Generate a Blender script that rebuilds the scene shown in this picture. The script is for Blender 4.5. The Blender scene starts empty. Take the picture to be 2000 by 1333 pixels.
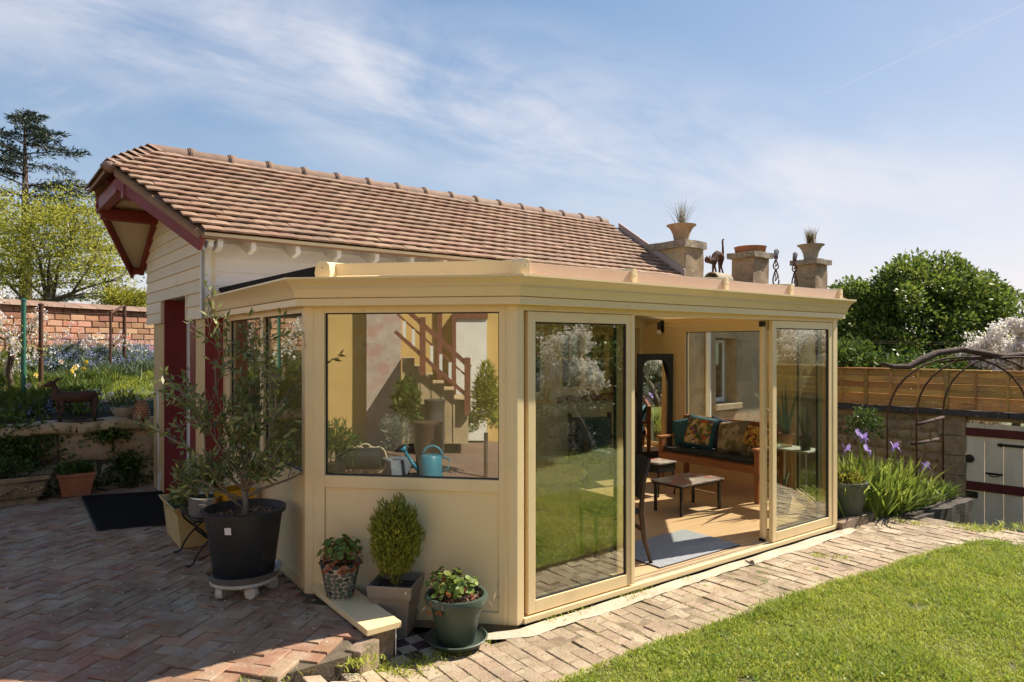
import bpy, math, random
import numpy as np
from mathutils import Vector, Matrix
random.seed(7); RNG = np.random.default_rng(7)
scene = bpy.context.scene
COL = scene.collection
R_ = math.radians

# ---------------------------------------------------------------- camera
# world: origin at the foot of the veranda's front corner post, X along the sliding doors, Y into the house
FPX, HY, CAMH, YAW = 1333.0, 675.0, 1.9, R_(53.5)
CAMX, CAMY = -2.8229, -3.7674
cd = bpy.data.cameras.new('camera'); cam = bpy.data.objects.new('camera', cd); COL.objects.link(cam)
cam.location = (CAMX, CAMY, CAMH); cam.rotation_euler = (R_(90), 0, YAW - R_(90))
cd.sensor_width = 36; cd.lens = FPX / 2000 * 36; cd.shift_y = (HY - 666.5) / 2000
cd.clip_start = 0.05; cd.clip_end = 6000
scene.camera = cam

# ---------------------------------------------------------------- sky and sun
SUN_AZ, SUN_EL = R_(-11), R_(44)
world = bpy.data.worlds.new('World'); scene.world = world; world.use_nodes = True
SKY_STRENGTH, SUN_STRENGTH, EXPOSURE = 0.114, 4.3, 1.16
def build_world():
    nt = world.node_tree; N = nt.nodes; L = nt.links
    bg = N['Background']; out = N['World Output']
    sky = N.new('ShaderNodeTexSky'); sky.sky_type = 'NISHITA'; sky.sun_disc = False
    sky.sun_elevation = SUN_EL; sky.sun_rotation = R_(90) - SUN_AZ
    sky.altitude = 100; sky.air_density = 1.0; sky.dust_density = 0.35; sky.ozone_density = 2.5
    tc = N.new('ShaderNodeTexCoord')
    def math_(op, a, b=None, c=None):
        n = N.new('ShaderNodeMath'); n.operation = op
        for i, v in enumerate((a, b, c)):
            if v is None: continue
            if isinstance(v, (int, float)): n.inputs[i].default_value = v
            else: L.new(v, n.inputs[i])
        return n.outputs[0]
    def vmath(op, a, b):
        n = N.new('ShaderNodeVectorMath'); n.operation = op
        L.new(a, n.inputs[0])
        if isinstance(b, tuple): n.inputs[1].default_value = b
        else: L.new(b, n.inputs[1])
        return n
    def smooth(v, a, b):
        n = N.new('ShaderNodeMapRange'); n.interpolation_type = 'SMOOTHSTEP'
        L.new(v, n.inputs[0]); n.inputs[1].default_value = a; n.inputs[2].default_value = b
        return n.outputs[0]
    d = vmath('NORMALIZE', tc.outputs['Generated'], (0, 0, 0)).outputs[0]
    sep = N.new('ShaderNodeSeparateXYZ'); L.new(d, sep.inputs[0])
    z = math_('MAXIMUM', sep.outputs[2], 0.0)
    den = math_('ADD', z, 0.22)
    comb = N.new('ShaderNodeCombineXYZ')
    L.new(math_('DIVIDE', sep.outputs[0], den), comb.inputs[0]); L.new(math_('DIVIDE', sep.outputs[1], den), comb.inputs[1])
    def noise(scale, detail, rough, rot, sc, dist=0.0):
        m = N.new('ShaderNodeMapping'); m.inputs['Rotation'].default_value = (0, 0, rot); m.inputs['Scale'].default_value = sc
        L.new(comb.outputs[0], m.inputs[0])
        n = N.new('ShaderNodeTexNoise'); n.inputs['Scale'].default_value = scale; n.inputs['Detail'].default_value = detail
        n.inputs['Roughness'].default_value = rough; n.inputs['Distortion'].default_value = dist
        L.new(m.outputs[0], n.inputs['Vector']); return n.outputs[0]
    wisp = noise(1.7, 9, 0.58, R_(28), (0.8, 1.25, 1), 0.9)
    big = noise(0.9, 5, 0.55, R_(10), (1, 1.2, 1), 0.3)
    fine = noise(5.0, 6, 0.6, R_(30), (0.6, 1.3, 1), 0.8)
    # broad veil of cirrus that lies across the sky as one band (a great circle with soft edges)
    f = np.array([math.cos(YAW), math.sin(YAW), 0]); r = np.array([math.sin(YAW), -math.cos(YAW), 0]); u = np.array([0, 0, 1.])
    ray = lambda px, py: (lambda v: v / np.linalg.norm(v))(f + r * (px - 1000) / FPX - u * (py - HY) / FPX)
    nb = np.cross(ray(420, 60), ray(1330, 300)); nb /= np.linalg.norm(nb)
    dist = vmath('DOT_PRODUCT', d, tuple(nb)).outputs['Value']
    dist = math_('ADD', dist, math_('MULTIPLY', math_('SUBTRACT', big, 0.5), 0.16))
    band = math_('SUBTRACT', 1.0, smooth(math_('ABSOLUTE', dist), 0.0, 0.17))
    veil = math_('MULTIPLY', band, smooth(math_('ADD', math_('MULTIPLY', wisp, 0.7), math_('MULTIPLY', fine, 0.3)), 0.30, 0.72))
    loose = math_('MULTIPLY', smooth(wisp, 0.5, 0.78), smooth(big, 0.40, 0.62))
    loose = math_('MULTIPLY', loose, 0.65)
    cl = math_('MAXIMUM', math_('MULTIPLY', veil, 0.95), loose)
    hz = math_('SUBTRACT', 1.0, smooth(z, 0.0, 0.30))
    cl = math_('MINIMUM', math_('ADD', cl, math_('MULTIPLY', hz, 0.26)), 1.0)
    # old vapour trail
    nc = np.cross(ray(1650, 166), ray(1990, 14)); nc /= np.linalg.norm(nc)
    dc = math_('ABSOLUTE', vmath('DOT_PRODUCT', d, tuple(nc)).outputs['Value'])
    mid = ray(1900, 55)
    near = smooth(vmath('DOT_PRODUCT', d, tuple(mid)).outputs['Value'], 0.965, 0.995)
    trail = math_('MULTIPLY', math_('SUBTRACT', 1.0, smooth(dc, 0.0002, 0.0015)), math_('MULTIPLY', near, 0.20))
    cl = math_('MAXIMUM', cl, trail)
    hs = N.new('ShaderNodeHueSaturation'); hs.inputs['Saturation'].default_value = 1.32; hs.inputs['Value'].default_value = 1.0
    # soft shoulder over the whole sky: c / (1 + c/6)
    k1 = N.new('ShaderNodeVectorMath'); k1.operation = 'MULTIPLY_ADD'; L.new(sky.outputs[0], k1.inputs[0]); k1.inputs[1].default_value = (0.165,0.165,0.165); k1.inputs[2].default_value = (1,1,1)
    k2 = N.new('ShaderNodeVectorMath'); k2.operation = 'DIVIDE'; L.new(sky.outputs[0], k2.inputs[0]); L.new(k1.outputs[0], k2.inputs[1])
    L.new(k2.outputs[0], hs.inputs['Color'])
    mix = N.new('ShaderNodeMix'); mix.data_type = 'RGBA'
    tint = N.new('ShaderNodeVectorMath'); tint.operation = 'MULTIPLY'; L.new(hs.outputs[0], tint.inputs[0]); tint.inputs[1].default_value = (1.27, 1.05, 1.02)
    L.new(cl, mix.inputs[0]); L.new(tint.outputs[0], mix.inputs[6]); mix.inputs[7].default_value = (3.25, 3.28, 3.55, 1)
    L.new(mix.outputs[2], bg.inputs[0]); bg.inputs[1].default_value = SKY_STRENGTH
    L.new(bg.outputs[0], out.inputs[0])
build_world()
sd = bpy.data.lights.new('sun', 'SUN'); sd.energy = SUN_STRENGTH; sd.angle = R_(0.5); sd.color = (1, 0.90, 0.75)
so = bpy.data.objects.new('sun', sd); COL.objects.link(so)
sdir = Vector((math.cos(SUN_EL) * math.cos(SUN_AZ), math.cos(SUN_EL) * math.sin(SUN_AZ), math.sin(SUN_EL)))
so.rotation_euler = (-sdir).to_track_quat('-Z', 'Y').to_euler(); so.location = sdir * 60
vs = scene.view_settings; vs.view_transform = 'Standard'; vs.look = 'None'; vs.exposure = EXPOSURE; vs.gamma = 1; vs.use_curve_mapping = False
scene.cycles.max_bounces = 10; scene.cycles.diffuse_bounces = 5; scene.cycles.glossy_bounces = 4
scene.cycles.transparent_max_bounces = 24; scene.cycles.sample_clamp_indirect = 6; scene.cycles.caustics_reflective = False; scene.cycles.caustics_refractive = False

# ---------------------------------------------------------------- positions from the photograph (a pixel gives a direction, a surface gives the distance)
_f = Vector((math.cos(YAW), math.sin(YAW), 0)); _r = Vector((math.sin(YAW), -math.cos(YAW), 0)); _c = Vector((CAMX, CAMY, CAMH))
def rf(right, fwd, z=0.0): return Vector((CAMX, CAMY, 0)) + _r * right + _f * fwd + Vector((0, 0, z))
def pxd(px, fwd, z=0.0): return rf((px - 1000) / FPX * fwd, fwd, z)          # column of the picture, known distance
def zat(py, fwd): return CAMH - (py - HY) / FPX * fwd
def onz(px, py, z): 
    t = (CAMH - z) * FPX / (py - HY); return rf((px - 1000) / FPX * t, t, z)

# ---------------------------------------------------------------- mesh helpers
class MB:
    def __init__(s): s.v = []; s.f = []
    def add(s, vs, fs):
        b = len(s.v); s.v += [tuple(v) for v in vs]; s.f += [tuple(i + b for i in q) for q in fs]; return s
    def box(s, x0, x1, y0, y1, z0, z1):
        return s.add([(x0,y0,z0),(x1,y0,z0),(x1,y1,z0),(x0,y1,z0),(x0,y0,z1),(x1,y0,z1),(x1,y1,z1),(x0,y1,z1)],
                     [(0,3,2,1),(4,5,6,7),(0,1,5,4),(1,2,6,5),(2,3,7,6),(3,0,4,7)])
    def beam(s, p, q, w, h, up=(0,0,1), ext=0.0):
        p = Vector(p); q = Vector(q); d = (q - p).normalized(); p = p - d*ext; q = q + d*ext
        side = d.cross(Vector(up))
        if side.length < 1e-5: side = d.cross(Vector((1,0,0)))
        side.normalize(); u = side.cross(d).normalized(); a = side*w/2; b = u*h/2
        vs = [p-a-b, p+a-b, p+a+b, p-a+b, q-a-b, q+a-b, q+a+b, q-a+b]
        return s.add(vs, [(0,1,2,3),(4,7,6,5),(0,4,5,1),(1,5,6,2),(2,6,7,3),(3,7,4,0)])
    def prism(s, pts, h):            # polygon pts (3D, planar) extruded by vector h
        n = len(pts); pts = [Vector(p) for p in pts]; h = Vector(h)
        return s.add(pts + [p + h for p in pts], [tuple(range(n-1,-1,-1)), tuple(range(n, 2*n))] + [(i, (i+1)%n, n+(i+1)%n, n+i) for i in range(n)])
    def lathe(s, prof, n=24, c=(0,0,0), sx=1.0, sy=1.0, cap0=True, cap1=True):
        b = []
        for r, z in prof:
            for k in range(n):
                a = 2*math.pi*k/n; b.append((c[0]+r*sx*math.cos(a), c[1]+r*sy*math.sin(a), c[2]+z))
        fs = [(i*n+k, i*n+(k+1)%n, (i+1)*n+(k+1)%n, (i+1)*n+k) for i in range(len(prof)-1) for k in range(n)]
        if cap0: fs.append(tuple(range(n-1,-1,-1)))
        if cap1: fs.append(tuple((len(prof)-1)*n+k for k in range(n)))
        return s.add(b, fs)
    def tube(s, pts, rad, n=8, cap=True):
        pts = [Vector(p) for p in pts]; m = len(pts)
        if not isinstance(rad, (list, tuple)): rad = [rad]*m
        vs = []; ref = Vector((0.13, 0.21, 0.97))
        for i, p in enumerate(pts):
            d = (pts[min(i+1,m-1)] - pts[max(i-1,0)])
            d = d.normalized() if d.length > 1e-9 else Vector((0,0,1))
            a = d.cross(ref)
            if a.length < 0.05: a = d.cross(Vector((1,0,0)))
            a.normalize(); b = d.cross(a)
            for k in range(n):
                t = 2*math.pi*k/n; vs.append(p + (a*math.cos(t) + b*math.sin(t))*rad[i])
        fs = [(i*n+k, i*n+(k+1)%n, (i+1)*n+(k+1)%n, (i+1)*n+k) for i in range(m-1) for k in range(n)]
        if cap: fs += [tuple(range(n-1,-1,-1)), tuple((m-1)*n+k for k in range(n))]
        return s.add(vs, fs)
    def ball(s, c, r, n=12, m=8, sx=1, sy=1, sz=1):
        prof = [(max(1e-4, math.sin(math.pi*i/m))*r, -math.cos(math.pi*i/m)*r*sz) for i in range(m+1)]
        return s.lathe(prof, n, c, sx, sy)
    def grid(s, fn, nu, nv):
        vs = [fn(i/nu, j/nv) for j in range(nv+1) for i in range(nu+1)]
        return s.add(vs, [(j*(nu+1)+i, j*(nu+1)+i+1, (j+1)*(nu+1)+i+1, (j+1)*(nu+1)+i) for j in range(nv) for i in range(nu)])
    def xf(s, M):
        s.v = [tuple(M @ Vector(v)) for v in s.v]; return s
    def mesh(s, name, smooth=False, fix=False):
        me = bpy.data.meshes.new(name); me.from_pydata(s.v, [], s.f)
        if fix:
            import bmesh
            bm = bmesh.new(); bm.from_mesh(me); bmesh.ops.recalc_face_normals(bm, faces=bm.faces); bm.to_mesh(me); bm.free()
        if smooth: me.shade_smooth()
        me.update(); return me
    def build(s, name, mat, parent=None, smooth=False, bevel=0.0, fix=True, sharp=None, **kw):
        me = s.mesh(name, smooth, fix); me.materials.append(mat)
        if smooth and sharp: me.set_sharp_from_angle(angle=R_(sharp))
        o = link(name, me, parent)
        if bevel:
            b = o.modifiers.new('bevel', 'BEVEL'); b.width = bevel; b.segments = 2; b.limit_method = 'ANGLE'; b.angle_limit = R_(40)
        tag(o, **kw); return o
def link(name, data, parent=None):
    o = bpy.data.objects.new(name, data); COL.objects.link(o)
    if parent is not None: o.parent = parent
    return o
def tag(o, label=None, cat=None, group=None, kind=None):
    if label: o['label'] = label
    if cat: o['category'] = cat
    if group: o['group'] = group
    if kind: o['kind'] = kind
    return o
def thing(name, label, cat, loc=(0,0,0), rz=0.0, group=None):
    o = link(name, None); o.location = loc; o.rotation_euler = (0, 0, rz); o.empty_display_size = 0.1
    return tag(o, label, cat, group)
def raw(name, V, F, mat, parent=None, smooth=False, **kw):        # numpy vertices (N,3), quads or triangles (M,k)
    V = np.asarray(V, np.float32); F = np.asarray(F, np.int32); me = bpy.data.meshes.new(name); k = F.shape[1]
    me.vertices.add(len(V)); me.vertices.foreach_set('co', V.ravel())
    me.loops.add(F.size); me.loops.foreach_set('vertex_index', F.ravel())
    me.polygons.add(len(F)); me.polygons.foreach_set('loop_start', np.arange(0, F.size, k, dtype=np.int32))
    me.update(calc_edges=True); me.validate()
    if smooth: me.shade_smooth()
    me.materials.append(mat); o = link(name, me, parent); tag(o, **kw); return o
def unit(a): return a / np.maximum(np.linalg.norm(a, axis=-1, keepdims=True), 1e-9)
def leaf_arrays(P, D, Lg, W, fold=0.18, droop=0.0):
    """pointed leaves as folded rhombs: base P, direction D, length Lg, width W -> verts, quads"""
    n = len(P); D = unit(D); ref = RNG.normal(size=(n,3)); S = unit(np.cross(D, ref)); U = np.cross(S, D)
    Lg = np.broadcast_to(Lg, (n,))[:,None]; W = np.broadcast_to(W, (n,))[:,None]
    a = P; b = P + D*Lg*0.45 + S*W*0.5 + U*W*fold; c = P + D*Lg + np.array([0,0,-1])*Lg*droop; d = P + D*Lg*0.45 - S*W*0.5 + U*W*fold
    V = np.stack([a,b,c,d], 1).reshape(-1,3); F = np.arange(4*n).reshape(n,4); return V, F
def blade_arrays(P, D, Lg, W, bend=0.4):
    """grass or iris blades: base, middle and tip, bending over; 3 triangles each as quad + tri -> all tris"""
    n = len(P); D = unit(D); side = unit(np.cross(D, np.array([0,0,1.0])) + 1e-4); az = RNG.uniform(0, 2*np.pi, n)
    side = np.stack([np.cos(az), np.sin(az), np.zeros(n)], 1)
    Lg = np.broadcast_to(Lg, (n,))[:,None]; W = np.broadcast_to(W, (n,))[:,None]
    out = np.stack([D[:,0], D[:,1], np.zeros(n)], 1)
    m = P + D*Lg*0.55; t = P + D*Lg*0.95 + out*Lg*bend - np.array([0,0,1])*Lg*bend*0.25
    V = np.stack([P - side*W/2, P + side*W/2, m - side*W*0.42, m + side*W*0.42, t], 1).reshape(-1,3)
    b = (np.arange(n)*5)[:,None]
    F = np.concatenate([b + np.array([[0,1,3]]), b + np.array([[0,3,2]]), b + np.array([[2,3,4]])], 0); return V, F
def join_arrays(parts):
    Vs, Fs, o = [], [], 0
    for V, F in parts: Vs.append(V); Fs.append(F + o); o += len(V)
    return np.concatenate(Vs), np.concatenate(Fs)

# ---------------------------------------------------------------- materials
def mat(name, c1, c2=None, rough=0.6, scale=6.0, metal=0.0, bump=0.0, bscale=None, spec=0.5, piece=0.0, stretch=None, trans=0.0, c3=None, grain=None, coat=0.0, detail=5, dirt=None, contrast=(0.35,0.65), stain=None):
    """Principled surface: two or three colours mixed by noise, optional per-piece tint, bump and large stains with their own shape"""
    m = bpy.data.materials.new(name); m.use_nodes = True; nt = m.node_tree; N = nt.nodes; L = nt.links
    p = N['Principled BSDF']; out = N['Material Output']; p.inputs['Roughness'].default_value = rough; p.inputs['Metallic'].default_value = metal
    p.inputs['Specular IOR Level'].default_value = spec; p.inputs['Coat Weight'].default_value = coat; p.inputs['Coat Roughness'].default_value = 0.08
    tc = N.new('ShaderNodeTexCoord'); vec = tc.outputs['Object']
    oi = N.new('ShaderNodeObjectInfo'); ge = N.new('ShaderNodeNewGeometry')
    if piece:      # every brick, tile or leaf its own offset and tint
        ad = N.new('ShaderNodeMath'); ad.operation = 'ADD'; L.new(oi.outputs['Random'], ad.inputs[0]); L.new(ge.outputs['Random Per Island'], ad.inputs[1])
        fr = N.new('ShaderNodeMath'); fr.operation = 'FRACT'; L.new(ad.outputs[0], fr.inputs[0]); rnd = fr.outputs[0]
        mu = N.new('ShaderNodeVectorMath'); mu.operation = 'ADD'; sc = N.new('ShaderNodeMath'); sc.operation = 'MULTIPLY'; sc.inputs[1].default_value = 37.0
        L.new(rnd, sc.inputs[0]); L.new(vec, mu.inputs[0]); L.new(sc.outputs[0], mu.inputs[1]); vec = mu.outputs[0]
    if stretch:
        mp = N.new('ShaderNodeMapping'); mp.inputs['Scale'].default_value = stretch; L.new(vec, mp.inputs[0]); vec = mp.outputs[0]
    def noise(s, d=detail, ro=0.6):
        n = N.new('ShaderNodeTexNoise'); n.inputs['Scale'].default_value = s; n.inputs['Detail'].default_value = d; n.inputs['Roughness'].default_value = ro
        L.new(vec, n.inputs['Vector']); return n.outputs[0]
    def ramp(v, a, b):
        n = N.new('ShaderNodeMapRange'); L.new(v, n.inputs[0]); n.inputs[1].default_value = a; n.inputs[2].default_value = b; return n.outputs[0]
    def mixc(f, a, b):
        n = N.new('ShaderNodeMix'); n.data_type = 'RGBA'
        if isinstance(f, float): n.inputs[0].default_value = f
        else: L.new(f, n.inputs[0])
        for i, v in ((6, a), (7, b)):
            if isinstance(v, tuple): n.inputs[i].default_value = (*v[:3], 1)
            else: L.new(v, n.inputs[i])
        return n.outputs[2]
    c2 = c2 or tuple(min(1, x*0.82) for x in c1)
    col = mixc(ramp(noise(scale), *contrast), c1, c2)
    if c3 is not None:
        fac = ramp(rnd, 0.0, 1.0) if piece else ramp(noise(scale*0.37 + 0.3, 3), 0.45, 0.6)
        if piece:
            g = N.new('ShaderNodeMath'); g.operation = 'POWER'; L.new(fac, g.inputs[0]); g.inputs[1].default_value = 1.6; fac = g.outputs[0]
        col = mixc(fac, col, c3)
    if piece:
        hs = N.new('ShaderNodeHueSaturation'); w = N.new('ShaderNodeTexWhiteNoise'); w.noise_dimensions = '1D'; L.new(rnd, w.inputs['W'])
        mr = N.new('ShaderNodeMapRange'); L.new(w.outputs['Value'], mr.inputs[0]); mr.inputs[3].default_value = 1 - piece; mr.inputs[4].default_value = 1 + piece
        L.new(mr.outputs[0], hs.inputs['Value']); L.new(col, hs.inputs['Color'])
        sp = N.new('ShaderNodeSeparateColor'); L.new(w.outputs['Color'], sp.inputs[0])
        mh = N.new('ShaderNodeMapRange'); L.new(sp.outputs[1], mh.inputs[0]); mh.inputs[3].default_value = 0.5 - piece*0.06; mh.inputs[4].default_value = 0.5 + piece*0.06
        L.new(mh.outputs[0], hs.inputs['Hue']); col = hs.outputs[0]
    if dirt:       # (colour, noise scale, threshold low, high)
        col = mixc(ramp(noise(dirt[1], 6, 0.65), dirt[2], dirt[3]), col, dirt[0])
    if stain:      # stains that run across many pieces: list of (colour, scale, low, high, strength)
        for sc_, (cc, ss, lo, hi, st_) in enumerate(stain):
            n = N.new('ShaderNodeTexNoise'); n.inputs['Scale'].default_value = ss; n.inputs['Detail'].default_value = 7; n.inputs['Roughness'].default_value = 0.68
            L.new(ge.outputs['Position'], n.inputs['Vector']); mr_ = N.new('ShaderNodeMapRange'); L.new(n.outputs[0], mr_.inputs[0]); mr_.inputs[1].default_value = lo; mr_.inputs[2].default_value = hi; mr_.inputs[4].default_value = st_
            col = mixc(mr_.outputs[0], col, cc)
    if grain:      # fine speckle
        col = mixc(ramp(noise(grain[1], 2, 0.5), grain[2], grain[3]), col, grain[0])
    L.new(col, p.inputs['Base Color'])
    rr = N.new('ShaderNodeMapRange'); L.new(noise(scale*2.3, 3), rr.inputs[0]); rr.inputs[3].default_value = max(0.02, rough*0.8); rr.inputs[4].default_value = min(1, rough*1.2)
    L.new(rr.outputs[0], p.inputs['Roughness'])
    if bump:
        b = N.new('ShaderNodeBump'); b.inputs['Strength'].default_value = min(1.0, bump); b.inputs['Distance'].default_value = 0.02
        L.new(noise(bscale or scale*4, 6, 0.65), b.inputs['Height']); L.new(b.outputs[0], p.inputs['Normal'])
    if trans:
        t = N.new('ShaderNodeBsdfTranslucent'); L.new(col, t.inputs[0]); mx = N.new('ShaderNodeMixShader'); mx.inputs[0].default_value = trans
        L.new(p.outputs[0], mx.inputs[1]); L.new(t.outputs[0], mx.inputs[2]); L.new(mx.outputs[0], out.inputs[0])
    return m
def glass_mat(name, tint=(0.86,0.90,0.86), base=0.06, gain=1.0, rough=0.0):
    m = bpy.data.materials.new(name); m.use_nodes = True; nt = m.node_tree; N = nt.nodes; L = nt.links; N.clear()
    out = N.new('ShaderNodeOutputMaterial'); tr = N.new('ShaderNodeBsdfTransparent'); tr.inputs[0].default_value = (*tint, 1)
    gl = N.new('ShaderNodeBsdfGlossy'); gl.inputs['Roughness'].default_value = rough; gl.inputs[0].default_value = (0.95,0.97,0.95,1)
    ge = N.new('ShaderNodeNewGeometry'); dt = N.new('ShaderNodeVectorMath'); dt.operation = 'DOT_PRODUCT'; L.new(ge.outputs['Normal'], dt.inputs[0]); L.new(ge.outputs['Incoming'], dt.inputs[1])
    def mth(op, x, y):
        n = N.new('ShaderNodeMath'); n.operation = op; n.use_clamp = op == 'MULTIPLY_ADD'
        for i, v in enumerate((x, y)):
            if isinstance(v, (int, float)): n.inputs[i].default_value = v
            else: L.new(v, n.inputs[i])
        return n
    c = mth('ABSOLUTE', dt.outputs['Value'], 0); q = mth('SUBTRACT', 1.0, c.outputs[0]); q5 = mth('POWER', q.outputs[0], 5.0)      # Schlick's curve
    a = mth('MULTIPLY_ADD', q5.outputs[0], 0.9*gain); a.inputs[2].default_value = base
    mx = N.new('ShaderNodeMixShader'); L.new(a.outputs[0], mx.inputs[0]); L.new(tr.outputs[0], mx.inputs[1]); L.new(gl.outputs[0], mx.inputs[2])
    # faint unevenness of float glass
    tc = N.new('ShaderNodeTexCoord'); n = N.new('ShaderNodeTexNoise'); n.inputs['Scale'].default_value = 1.3; n.inputs['Detail'].default_value = 1
    b = N.new('ShaderNodeBump'); b.inputs['Strength'].default_value = 0.02; b.inputs['Distance'].default_value = 0.02
    L.new(tc.outputs['Object'], n.inputs['Vector']); L.new(n.outputs[0], b.inputs['Height']); L.new(b.outputs[0], gl.inputs['Normal'])
    L.new(mx.outputs[0], out.inputs[0]); return m
M = {}
M['cream'] = mat('cream_aluminium', (0.86,0.675,0.385), (0.83,0.65,0.365), rough=0.36, scale=1.5, coat=0.08, stain=[((0.52,0.39,0.21), 3.3, 0.54, 0.74, 0.30), ((0.60,0.46,0.27), 11, 0.58, 0.70, 0.22)])
M['cream_panel'] = mat('cream_panel', (0.86,0.675,0.385), (0.83,0.65,0.365), rough=0.40, scale=1.2, stain=[((0.55,0.41,0.22), 2.1, 0.52, 0.74, 0.28), ((0.60,0.46,0.27), 9, 0.58, 0.70, 0.20)])
M['strip'] = mat('roof_strip', (0.62,0.42,0.30), (0.66,0.47,0.34), rough=0.22, scale=2)
M['roof_panel'] = mat('translucent_roof_panel', (0.82,0.74,0.58), (0.80,0.72,0.56), rough=0.3, scale=2, trans=0.36)  # translucency added to let soft light brighten the veranda interior
M['rubber'] = mat('black_gasket', (0.02,0.02,0.02), rough=0.6)
M['steel'] = mat('brushed_steel', (0.55,0.55,0.53), (0.42,0.42,0.41), rough=0.35, metal=0.9, scale=8)
M['glass'] = glass_mat('window_glass', base=0.30, gain=1.0, tint=(0.78,0.82,0.74))
M['glass_clear'] = glass_mat('clear_glass', base=0.05, gain=0.9, tint=(0.95,0.97,0.94))
M['glass_door'] = glass_mat('door_glass', base=0.23, gain=1.0, tint=(0.90,0.93,0.87))
M['siding'] = mat('cream_boards', (0.78,0.66,0.46), (0.73,0.60,0.41), rough=0.6, scale=3, stretch=(1,0.25,3), bump=0.2, bscale=30, piece=0.07, stain=[((0.55,0.44,0.28), 3.0, 0.54, 0.70, 0.35)])
M['siding_white'] = mat('white_boards', (0.78,0.74,0.73), (0.72,0.68,0.67), rough=0.6, scale=3, stretch=(0.25,1,3), bump=0.2, bscale=30, piece=0.07, stain=[((0.55,0.49,0.44), 2.6, 0.54, 0.70, 0.35)])
M['white'] = mat('white_paint', (0.78,0.76,0.72), (0.70,0.68,0.64), rough=0.5, scale=4)
M['red'] = mat('dark_red_paint', (0.20,0.018,0.018), (0.165,0.014,0.015), rough=0.5, scale=3, bump=0.06, bscale=40)
M['red_beam'] = mat('red_painted_timber', (0.22,0.026,0.022), (0.17,0.02,0.018), rough=0.55, scale=4, bump=0.1, bscale=40)
M['oldpost'] = mat('weathered_post', (0.64,0.48,0.25), (0.54,0.34,0.14), rough=0.8, scale=2.5, stretch=(1,1,0.3), bump=0.3, bscale=18, dirt=((0.33,0.17,0.07), 2.2, 0.58, 0.68), grain=((0.72,0.70,0.64), 3.0, 0.62, 0.66))
M['tile'] = mat('clay_roof_tile', (0.30,0.178,0.115), (0.23,0.13,0.083), rough=0.85, scale=7, bump=0.3, bscale=60, piece=0.13, c3=(0.33,0.215,0.145), dirt=((0.22,0.13,0.09), 9, 0.60, 0.72), stain=[((0.16,0.125,0.085), 1.4, 0.53, 0.68, 0.45), ((0.38,0.33,0.25), 5.5, 0.60, 0.70, 0.45)])
M['ridge'] = mat('ridge_tile_clay', (0.27,0.175,0.125), (0.205,0.13,0.092), rough=0.8, scale=9, bump=0.25, bscale=60, piece=0.12)
M['deck'] = mat('roof_underside', (0.30,0.17,0.09), (0.24,0.13,0.07), rough=0.8, scale=5)
M['soffit'] = mat('soffit_boards', (0.66,0.57,0.40), (0.60,0.50,0.34), rough=0.7, scale=3)
M['stone'] = mat('rough_render_stone', (0.37,0.27,0.165), (0.28,0.195,0.115), rough=0.92, scale=5, bump=0.6, bscale=45, dirt=((0.16,0.12,0.08), 4, 0.55, 0.7), grain=((0.50,0.42,0.30), 26, 0.6, 0.72))
M['stone_wall'] = mat('plastered_wall', (0.50,0.39,0.24), (0.40,0.29,0.17), rough=0.92, scale=2.4, bump=0.35, bscale=35, dirt=((0.30,0.23,0.15), 2.2, 0.52, 0.68))
M['coping'] = mat('lichened_coping', (0.36,0.29,0.21), (0.24,0.19,0.13), rough=0.95, scale=9, bump=0.7, bscale=40, dirt=((0.12,0.10,0.08), 7, 0.52, 0.64), grain=((0.48,0.41,0.24), 20, 0.62, 0.7))
M['lead'] = mat('flashing', (0.42,0.33,0.29), (0.36,0.27,0.24), rough=0.6, scale=4)
M['plaster_cream'] = mat('interior_plaster', (0.74,0.65,0.45), (0.70,0.61,0.42), rough=0.85, scale=2, bump=0.05)
M['plaster_pale'] = mat('pale_plaster', (0.74,0.70,0.61), (0.70,0.66,0.56), rough=0.85, scale=2, bump=0.05)
M['brick_sill'] = mat('brick_red', (0.27,0.10,0.075), (0.20,0.075,0.06), rough=0.85, scale=12, bump=0.3, piece=0.15)
M['floor'] = mat('laminate_floor', (0.62,0.43,0.25), (0.53,0.35,0.195), rough=0.38, scale=2.2, stretch=(0.35,5,1), bump=0.03)

# ================================================================ GROUND
M['ground'] = mat('rough_grass_ground', (0.075,0.105,0.02), (0.05,0.075,0.016), rough=0.95, scale=1.2, bump=0.5, bscale=25, dirt=((0.10,0.09,0.03), 0.6, 0.5, 0.65))
M['soil'] = mat('dark_soil', (0.055,0.040,0.026), (0.035,0.026,0.018), rough=0.95, scale=14, bump=0.8, bscale=40, grain=((0.13,0.10,0.07), 60, 0.6, 0.7))
M['lawn'] = mat('lawn_soil', (0.12,0.135,0.03), (0.075,0.085,0.022), rough=0.95, scale=4, bump=0.6, bscale=50)
M['paver'] = mat('path_brick', (0.41,0.32,0.215), (0.33,0.245,0.16), rough=0.9, scale=7, bump=0.45, bscale=50, piece=0.13, c3=(0.34,0.235,0.165), dirt=((0.48,0.40,0.28), 4, 0.45, 0.68), grain=((0.20,0.15,0.10), 30, 0.60, 0.72), stain=[((0.24,0.18,0.115), 1.3, 0.46, 0.62, 0.75), ((0.56,0.48,0.35), 2.3, 0.54, 0.66, 0.6), ((0.16,0.15,0.06), 3.1, 0.60, 0.70, 0.5)])
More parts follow.
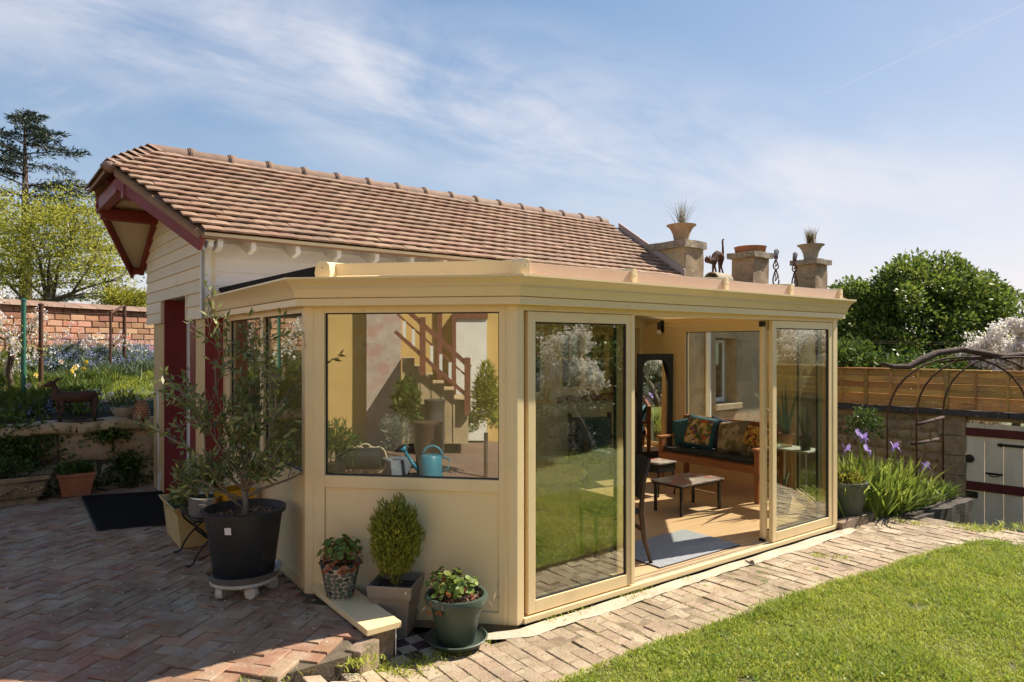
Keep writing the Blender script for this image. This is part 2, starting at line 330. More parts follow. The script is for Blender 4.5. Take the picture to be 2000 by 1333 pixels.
M['patio_brick'] = mat('patio_brick', (0.34,0.19,0.112), (0.25,0.138,0.08), rough=0.8, scale=6, bump=0.35, bscale=45, piece=0.20, c3=(0.36,0.18,0.105), dirt=((0.40,0.32,0.235), 3.2, 0.48, 0.68), grain=((0.52,0.49,0.44), 22, 0.70, 0.76), stain=[((0.18,0.115,0.07), 1.1, 0.47, 0.64, 0.6), ((0.46,0.37,0.25), 2.4, 0.50, 0.66, 0.7), ((0.12,0.11,0.055), 3.7, 0.60, 0.70, 0.4)])
M['mortar'] = mat('sandy_joint', (0.15,0.115,0.075), (0.10,0.075,0.05), rough=0.95, scale=20, bump=0.5, bscale=60, dirt=((0.085,0.095,0.03), 2.5, 0.55, 0.68))
M['cement'] = mat('pale_cement', (0.54,0.47,0.36), (0.45,0.385,0.29), rough=0.9, scale=6, bump=0.35, bscale=40, dirt=((0.36,0.30,0.21), 5, 0.56, 0.7))
def zg(x, y):
    def ss(t, a, b): t = min(1, max(0, (t-a)/(b-a))); return t*t*(3-2*t)
    z = -0.16
    pit = ss(x, 5.75, 6.1) * ss(y, -4.2, -3.2) * (1 - ss(x, 10.6, 11.5))
    z -= 1.25*pit
    z += 0.3*ss(x, 10.9, 14)*ss(y, -6, -3)
    lx = -(x*0.2 - y*0.98)                      # higher ground beyond the brick garden wall
    z += 1.75*ss(y, 8.0, 11.0)*(1 - ss(x, 1.0, 6.0)) if y > 6 else 0
    r = math.hypot(x, y)
    if r > 120: z += 5.0*ss(r, 150, 700)
    return z
xs = sorted(set(list(np.arange(-14, 20.01, 0.5)) + [5.75,5.85,5.95,6.1] + [s*v for s in (1,-1) for v in (26,40,70,120,200,350,700,1500,3000)] + [-18, 22]))
gm = MB(); nx = len(xs)
gm.add([(x, y, zg(x, y)) for y in xs for x in xs], [(j*nx+i, j*nx+i+1, (j+1)*nx+i+1, (j+1)*nx+i) for j in range(nx-1) for i in range(nx-1)])
ground = gm.build('ground', M['ground'], smooth=True, fix=False, kind='structure')

# far wooded rise on the horizon
M['farwood'] = mat('far_trees', (0.085,0.11,0.09), (0.06,0.08,0.07), rough=1, scale=0.05)
h = MB(); pts = []
for k in range(241):
    a = YAW - R_(60) + R_(120)*k/240; d = 620 + 40*math.sin(k*0.07)
    hh = 12 + 2.5*math.sin(k*0.31) + 1.2*math.sin(k*0.83+1) + 1.6*RNG.random()
    pts.append((d*math.cos(a), d*math.sin(a), hh))
h.add([(x, y, 0) for x, y, z in pts] + pts + [(x*1.25, y*1.25, 0) for x, y, z in pts], [(i, i+1, 242+i, 241+i) for i in range(240)] + [(241+i, 242+i, 483+i, 482+i) for i in range(240)])
h.build('hills', M['farwood'], smooth=True, fix=False, kind='structure')

# ---- lawn
LAWN_EDGE = [(-0.75,-0.80),(0.2,-0.83),(1.0,-0.84),(1.8,-0.86),(2.4,-0.90),(3.1,-0.95),(3.8,-1.0),(4.3,-1.02),(4.7,-1.16),(5.05,-1.42),(5.5,-1.9)]
lb = LAWN_EDGE + [(6.2,-3.4),(10.1,-3.6),(10.9,-12),(-9,-12),(-9,-5),(-4,-2.2),(-1.6,-1.0)]
lawn = MB().prism([(x, y, -0.12) for x, y in lb], (0,0,0.105)).build('lawn', M['lawn'], kind='structure')
def in_poly(P, poly):
    x, y = P[:,0], P[:,1]; c = np.zeros(len(P), bool); n = len(poly)
    for i in range(n):
        x0, y0 = poly[i]; x1, y1 = poly[(i+1)%n]
        m = ((y0 > y) != (y1 > y)) & (x < (x1-x0)*(y-y0)/(y1-y0+1e-12) + x0); c ^= m
    return c
def vnoise(P, s, seed=0):
    """smooth value noise on 2-D points"""
    g = np.random.default_rng(seed).random((64,64)); q = P[:,:2]*s + 1000; i = np.floor(q).astype(int); t = q - i; t = t*t*(3-2*t); i %= 63
    a = g[i[:,0], i[:,1]]; b = g[i[:,0]+1, i[:,1]]; c = g[i[:,0], i[:,1]+1]; d = g[i[:,0]+1, i[:,1]+1]
    return (a*(1-t[:,0])+b*t[:,0])*(1-t[:,1]) + (c*(1-t[:,0])+d*t[:,0])*t[:,1]
def leafmat(name, c1, c2, c3, rough=0.5, piece=0.3, trans=0.35, spec=0.4):
    return mat(name, c1, c2, rough=rough, scale=3, piece=piece, trans=trans, c3=c3, spec=spec, contrast=(0.3,0.7))
M['grass'] = leafmat('grass_blades', (0.40,0.47,0.05), (0.32,0.41,0.042), (0.52,0.51,0.12), rough=0.55, piece=0.32, trans=0.4)
M['grass_dark'] = leafmat('grass_blades_lush', (0.30,0.39,0.048), (0.22,0.32,0.038), (0.37,0.43,0.06), rough=0.55, piece=0.3, trans=0.4)
def grass_field(name, n, box, poly, z, lmin, lmax, w, material, kind_label, keep=None):
    P = np.stack([RNG.uniform(box[0], box[1], n), RNG.uniform(box[2], box[3], n), np.full(n, z)], 1)
    P = P[in_poly(P, poly)]
    if keep is not None: P = P[keep(P)]
    k = len(P); tall = 0.55 + 0.9*vnoise(P, 3.1, 3)
    D = np.stack([RNG.normal(0, 0.55, k), RNG.normal(0, 0.55, k), np.ones(k)], 1)
    V, F = blade_arrays(P, D, RNG.uniform(lmin, lmax, k)*tall, RNG.uniform(0.6, 1.2, k)*w, bend=0.45)
    return raw(name, V, F, material, **kind_label)
edge = lambda P: np.ones(len(P), bool)
viewpoly = lambda P: (np.abs((P[:,0]-CAMX)*_r.x + (P[:,1]-CAMY)*_r.y) < 0.9*((P[:,0]-CAMX)*_f.x + (P[:,1]-CAMY)*_f.y) + 0.3)
near = lambda P: viewpoly(P) & (np.hypot(P[:,0]-CAMX, P[:,1]-CAMY) < 9.6)
# ragged edge over the path
lpoly = [(x + 0.03*math.sin(7*x), y + 0.035*math.sin(5.3*x+1) + 0.02) for x, y in LAWN_EDGE] + lb[len(LAWN_EDGE):]
grass_field('lawn_grass', 330000, (-1.2,6.0,-4.2,-0.7), lpoly, -0.02, 0.025, 0.07, 0.0065, M['grass'], dict(label='short sunlit lawn grass', cat='grass', kind='stuff'), lambda P: near(P) & (vnoise(P, 2.0, 5)*0.7 + vnoise(P, 11, 6)*0.3 > 0.27))
grass_field('lush_lawn_grass', 170000, (-1.2,6.0,-4.2,-0.7), lpoly, -0.02, 0.04, 0.095, 0.0068, M['grass_dark'], dict(label='darker lush tufts in the lawn', cat='grass', kind='stuff'), lambda P: near(P) & (vnoise(P, 2.6, 11)*0.6 + vnoise(P, 9, 12)*0.4 > 0.52))
grass_field('far_lawn_grass', 60000, (-4,12,-9,-1.0), lb, -0.02, 0.03, 0.07, 0.009, M['grass'], dict(label='lawn grass beside and behind the path', cat='grass', kind='stuff'), lambda P: ~near(P))

M['path_joint'] = mat('sanded_joint', (0.27,0.20,0.13), (0.17,0.125,0.08), rough=0.95, scale=9, bump=0.5, bscale=60, dirt=((0.12,0.13,0.04), 2.5, 0.56, 0.66))
M['straw'] = leafmat('dry_grass', (0.50,0.40,0.13), (0.42,0.34,0.10), (0.58,0.46,0.18), piece=0.2)
grass_field('dry_lawn_blades', 45000, (-1.2,6.0,-4.2,-0.7), lpoly, -0.02, 0.02, 0.05, 0.0045, M['straw'], dict(label='dry yellowish blades scattered in the lawn', cat='grass', kind='stuff'), lambda P: near(P) & (vnoise(P, 1.7, 41)*0.6 + vnoise(P, 6, 42)*0.4 > 0.60))
rg = np.random.default_rng(77); n = 26000; P = np.stack([rg.uniform(-1.2,6,n), rg.uniform(-4.2,-0.9,n), rg.uniform(0.015,0.045,n)],1); P = P[near(P) & in_poly(P, lpoly) & (vnoise(P,1.5,81)*0.6 + vnoise(P,5,82)*0.4 > 0.62)]
M['clover'] = leafmat('clover_leaves', (0.15,0.25,0.04), (0.11,0.20,0.032), (0.21,0.31,0.06), piece=0.2)
V, F = leaf_arrays(P, rg.normal(size=P.shape)*np.array([1,1,0.25]), rg.uniform(0.010,0.020,len(P)), rg.uniform(0.010,0.018,len(P))); raw('clover', V, F, M['clover'], label='patches of clover in the lawn', cat='clover', kind='stuff')
# ---- garden path of bricks along the sliding doors
path = MB().prism([(x, y, -0.13) for x, y in [(-3.4,0.10),(-1.02,0.10),(-0.95,0.2),(-0.3,-0.10),(0,-0.16),(4.25,-0.16),(4.6,0.05),(5.15,0.12),(5.35,-0.4),(5.75,-1.4),(6.4,-2.6),(5.4,-1.95),(5.0,-1.5),(4.2,-1.1),(3,-1.02),(-0.7,-0.9),(-1.6,-1.1),(-3.4,-1.4)]], (0,0,0.0775)).build('path', M['path_joint'], kind='structure')
def path_z(x):
    t = min(1, max(0, (-0.85 - x)/0.85)); return -0.047 + 0.145*t*t*(3-2*t)
ppoly = [(-3.2,-0.08),(-1.22,-0.08),(-1.05,0.02),(-0.92,0.06),(-0.5,-0.08),(0.02,-0.14),(4.3,-0.14),(4.75,-0.1),(5.15,0.02),(5.3,-0.4),(5.7,-1.4),(6.1,-2.3),(5.4,-1.85),(5.05,-1.45),(4.2,-1.1),(3,-1.05),(-0.7,-0.95),(-1.6,-1.15),(-3.2,-1.4)]
bw, bl, gap = 0.112, 0.222, 0.0045
def slab_mesh(name, lx, ly, hz, seed):
    rg = np.random.default_rng(seed); b = MB(); e = 0.004; j = lambda: rg.uniform(-0.003, 0.003)
    x, y = lx/2, ly/2
    top = [(-x+e+j(),-y+e+j(),0),(x-e+j(),-y+e+j(),0),(x-e+j(),y-e+j(),0),(-x+e+j(),y-e+j(),0)]
    mid = [(-x+j(),-y+j(),-e*1.2),(x+j(),-y+j(),-e*1.2),(x+j(),y+j(),-e*1.2),(-x+j(),y+j(),-e*1.2)]
    bot = [(a,b_,-hz) for a,b_,_ in mid]
    b.add(top+mid+bot, [(0,1,2,3)] + [(i+4,(i+1)%4+4,(i+1)%4,i) for i in range(4)] + [(i+8,(i+1)%4+8,(i+1)%4+4,i+4) for i in range(4)])
    return b.mesh(name)
PAV = [slab_mesh('paver', bw-gap, bl-gap, 0.05, s) for s in range(5)]
for m_ in PAV: m_.materials.append(M['paver'])
def place(name, me, parent, loc, rot):
    o = bpy.data.objects.new(name, me); COL.objects.link(o); o.parent = parent; o.location = loc; o.rotation_euler = rot; return o
spots = []
for i in range(int(9.5/bw)):
    x = -3.2 + (i+0.5)*bw
    for j in range(-1, int(2.6/bl)+1):
        y = 0.05 - (j + 0.5 + 0.5*(i % 2))*bl
        P = np.array([[x, y]])
        if in_poly(P, ppoly)[0]: spots.append((x, y))
spots.sort(key=lambda p: math.hypot(p[0]-CAMX, p[1]-CAMY) if viewpoly(np.array([p]))[0] else 99)
rest = MB()
for k, (x, y) in enumerate(spots):
    z = path_z(x) + random.uniform(-0.006, 0.005); sl = -math.atan((path_z(x+0.05)-path_z(x-0.05))/0.1)
    rot = (random.gauss(0,0.018), sl + random.gauss(0,0.018), random.gauss(0,0.02)); me = PAV[k % 5]
    if k < 300: place('paver', me, path, (x, y, z), rot)
    else:
        Mx = Matrix.LocRotScale(Vector((x,y,z)), __import__('mathutils').Euler(rot), None)
        rest.add([Mx @ v.co for v in me.vertices], [tuple(p.vertices) for p in me.polygons])
if rest.v: rest.build('pavers', M['paver'], path, fix=False, kind='stuff')
# cement strip between the doors and the bricks, checkered tiles by the corner
cs = MB()
def cs_fn(u, v):
    x = -0.30 + 4.68*u; yb_ = -0.05 if x > -0.02 else -0.05 - (x+0.02)*0.42; w = 0.12 + 0.012*math.sin(2.3*x) + 0.006*math.sin(7.7*x+1) + 0.005*math.sin(23*x) + 0.004*math.sin(51*x)
    return (x, yb_ - v*w, -0.036 - 0.008*v*v + 0.003*math.sin(9*x+5*v))
cs.grid(cs_fn, 80, 4).build('kerb', M['cement'], path, smooth=True, fix=False)
M['tile_dark'] = mat('dark_tile', (0.06,0.035,0.04), (0.04,0.025,0.03), rough=0.6, scale=12, dirt=((0.3,0.26,0.2), 9, 0.6, 0.72))
M['tile_pale'] = mat('pale_tile', (0.46,0.40,0.31), (0.38,0.32,0.24), rough=0.7, scale=12, dirt=((0.16,0.12,0.09), 9, 0.58, 0.7))
for i in range(7):
    for j in range(5):
        x = -0.88 + i*0.106; y = 0.02 + j*0.106
        if x + y > -0.28 or x + y*0.9 < -0.95: continue
        b = MB().box(-0.051,0.051,-0.051,0.051,-0.012,0).build('floor_tile', M['tile_dark'] if (i+j) % 2 else M['tile_pale'], path)
        b.location = (x, y, -0.036 + random.uniform(-0.0015,0.0015))

# ---- brick patio, one step up, laid in herringbone
PZ = 0.13
patio_poly = [(-9,-0.05),(-1.24,-0.05),(-1.02,0.08),(-1.02,1.0),(-1.10,3.2),(-1.25,5.98),(-9,6.15)]
patio = MB().prism([(x, y, -0.14) for x, y in patio_poly], (0,0,PZ+0.14-0.018)).build('patio', M['mortar'], kind='structure')
HB = [slab_mesh('brick', 0.22-0.006, 0.11-0.006, 0.03, 20+s) for s in range(5)]
for m_ in HB: m_.materials.append(M['patio_brick'])
th = R_(40.8); ca, sa = math.cos(th), math.sin(th); hs = []
U = 0.11
for i in range(-70, 71):
    for j in range(-70, 71):
        # herringbone: horizontal brick at (i,j),(i+1,j) when (i-j)%4==0 ; vertical at (i,j),(i,j+1) when (i-j)%4==2 (shifted)
        m4 = (i - j) % 4
        if m4 == 0: cx, cy, a = (i+1)*U, (j+0.5)*U, 0.0
        elif m4 == 3: cx, cy, a = (i+0.5)*U, (j+1)*U, math.pi/2
        else: continue
        x = -2.4 + cx*ca - cy*sa; y = 2.6 + cx*sa + cy*ca; hs.append((x, y, th + a))
ok = in_poly(np.array([(a,b) for a,b,_ in hs]), [(-8,0.0),(-1.28,0.0),(-1.09,0.12),(-1.10,1.0),(-1.16,3.2),(-1.28,5.9),(-8,6.0)])
hs = [p for p, k in zip(hs, ok) if k and viewpoly(np.array([p[:2]]))[0] or (k and p[0] < -3 and p[0] > -7.5)]
hs.sort(key=lambda p: math.hypot(p[0]-CAMX, p[1]-CAMY) + (0 if viewpoly(np.array([p[:2]]))[0] else 50))
rest = MB()
for k, (x, y, a) in enumerate(hs):
    z = PZ + random.uniform(-0.006, 0.004) - (0.008 if random.random() < 0.07 else 0); rot = (random.gauss(0,0.015), random.gauss(0,0.015), a + random.gauss(0,0.018)); me = HB[k % 5]
    if k < 300: place('brick', me, patio, (x, y, z), rot)
    else:
        Mx = Matrix.LocRotScale(Vector((x,y,z)), __import__('mathutils').Euler(rot), None)
        rest.add([Mx @ v.co for v in me.vertices], [tuple(p.vertices) for p in me.polygons])
rest.build('bricks', M['patio_brick'], patio, fix=False, kind='stuff')
# edging: rough end blocks of the patio step
M['step'] = mat('mossy_step', (0.30,0.22,0.155), (0.22,0.155,0.11), rough=0.95, scale=9, bump=0.6, bscale=45, dirt=((0.10,0.10,0.035), 6, 0.52, 0.66))
for x_, y_, rz_ in ((-1.125,0.02,R_(31)),(-1.0,0.20,R_(90)),(-1.0,0.40,R_(90))):
    o = MB().box(-0.10,0.10,-0.055,0.055,-0.17,0).build('edge_block', M['step'], patio, bevel=0.01); o.location = (x_, y_, PZ-0.004); o.rotation_euler = (0,0,rz_)

# ================================================================ THE OUTBUILDING (long tiled house)
QX, QY, BR = -1.26014, 3.42, R_(2.0)
HW = 2.69; TP = 0.667; PITCH = math.atan(TP)
def ZS(y): y = min(y, HW - y); return 2.95 + (y + 0.38)*TP
def hloc(x, y, z): return Vector((QX + x*math.cos(BR) - y*math.sin(BR), QY + x*math.sin(BR) + y*math.cos(BR), z))
house = thing('outbuilding', 'long low outbuilding with pinkish clay tile roof and dark red timbers', 'building', (QX, QY, 0), BR)
def xl(y): return -0.12 - (y + 0.38)/1.14*0.58 if y <= 0.76 else -0.70 + (y - 0.76)/0.585*0.53
XR = 7.04
# walls
w = MB()
w.box(0.0,0.10, 0.0,HW, 2.44,2.97); w.box(0.0,0.10, 0.0,0.62, 2.19,2.44); w.box(0.0,0.10, 1.84,HW, 2.19,2.44); w.prism([(0.0,0.0,2.97),(0.0,HW,2.97),(0.0,HW/2,ZS(HW/2)-0.12)], (0.1,0,0))
w.box(0.25,6.9, HW-0.2,HW, -0.1,2.95)
w.box(6.9,7.0, 0.26,HW-0.2, -0.1,2.95)
wall_g = w.build('wall', M['siding'], house)
s = MB()     # plastered side wall with the window opening, the veranda leans on it
WX0, WX1, WZ0, WZ1 = 4.77, 6.42, 1.17, 2.17
s.box(0.19,WX0, 0.0,0.26, -0.1,2.36); s.box(WX1,6.9, 0.0,0.26, -0.1,2.36); s.box(WX0,WX1, 0.0,0.26, WZ1,2.36)
s.build('side_wall', M['plaster_cream'], house)
s = MB(); s.box(WX0,WX1, 0.0,0.26, -0.1,WZ0-0.08); s.box(0.2,6.9,-0.004,-0.0005,0.0,WZ0-0.09); s.build('dado', M['plaster_pale'], house)
MB().box(0.05,6.9,0.03,0.20,2.36,2.96).build('eaves_wall', M['siding_white'], house)
MB().box(0.24,0.30,0.40,HW-0.29,2.42,2.55).build('lintel', M['white'], house)
# boards of the gable
def gable_span(z): return max(0.0, (z + 0.10 - 2.95)/TP - 0.38)
z = 2.17; k = 0
while z < 3.95:
    z1 = min(z + 0.132, 3.98)
    a0, a1 = gable_span(z), gable_span(z1)
    spans = [((a0, HW-a0), (a1, HW-a1))]
    if z1 <= 2.44: spans = [((0.0, 0.62), (0.0, 0.62)), ((1.84, HW+0.0), (1.84, HW+0.0))]
    for (p0, p1), (q0, q1) in spans:
        if q1 - q0 < 0.05: continue
        b = MB(); b.add([(-0.030,p0,z-0.006),(-0.030,p1,z-0.006),(-0.012,q1,z1),(-0.012,q0,z1),(-0.001,p0,z-0.006),(-0.001,p1,z-0.006),(-0.001,q1,z1),(-0.001,q0,z1)],
              [(0,3,2,1),(4,5,6,7),(0,1,5,4),(1,2,6,5),(2,3,7,6),(3,0,4,7)])
        b.build('siding_board', M['siding'], house)
    z = z1; k += 1
z = 2.36
while z < 2.93:
    z1 = min(z + 0.14, 2.97)
    MB().add([(0.055,-0.002,z-0.006),(6.95,-0.002,z-0.006),(6.95,0.014,z1),(0.055,0.014,z1),(0.055,0.03,z-0.006),(6.95,0.03,z-0.006),(6.95,0.03,z1),(0.055,0.03,z1)],
             [(0,1,2,3),(4,7,6,5),(0,4,5,1),(1,5,6,2),(2,6,7,3),(3,7,4,0)]).build('side_board', M['siding_white'], house)
    z = z1
MB().box(-0.034,0.055,-0.022,0.0,2.165,2.97).box(-0.034,-0.002,-0.022,0.05,2.165,2.99).build('corner_board', M['white'], house, bevel=0.003)
MB().box(-0.032,0.10,0.621,0.645,2.165,2.432).build('door_trim', M['siding'], house)
MB().box(-0.032,0.10,1.815,1.838,2.168,2.432).build('door_trim', M['siding'], house)
# door porch: posts, red reveal, glazed door
MB().box(0.0,0.24,1.83,2.38,-0.1,2.168).build('door_post', M['oldpost'], house, bevel=0.012)
MB().box(0.0,0.20,0.0,0.36,-0.1,2.168).build('door_post', M['oldpost'], house, bevel=0.012)
MB().box(0.004,0.24,1.775,1.812,0.12,2.438).build('door_reveal', M['red'], house)
MB().box(-0.004,0.20,0.362,0.56,0.12,2.168).build('door_reveal', M['red'], house)
MB().box(0.0,0.24,0.0,0.62,2.169,2.189).box(0.0,0.24,1.84,2.38,2.169,2.189).build('wall_plate', M['soffit'], house)
MB().box(0.203,0.30,-0.012,-0.001,0.1,2.20).box(0.0,0.202,-0.014,-0.001,0.1,2.168).build('red_panel', M['red'], house)
d = MB(); d.box(0.245,0.30,1.72,1.79,0.12,2.42); d.box(0.245,0.30,0.56,0.63,0.12,2.42); d.box(0.245,0.30,0.63,1.72,2.34,2.42)
door = d.build('door', M['white'], house, bevel=0.004)
MB().box(0.26,0.30,0.63,1.72,0.12,0.9).box(0.26,0.30,0.63,0.72,0.9,2.34).box(0.26,0.30,1.63,1.72,0.9,2.34).build('door_leaf', M['white'], door, bevel=0.004)
MB().box(0.275,0.283,0.72,1.63,0.9,2.34).build('door_pane', M['glass'], door)
MB().tube([(0.25,0.70,1.1),(0.21,0.70,1.1),(0.21,0.80,1.1)],0.008,6).build('handle', M['steel'], door, smooth=True)
# roof deck, verges
rf_ = MB()
def slab(pts, t): rf_.prism(pts, (0,0,-t))
ys = [-0.38, 0.76, 1.345]
our = [(xl(y), y, ZS(y)) for y in ys] + [(XR, 1.345, ZS(1.345)), (XR, -0.38, ZS(-0.38))]
far = [(x, HW-y, z) for x, y, z in our]
slab(our, 0.05); slab(far[::-1], 0.05)
hipA, hipT = (xl(0.76), 0.76, ZS(0.76)), (-0.17, 1.345, ZS(1.345)); hipB = (hipA[0], HW-hipA[1], hipA[2])
eA = (hipA[0]-0.06, hipA[1]-0.03, hipA[2]-0.05); eB = (eA[0], HW-eA[1], eA[2])
rf_.prism([hipT, eA, eB], (0,0,-0.045))
roof = rf_.build('roof', M['deck'], house)
# clay tiles
GA, TWD = 0.13, 0.178
def tile_mesh(seed):
    rg = np.random.default_rng(seed); b = MB(); n = 4; vs = []
    for zz in (0.0, 0.017):
        for v in (0.0, 0.155):
            for i in range(n+1):
                x = (i/n - 0.5)*TWD*0.985; camb = 0.004*(1-(2*i/n-1)**2) + rg.uniform(-0.0006,0.0006)
                vs.append((x, v + rg.uniform(-0.0012,0.0012), zz + camb))
    m_ = n+1; f = []
    for i in range(n):
        f += [(2*m_+i, 2*m_+i+1, 3*m_+i+1, 3*m_+i), (i, i+1, 2*m_+i+1, 2*m_+i)]
    f += [(0, 2*m_, 3*m_, m_), (n, m_+n, 3*m_+n, 2*m_+n)]
    b.add(vs, f); me = b.mesh('tile'); me.materials.append(M['tile']); return me
TM = [tile_mesh(s) for s in range(6)]
tl = []
nc = int((1.345+0.38)/math.cos(PITCH)/GA)
for i in range(nc):
    s_ = i*GA - 0.03; y = -0.38 + s_*math.cos(PITCH); yc = y + 0.03
    x = xl(yc) - 0.012; end = XR; off = (i % 2)*0.5*TWD
    k = math.floor((x + 1)/TWD - 0.5*(i % 2)); xa = x
    while xa < end - 0.02:
        xb_ = min(end, (k+1)*TWD + off - 1)
        if xb_ - xa > 0.035: tl.append((0.5*(xa+xb_), y, (xb_-xa)/TWD, i))
        xa = max(xa, xb_); k += 1
tl.sort(key=lambda t: (hloc(t[0], t[1], ZS(t[1])) - _c).length)
rest = MB(); nrm = Vector((0, -math.sin(PITCH), math.cos(PITCH)))
from mathutils import Euler
for q, (x, y, sc, i) in enumerate(tl):
    p = Vector((x, y, ZS(y))) + nrm*(0.040 + random.uniform(-0.003, 0.003)); rot = (PITCH - R_(11.5) + random.gauss(0,0.008), random.gauss(0,0.006), random.gauss(0,0.008)); me = TM[q % 6]
    if q < 300:
        o = place('tile', me, roof, p, rot); o.scale = (sc, 1, 1)
    else:
        Mx = Matrix.LocRotScale(p, Euler(rot), Vector((sc,1,1))); rest.add([Mx @ v.co for v in me.vertices], [tuple(f.vertices) for f in me.polygons])
rest.build('tiles', M['tile'], roof, fix=False, kind='stuff')
# tiled skins of the hidden slopes (seen only as edges)
MB().prism([Vector(p)+Vector((0,0,0.035)) for p in far[::-1]], (0,0,-0.034)).build('far_slope_tiles', M['tile'], roof)
MB().prism([Vector(hipT)+Vector((0,0,.03)), Vector(eA)+Vector((-0.03,-0.02,.02)), Vector(eB)+Vector((-0.03,0.02,.02))], (0,0,-0.02)).build('hip_end_tiles', M['tile'], roof)
# eaves batten course under the first tiles
MB().box(-0.10,XR,-0.39,-0.30,2.925,2.955).build('eaves_board', M['soffit'], roof)
# ridge tiles with collars
def half_tube(b, x0, x1, r0, r1, zc, a0=-100, a1=100, n=10, t=0.014):
    vs = []
    for x, r in ((x0, r0), (x1, r1)):
        for rr in (r, r - t):
            for i in range(n+1):
                a = R_(a0 + (a1-a0)*i/n); vs.append((x, HW/2 + rr*math.sin(a), zc + rr*math.cos(a)))
    m_ = n+1; f = []
    for i in range(n):
        f += [(i, i+1, 2*m_+i+1, 2*m_+i), (m_+i, 3*m_+i, 3*m_+i+1, m_+i+1), (i, m_+i, m_+i+1, i+1), (2*m_+i, 2*m_+i+1, 3*m_+i+1, 3*m_+i)]
    b.add(vs, f)
x = -0.25; k = 0
while x < XR - 0.1:
    x1 = 0.203 + 0.445*k; b = MB(); xe = min(x1, XR)
    half_tube(b, x, xe, 0.103, 0.110, 4.045)
    rt = b.build('ridge_tile', M['ridge'], roof, smooth=True, sharp=50)
    if x1 < XR:
        c = MB(); half_tube(c, x1-0.035, x1+0.03, 0.130, 0.122, 4.045); half_tube(c, x1-0.055, x1-0.02, 0.118, 0.132, 4.045)
        c.build('collar', M['ridge'], rt, smooth=True, sharp=50)
    x = x1; k += 1
# hip tiles, angular and stepped
A, T = Vector(hipA), Vector(hipT); hd = (T - A).normalized()
n1 = nrm; e1 = Vector(hipT) - Vector(eA); n2_ = (Vector(eB)-Vector(eA)).cross(e1).normalized(); n2_ = n2_ if n2_.z > 0 else -n2_
c1 = hd.cross(n1).normalized(); c1 = c1 if c1.y < 0 else -c1
c2_ = hd.cross(n2_).normalized(); c2_ = c2_ if c2_.x < 0 else -c2_
bis = (n1 + n2_).normalized()
NH = 7; Lh = (T - A).length
for k in range(NH):
    p0 = A + hd*(Lh*k/NH - 0.02) + bis*(0.078 if k else 0.07); p1 = A + hd*(Lh*(k+1)/NH + 0.03) + bis*0.026
    wv = 0.115; b = MB(); vs = []
    for p in (p0, p1):
        for tt in (0.0, -0.014): vs += [p + c1*wv + bis*tt - n1*0.01, p + bis*(tt+0.012), p + c2_*wv + bis*tt - n2_*0.01]
    b.add(vs, [(0,1,7,6),(1,2,8,7),(3,9,10,4),(4,10,11,5),(0,3,4,1),(1,4,5,2),(6,7,10,9),(7,8,11,10),(0,6,9,3),(2,5,11,8)])
    o = b.build('hip_tile', M['ridge'], roof, bevel=0.005)
MB().ball(tuple(A - bis*0.01 - hd*0.015), 0.075, 12, 8, 1.0, 1.0, 0.8).build('hip_cap', M['ridge'], roof, smooth=True)
# bargeboards, soffits and projecting timbers (same on both sides of the gable)
for sgn in (0, 1):
    Y = (lambda y: y) if sgn == 0 else (lambda y: HW - y)
    p = Vector((xl(-0.36)+0.015, Y(-0.36), ZS(-0.36)-0.125)); q = Vector((xl(0.70)+0.02, Y(0.70), ZS(0.70)-0.125))
    MB().beam(p, q, 0.035, 0.125).build('bargeboard', M['red_beam'], house, bevel=0.004)
    MB().beam(p + Vector((-0.004,0,0.075)), q + Vector((-0.004,0,0.075)), 0.05, 0.05).build('verge_batten', M['deck'], house)
    pts = [Vector((xl(-0.36)+0.04, Y(-0.36), ZS(-0.36)-0.072)), Vector((xl(0.72)+0.04, Y(0.72), ZS(0.72)-0.072)), Vector((0.0, Y(0.72), ZS(0.72)-0.072)), Vector((0.0, Y(-0.36), ZS(-0.36)-0.072))]
    if sgn: pts = pts[::-1]
    MB().prism(pts, (0,0,-0.012)).build('soffit', M['soffit'], house)
    MB().beam((-0.62, Y(0.62), 3.435), (0.0, Y(0.62), 3.435), 0.11, 0.13).build('purlin', M['red_beam'], house, bevel=0.006)
    MB().beam((-0.035, Y(-0.28), 2.86), (-0.035, Y(0.66), 3.46), 0.05, 0.10).build('rafter', M['red_beam'], house, bevel=0.004)
    if sgn: MB().beam((-0.14, Y(-0.30), 2.875), (0.0, Y(-0.30), 2.875), 0.09, 0.08).build('plate_end', M['red_beam'], house, bevel=0.008)
MB().beam((-0.60, 0.78, 3.53), (-0.60, HW-0.50, 3.53), 0.10, 0.15).build('tie_beam', M['red_beam'], house, bevel=0.006)
MB().beam((-0.66, HW/2, 3.72), (0.0, HW/2, 3.72), 0.10, 0.13).build('ridge_beam', M['red_beam'], house, bevel=0.006)
MB().prism([(-0.50,0.55,3.53),(-0.50,HW-0.55,3.53),(-0.50,HW-0.95,3.80),(-0.50,0.95,3.80)], (0.03,0,0)).build('gable_panel', M['red'], house)
# white rafter tails under the eaves
for k in range(-1, 16):
    x = 0.365 + 0.445*(k-1) if k >= 1 else (-0.03 if k == -1 else 0.055)
    if x > 6.9: continue
    b = MB(); b.prism([(x-0.025,-0.335,2.835),(x-0.025,-0.335,2.945),(x-0.025,0.03,3.10),(x-0.025,0.03,2.90),(x-0.025,-0.20,2.80)], (0.05,0,0))
    b.build('rafter_tail', M['white'], house, bevel=0.003)
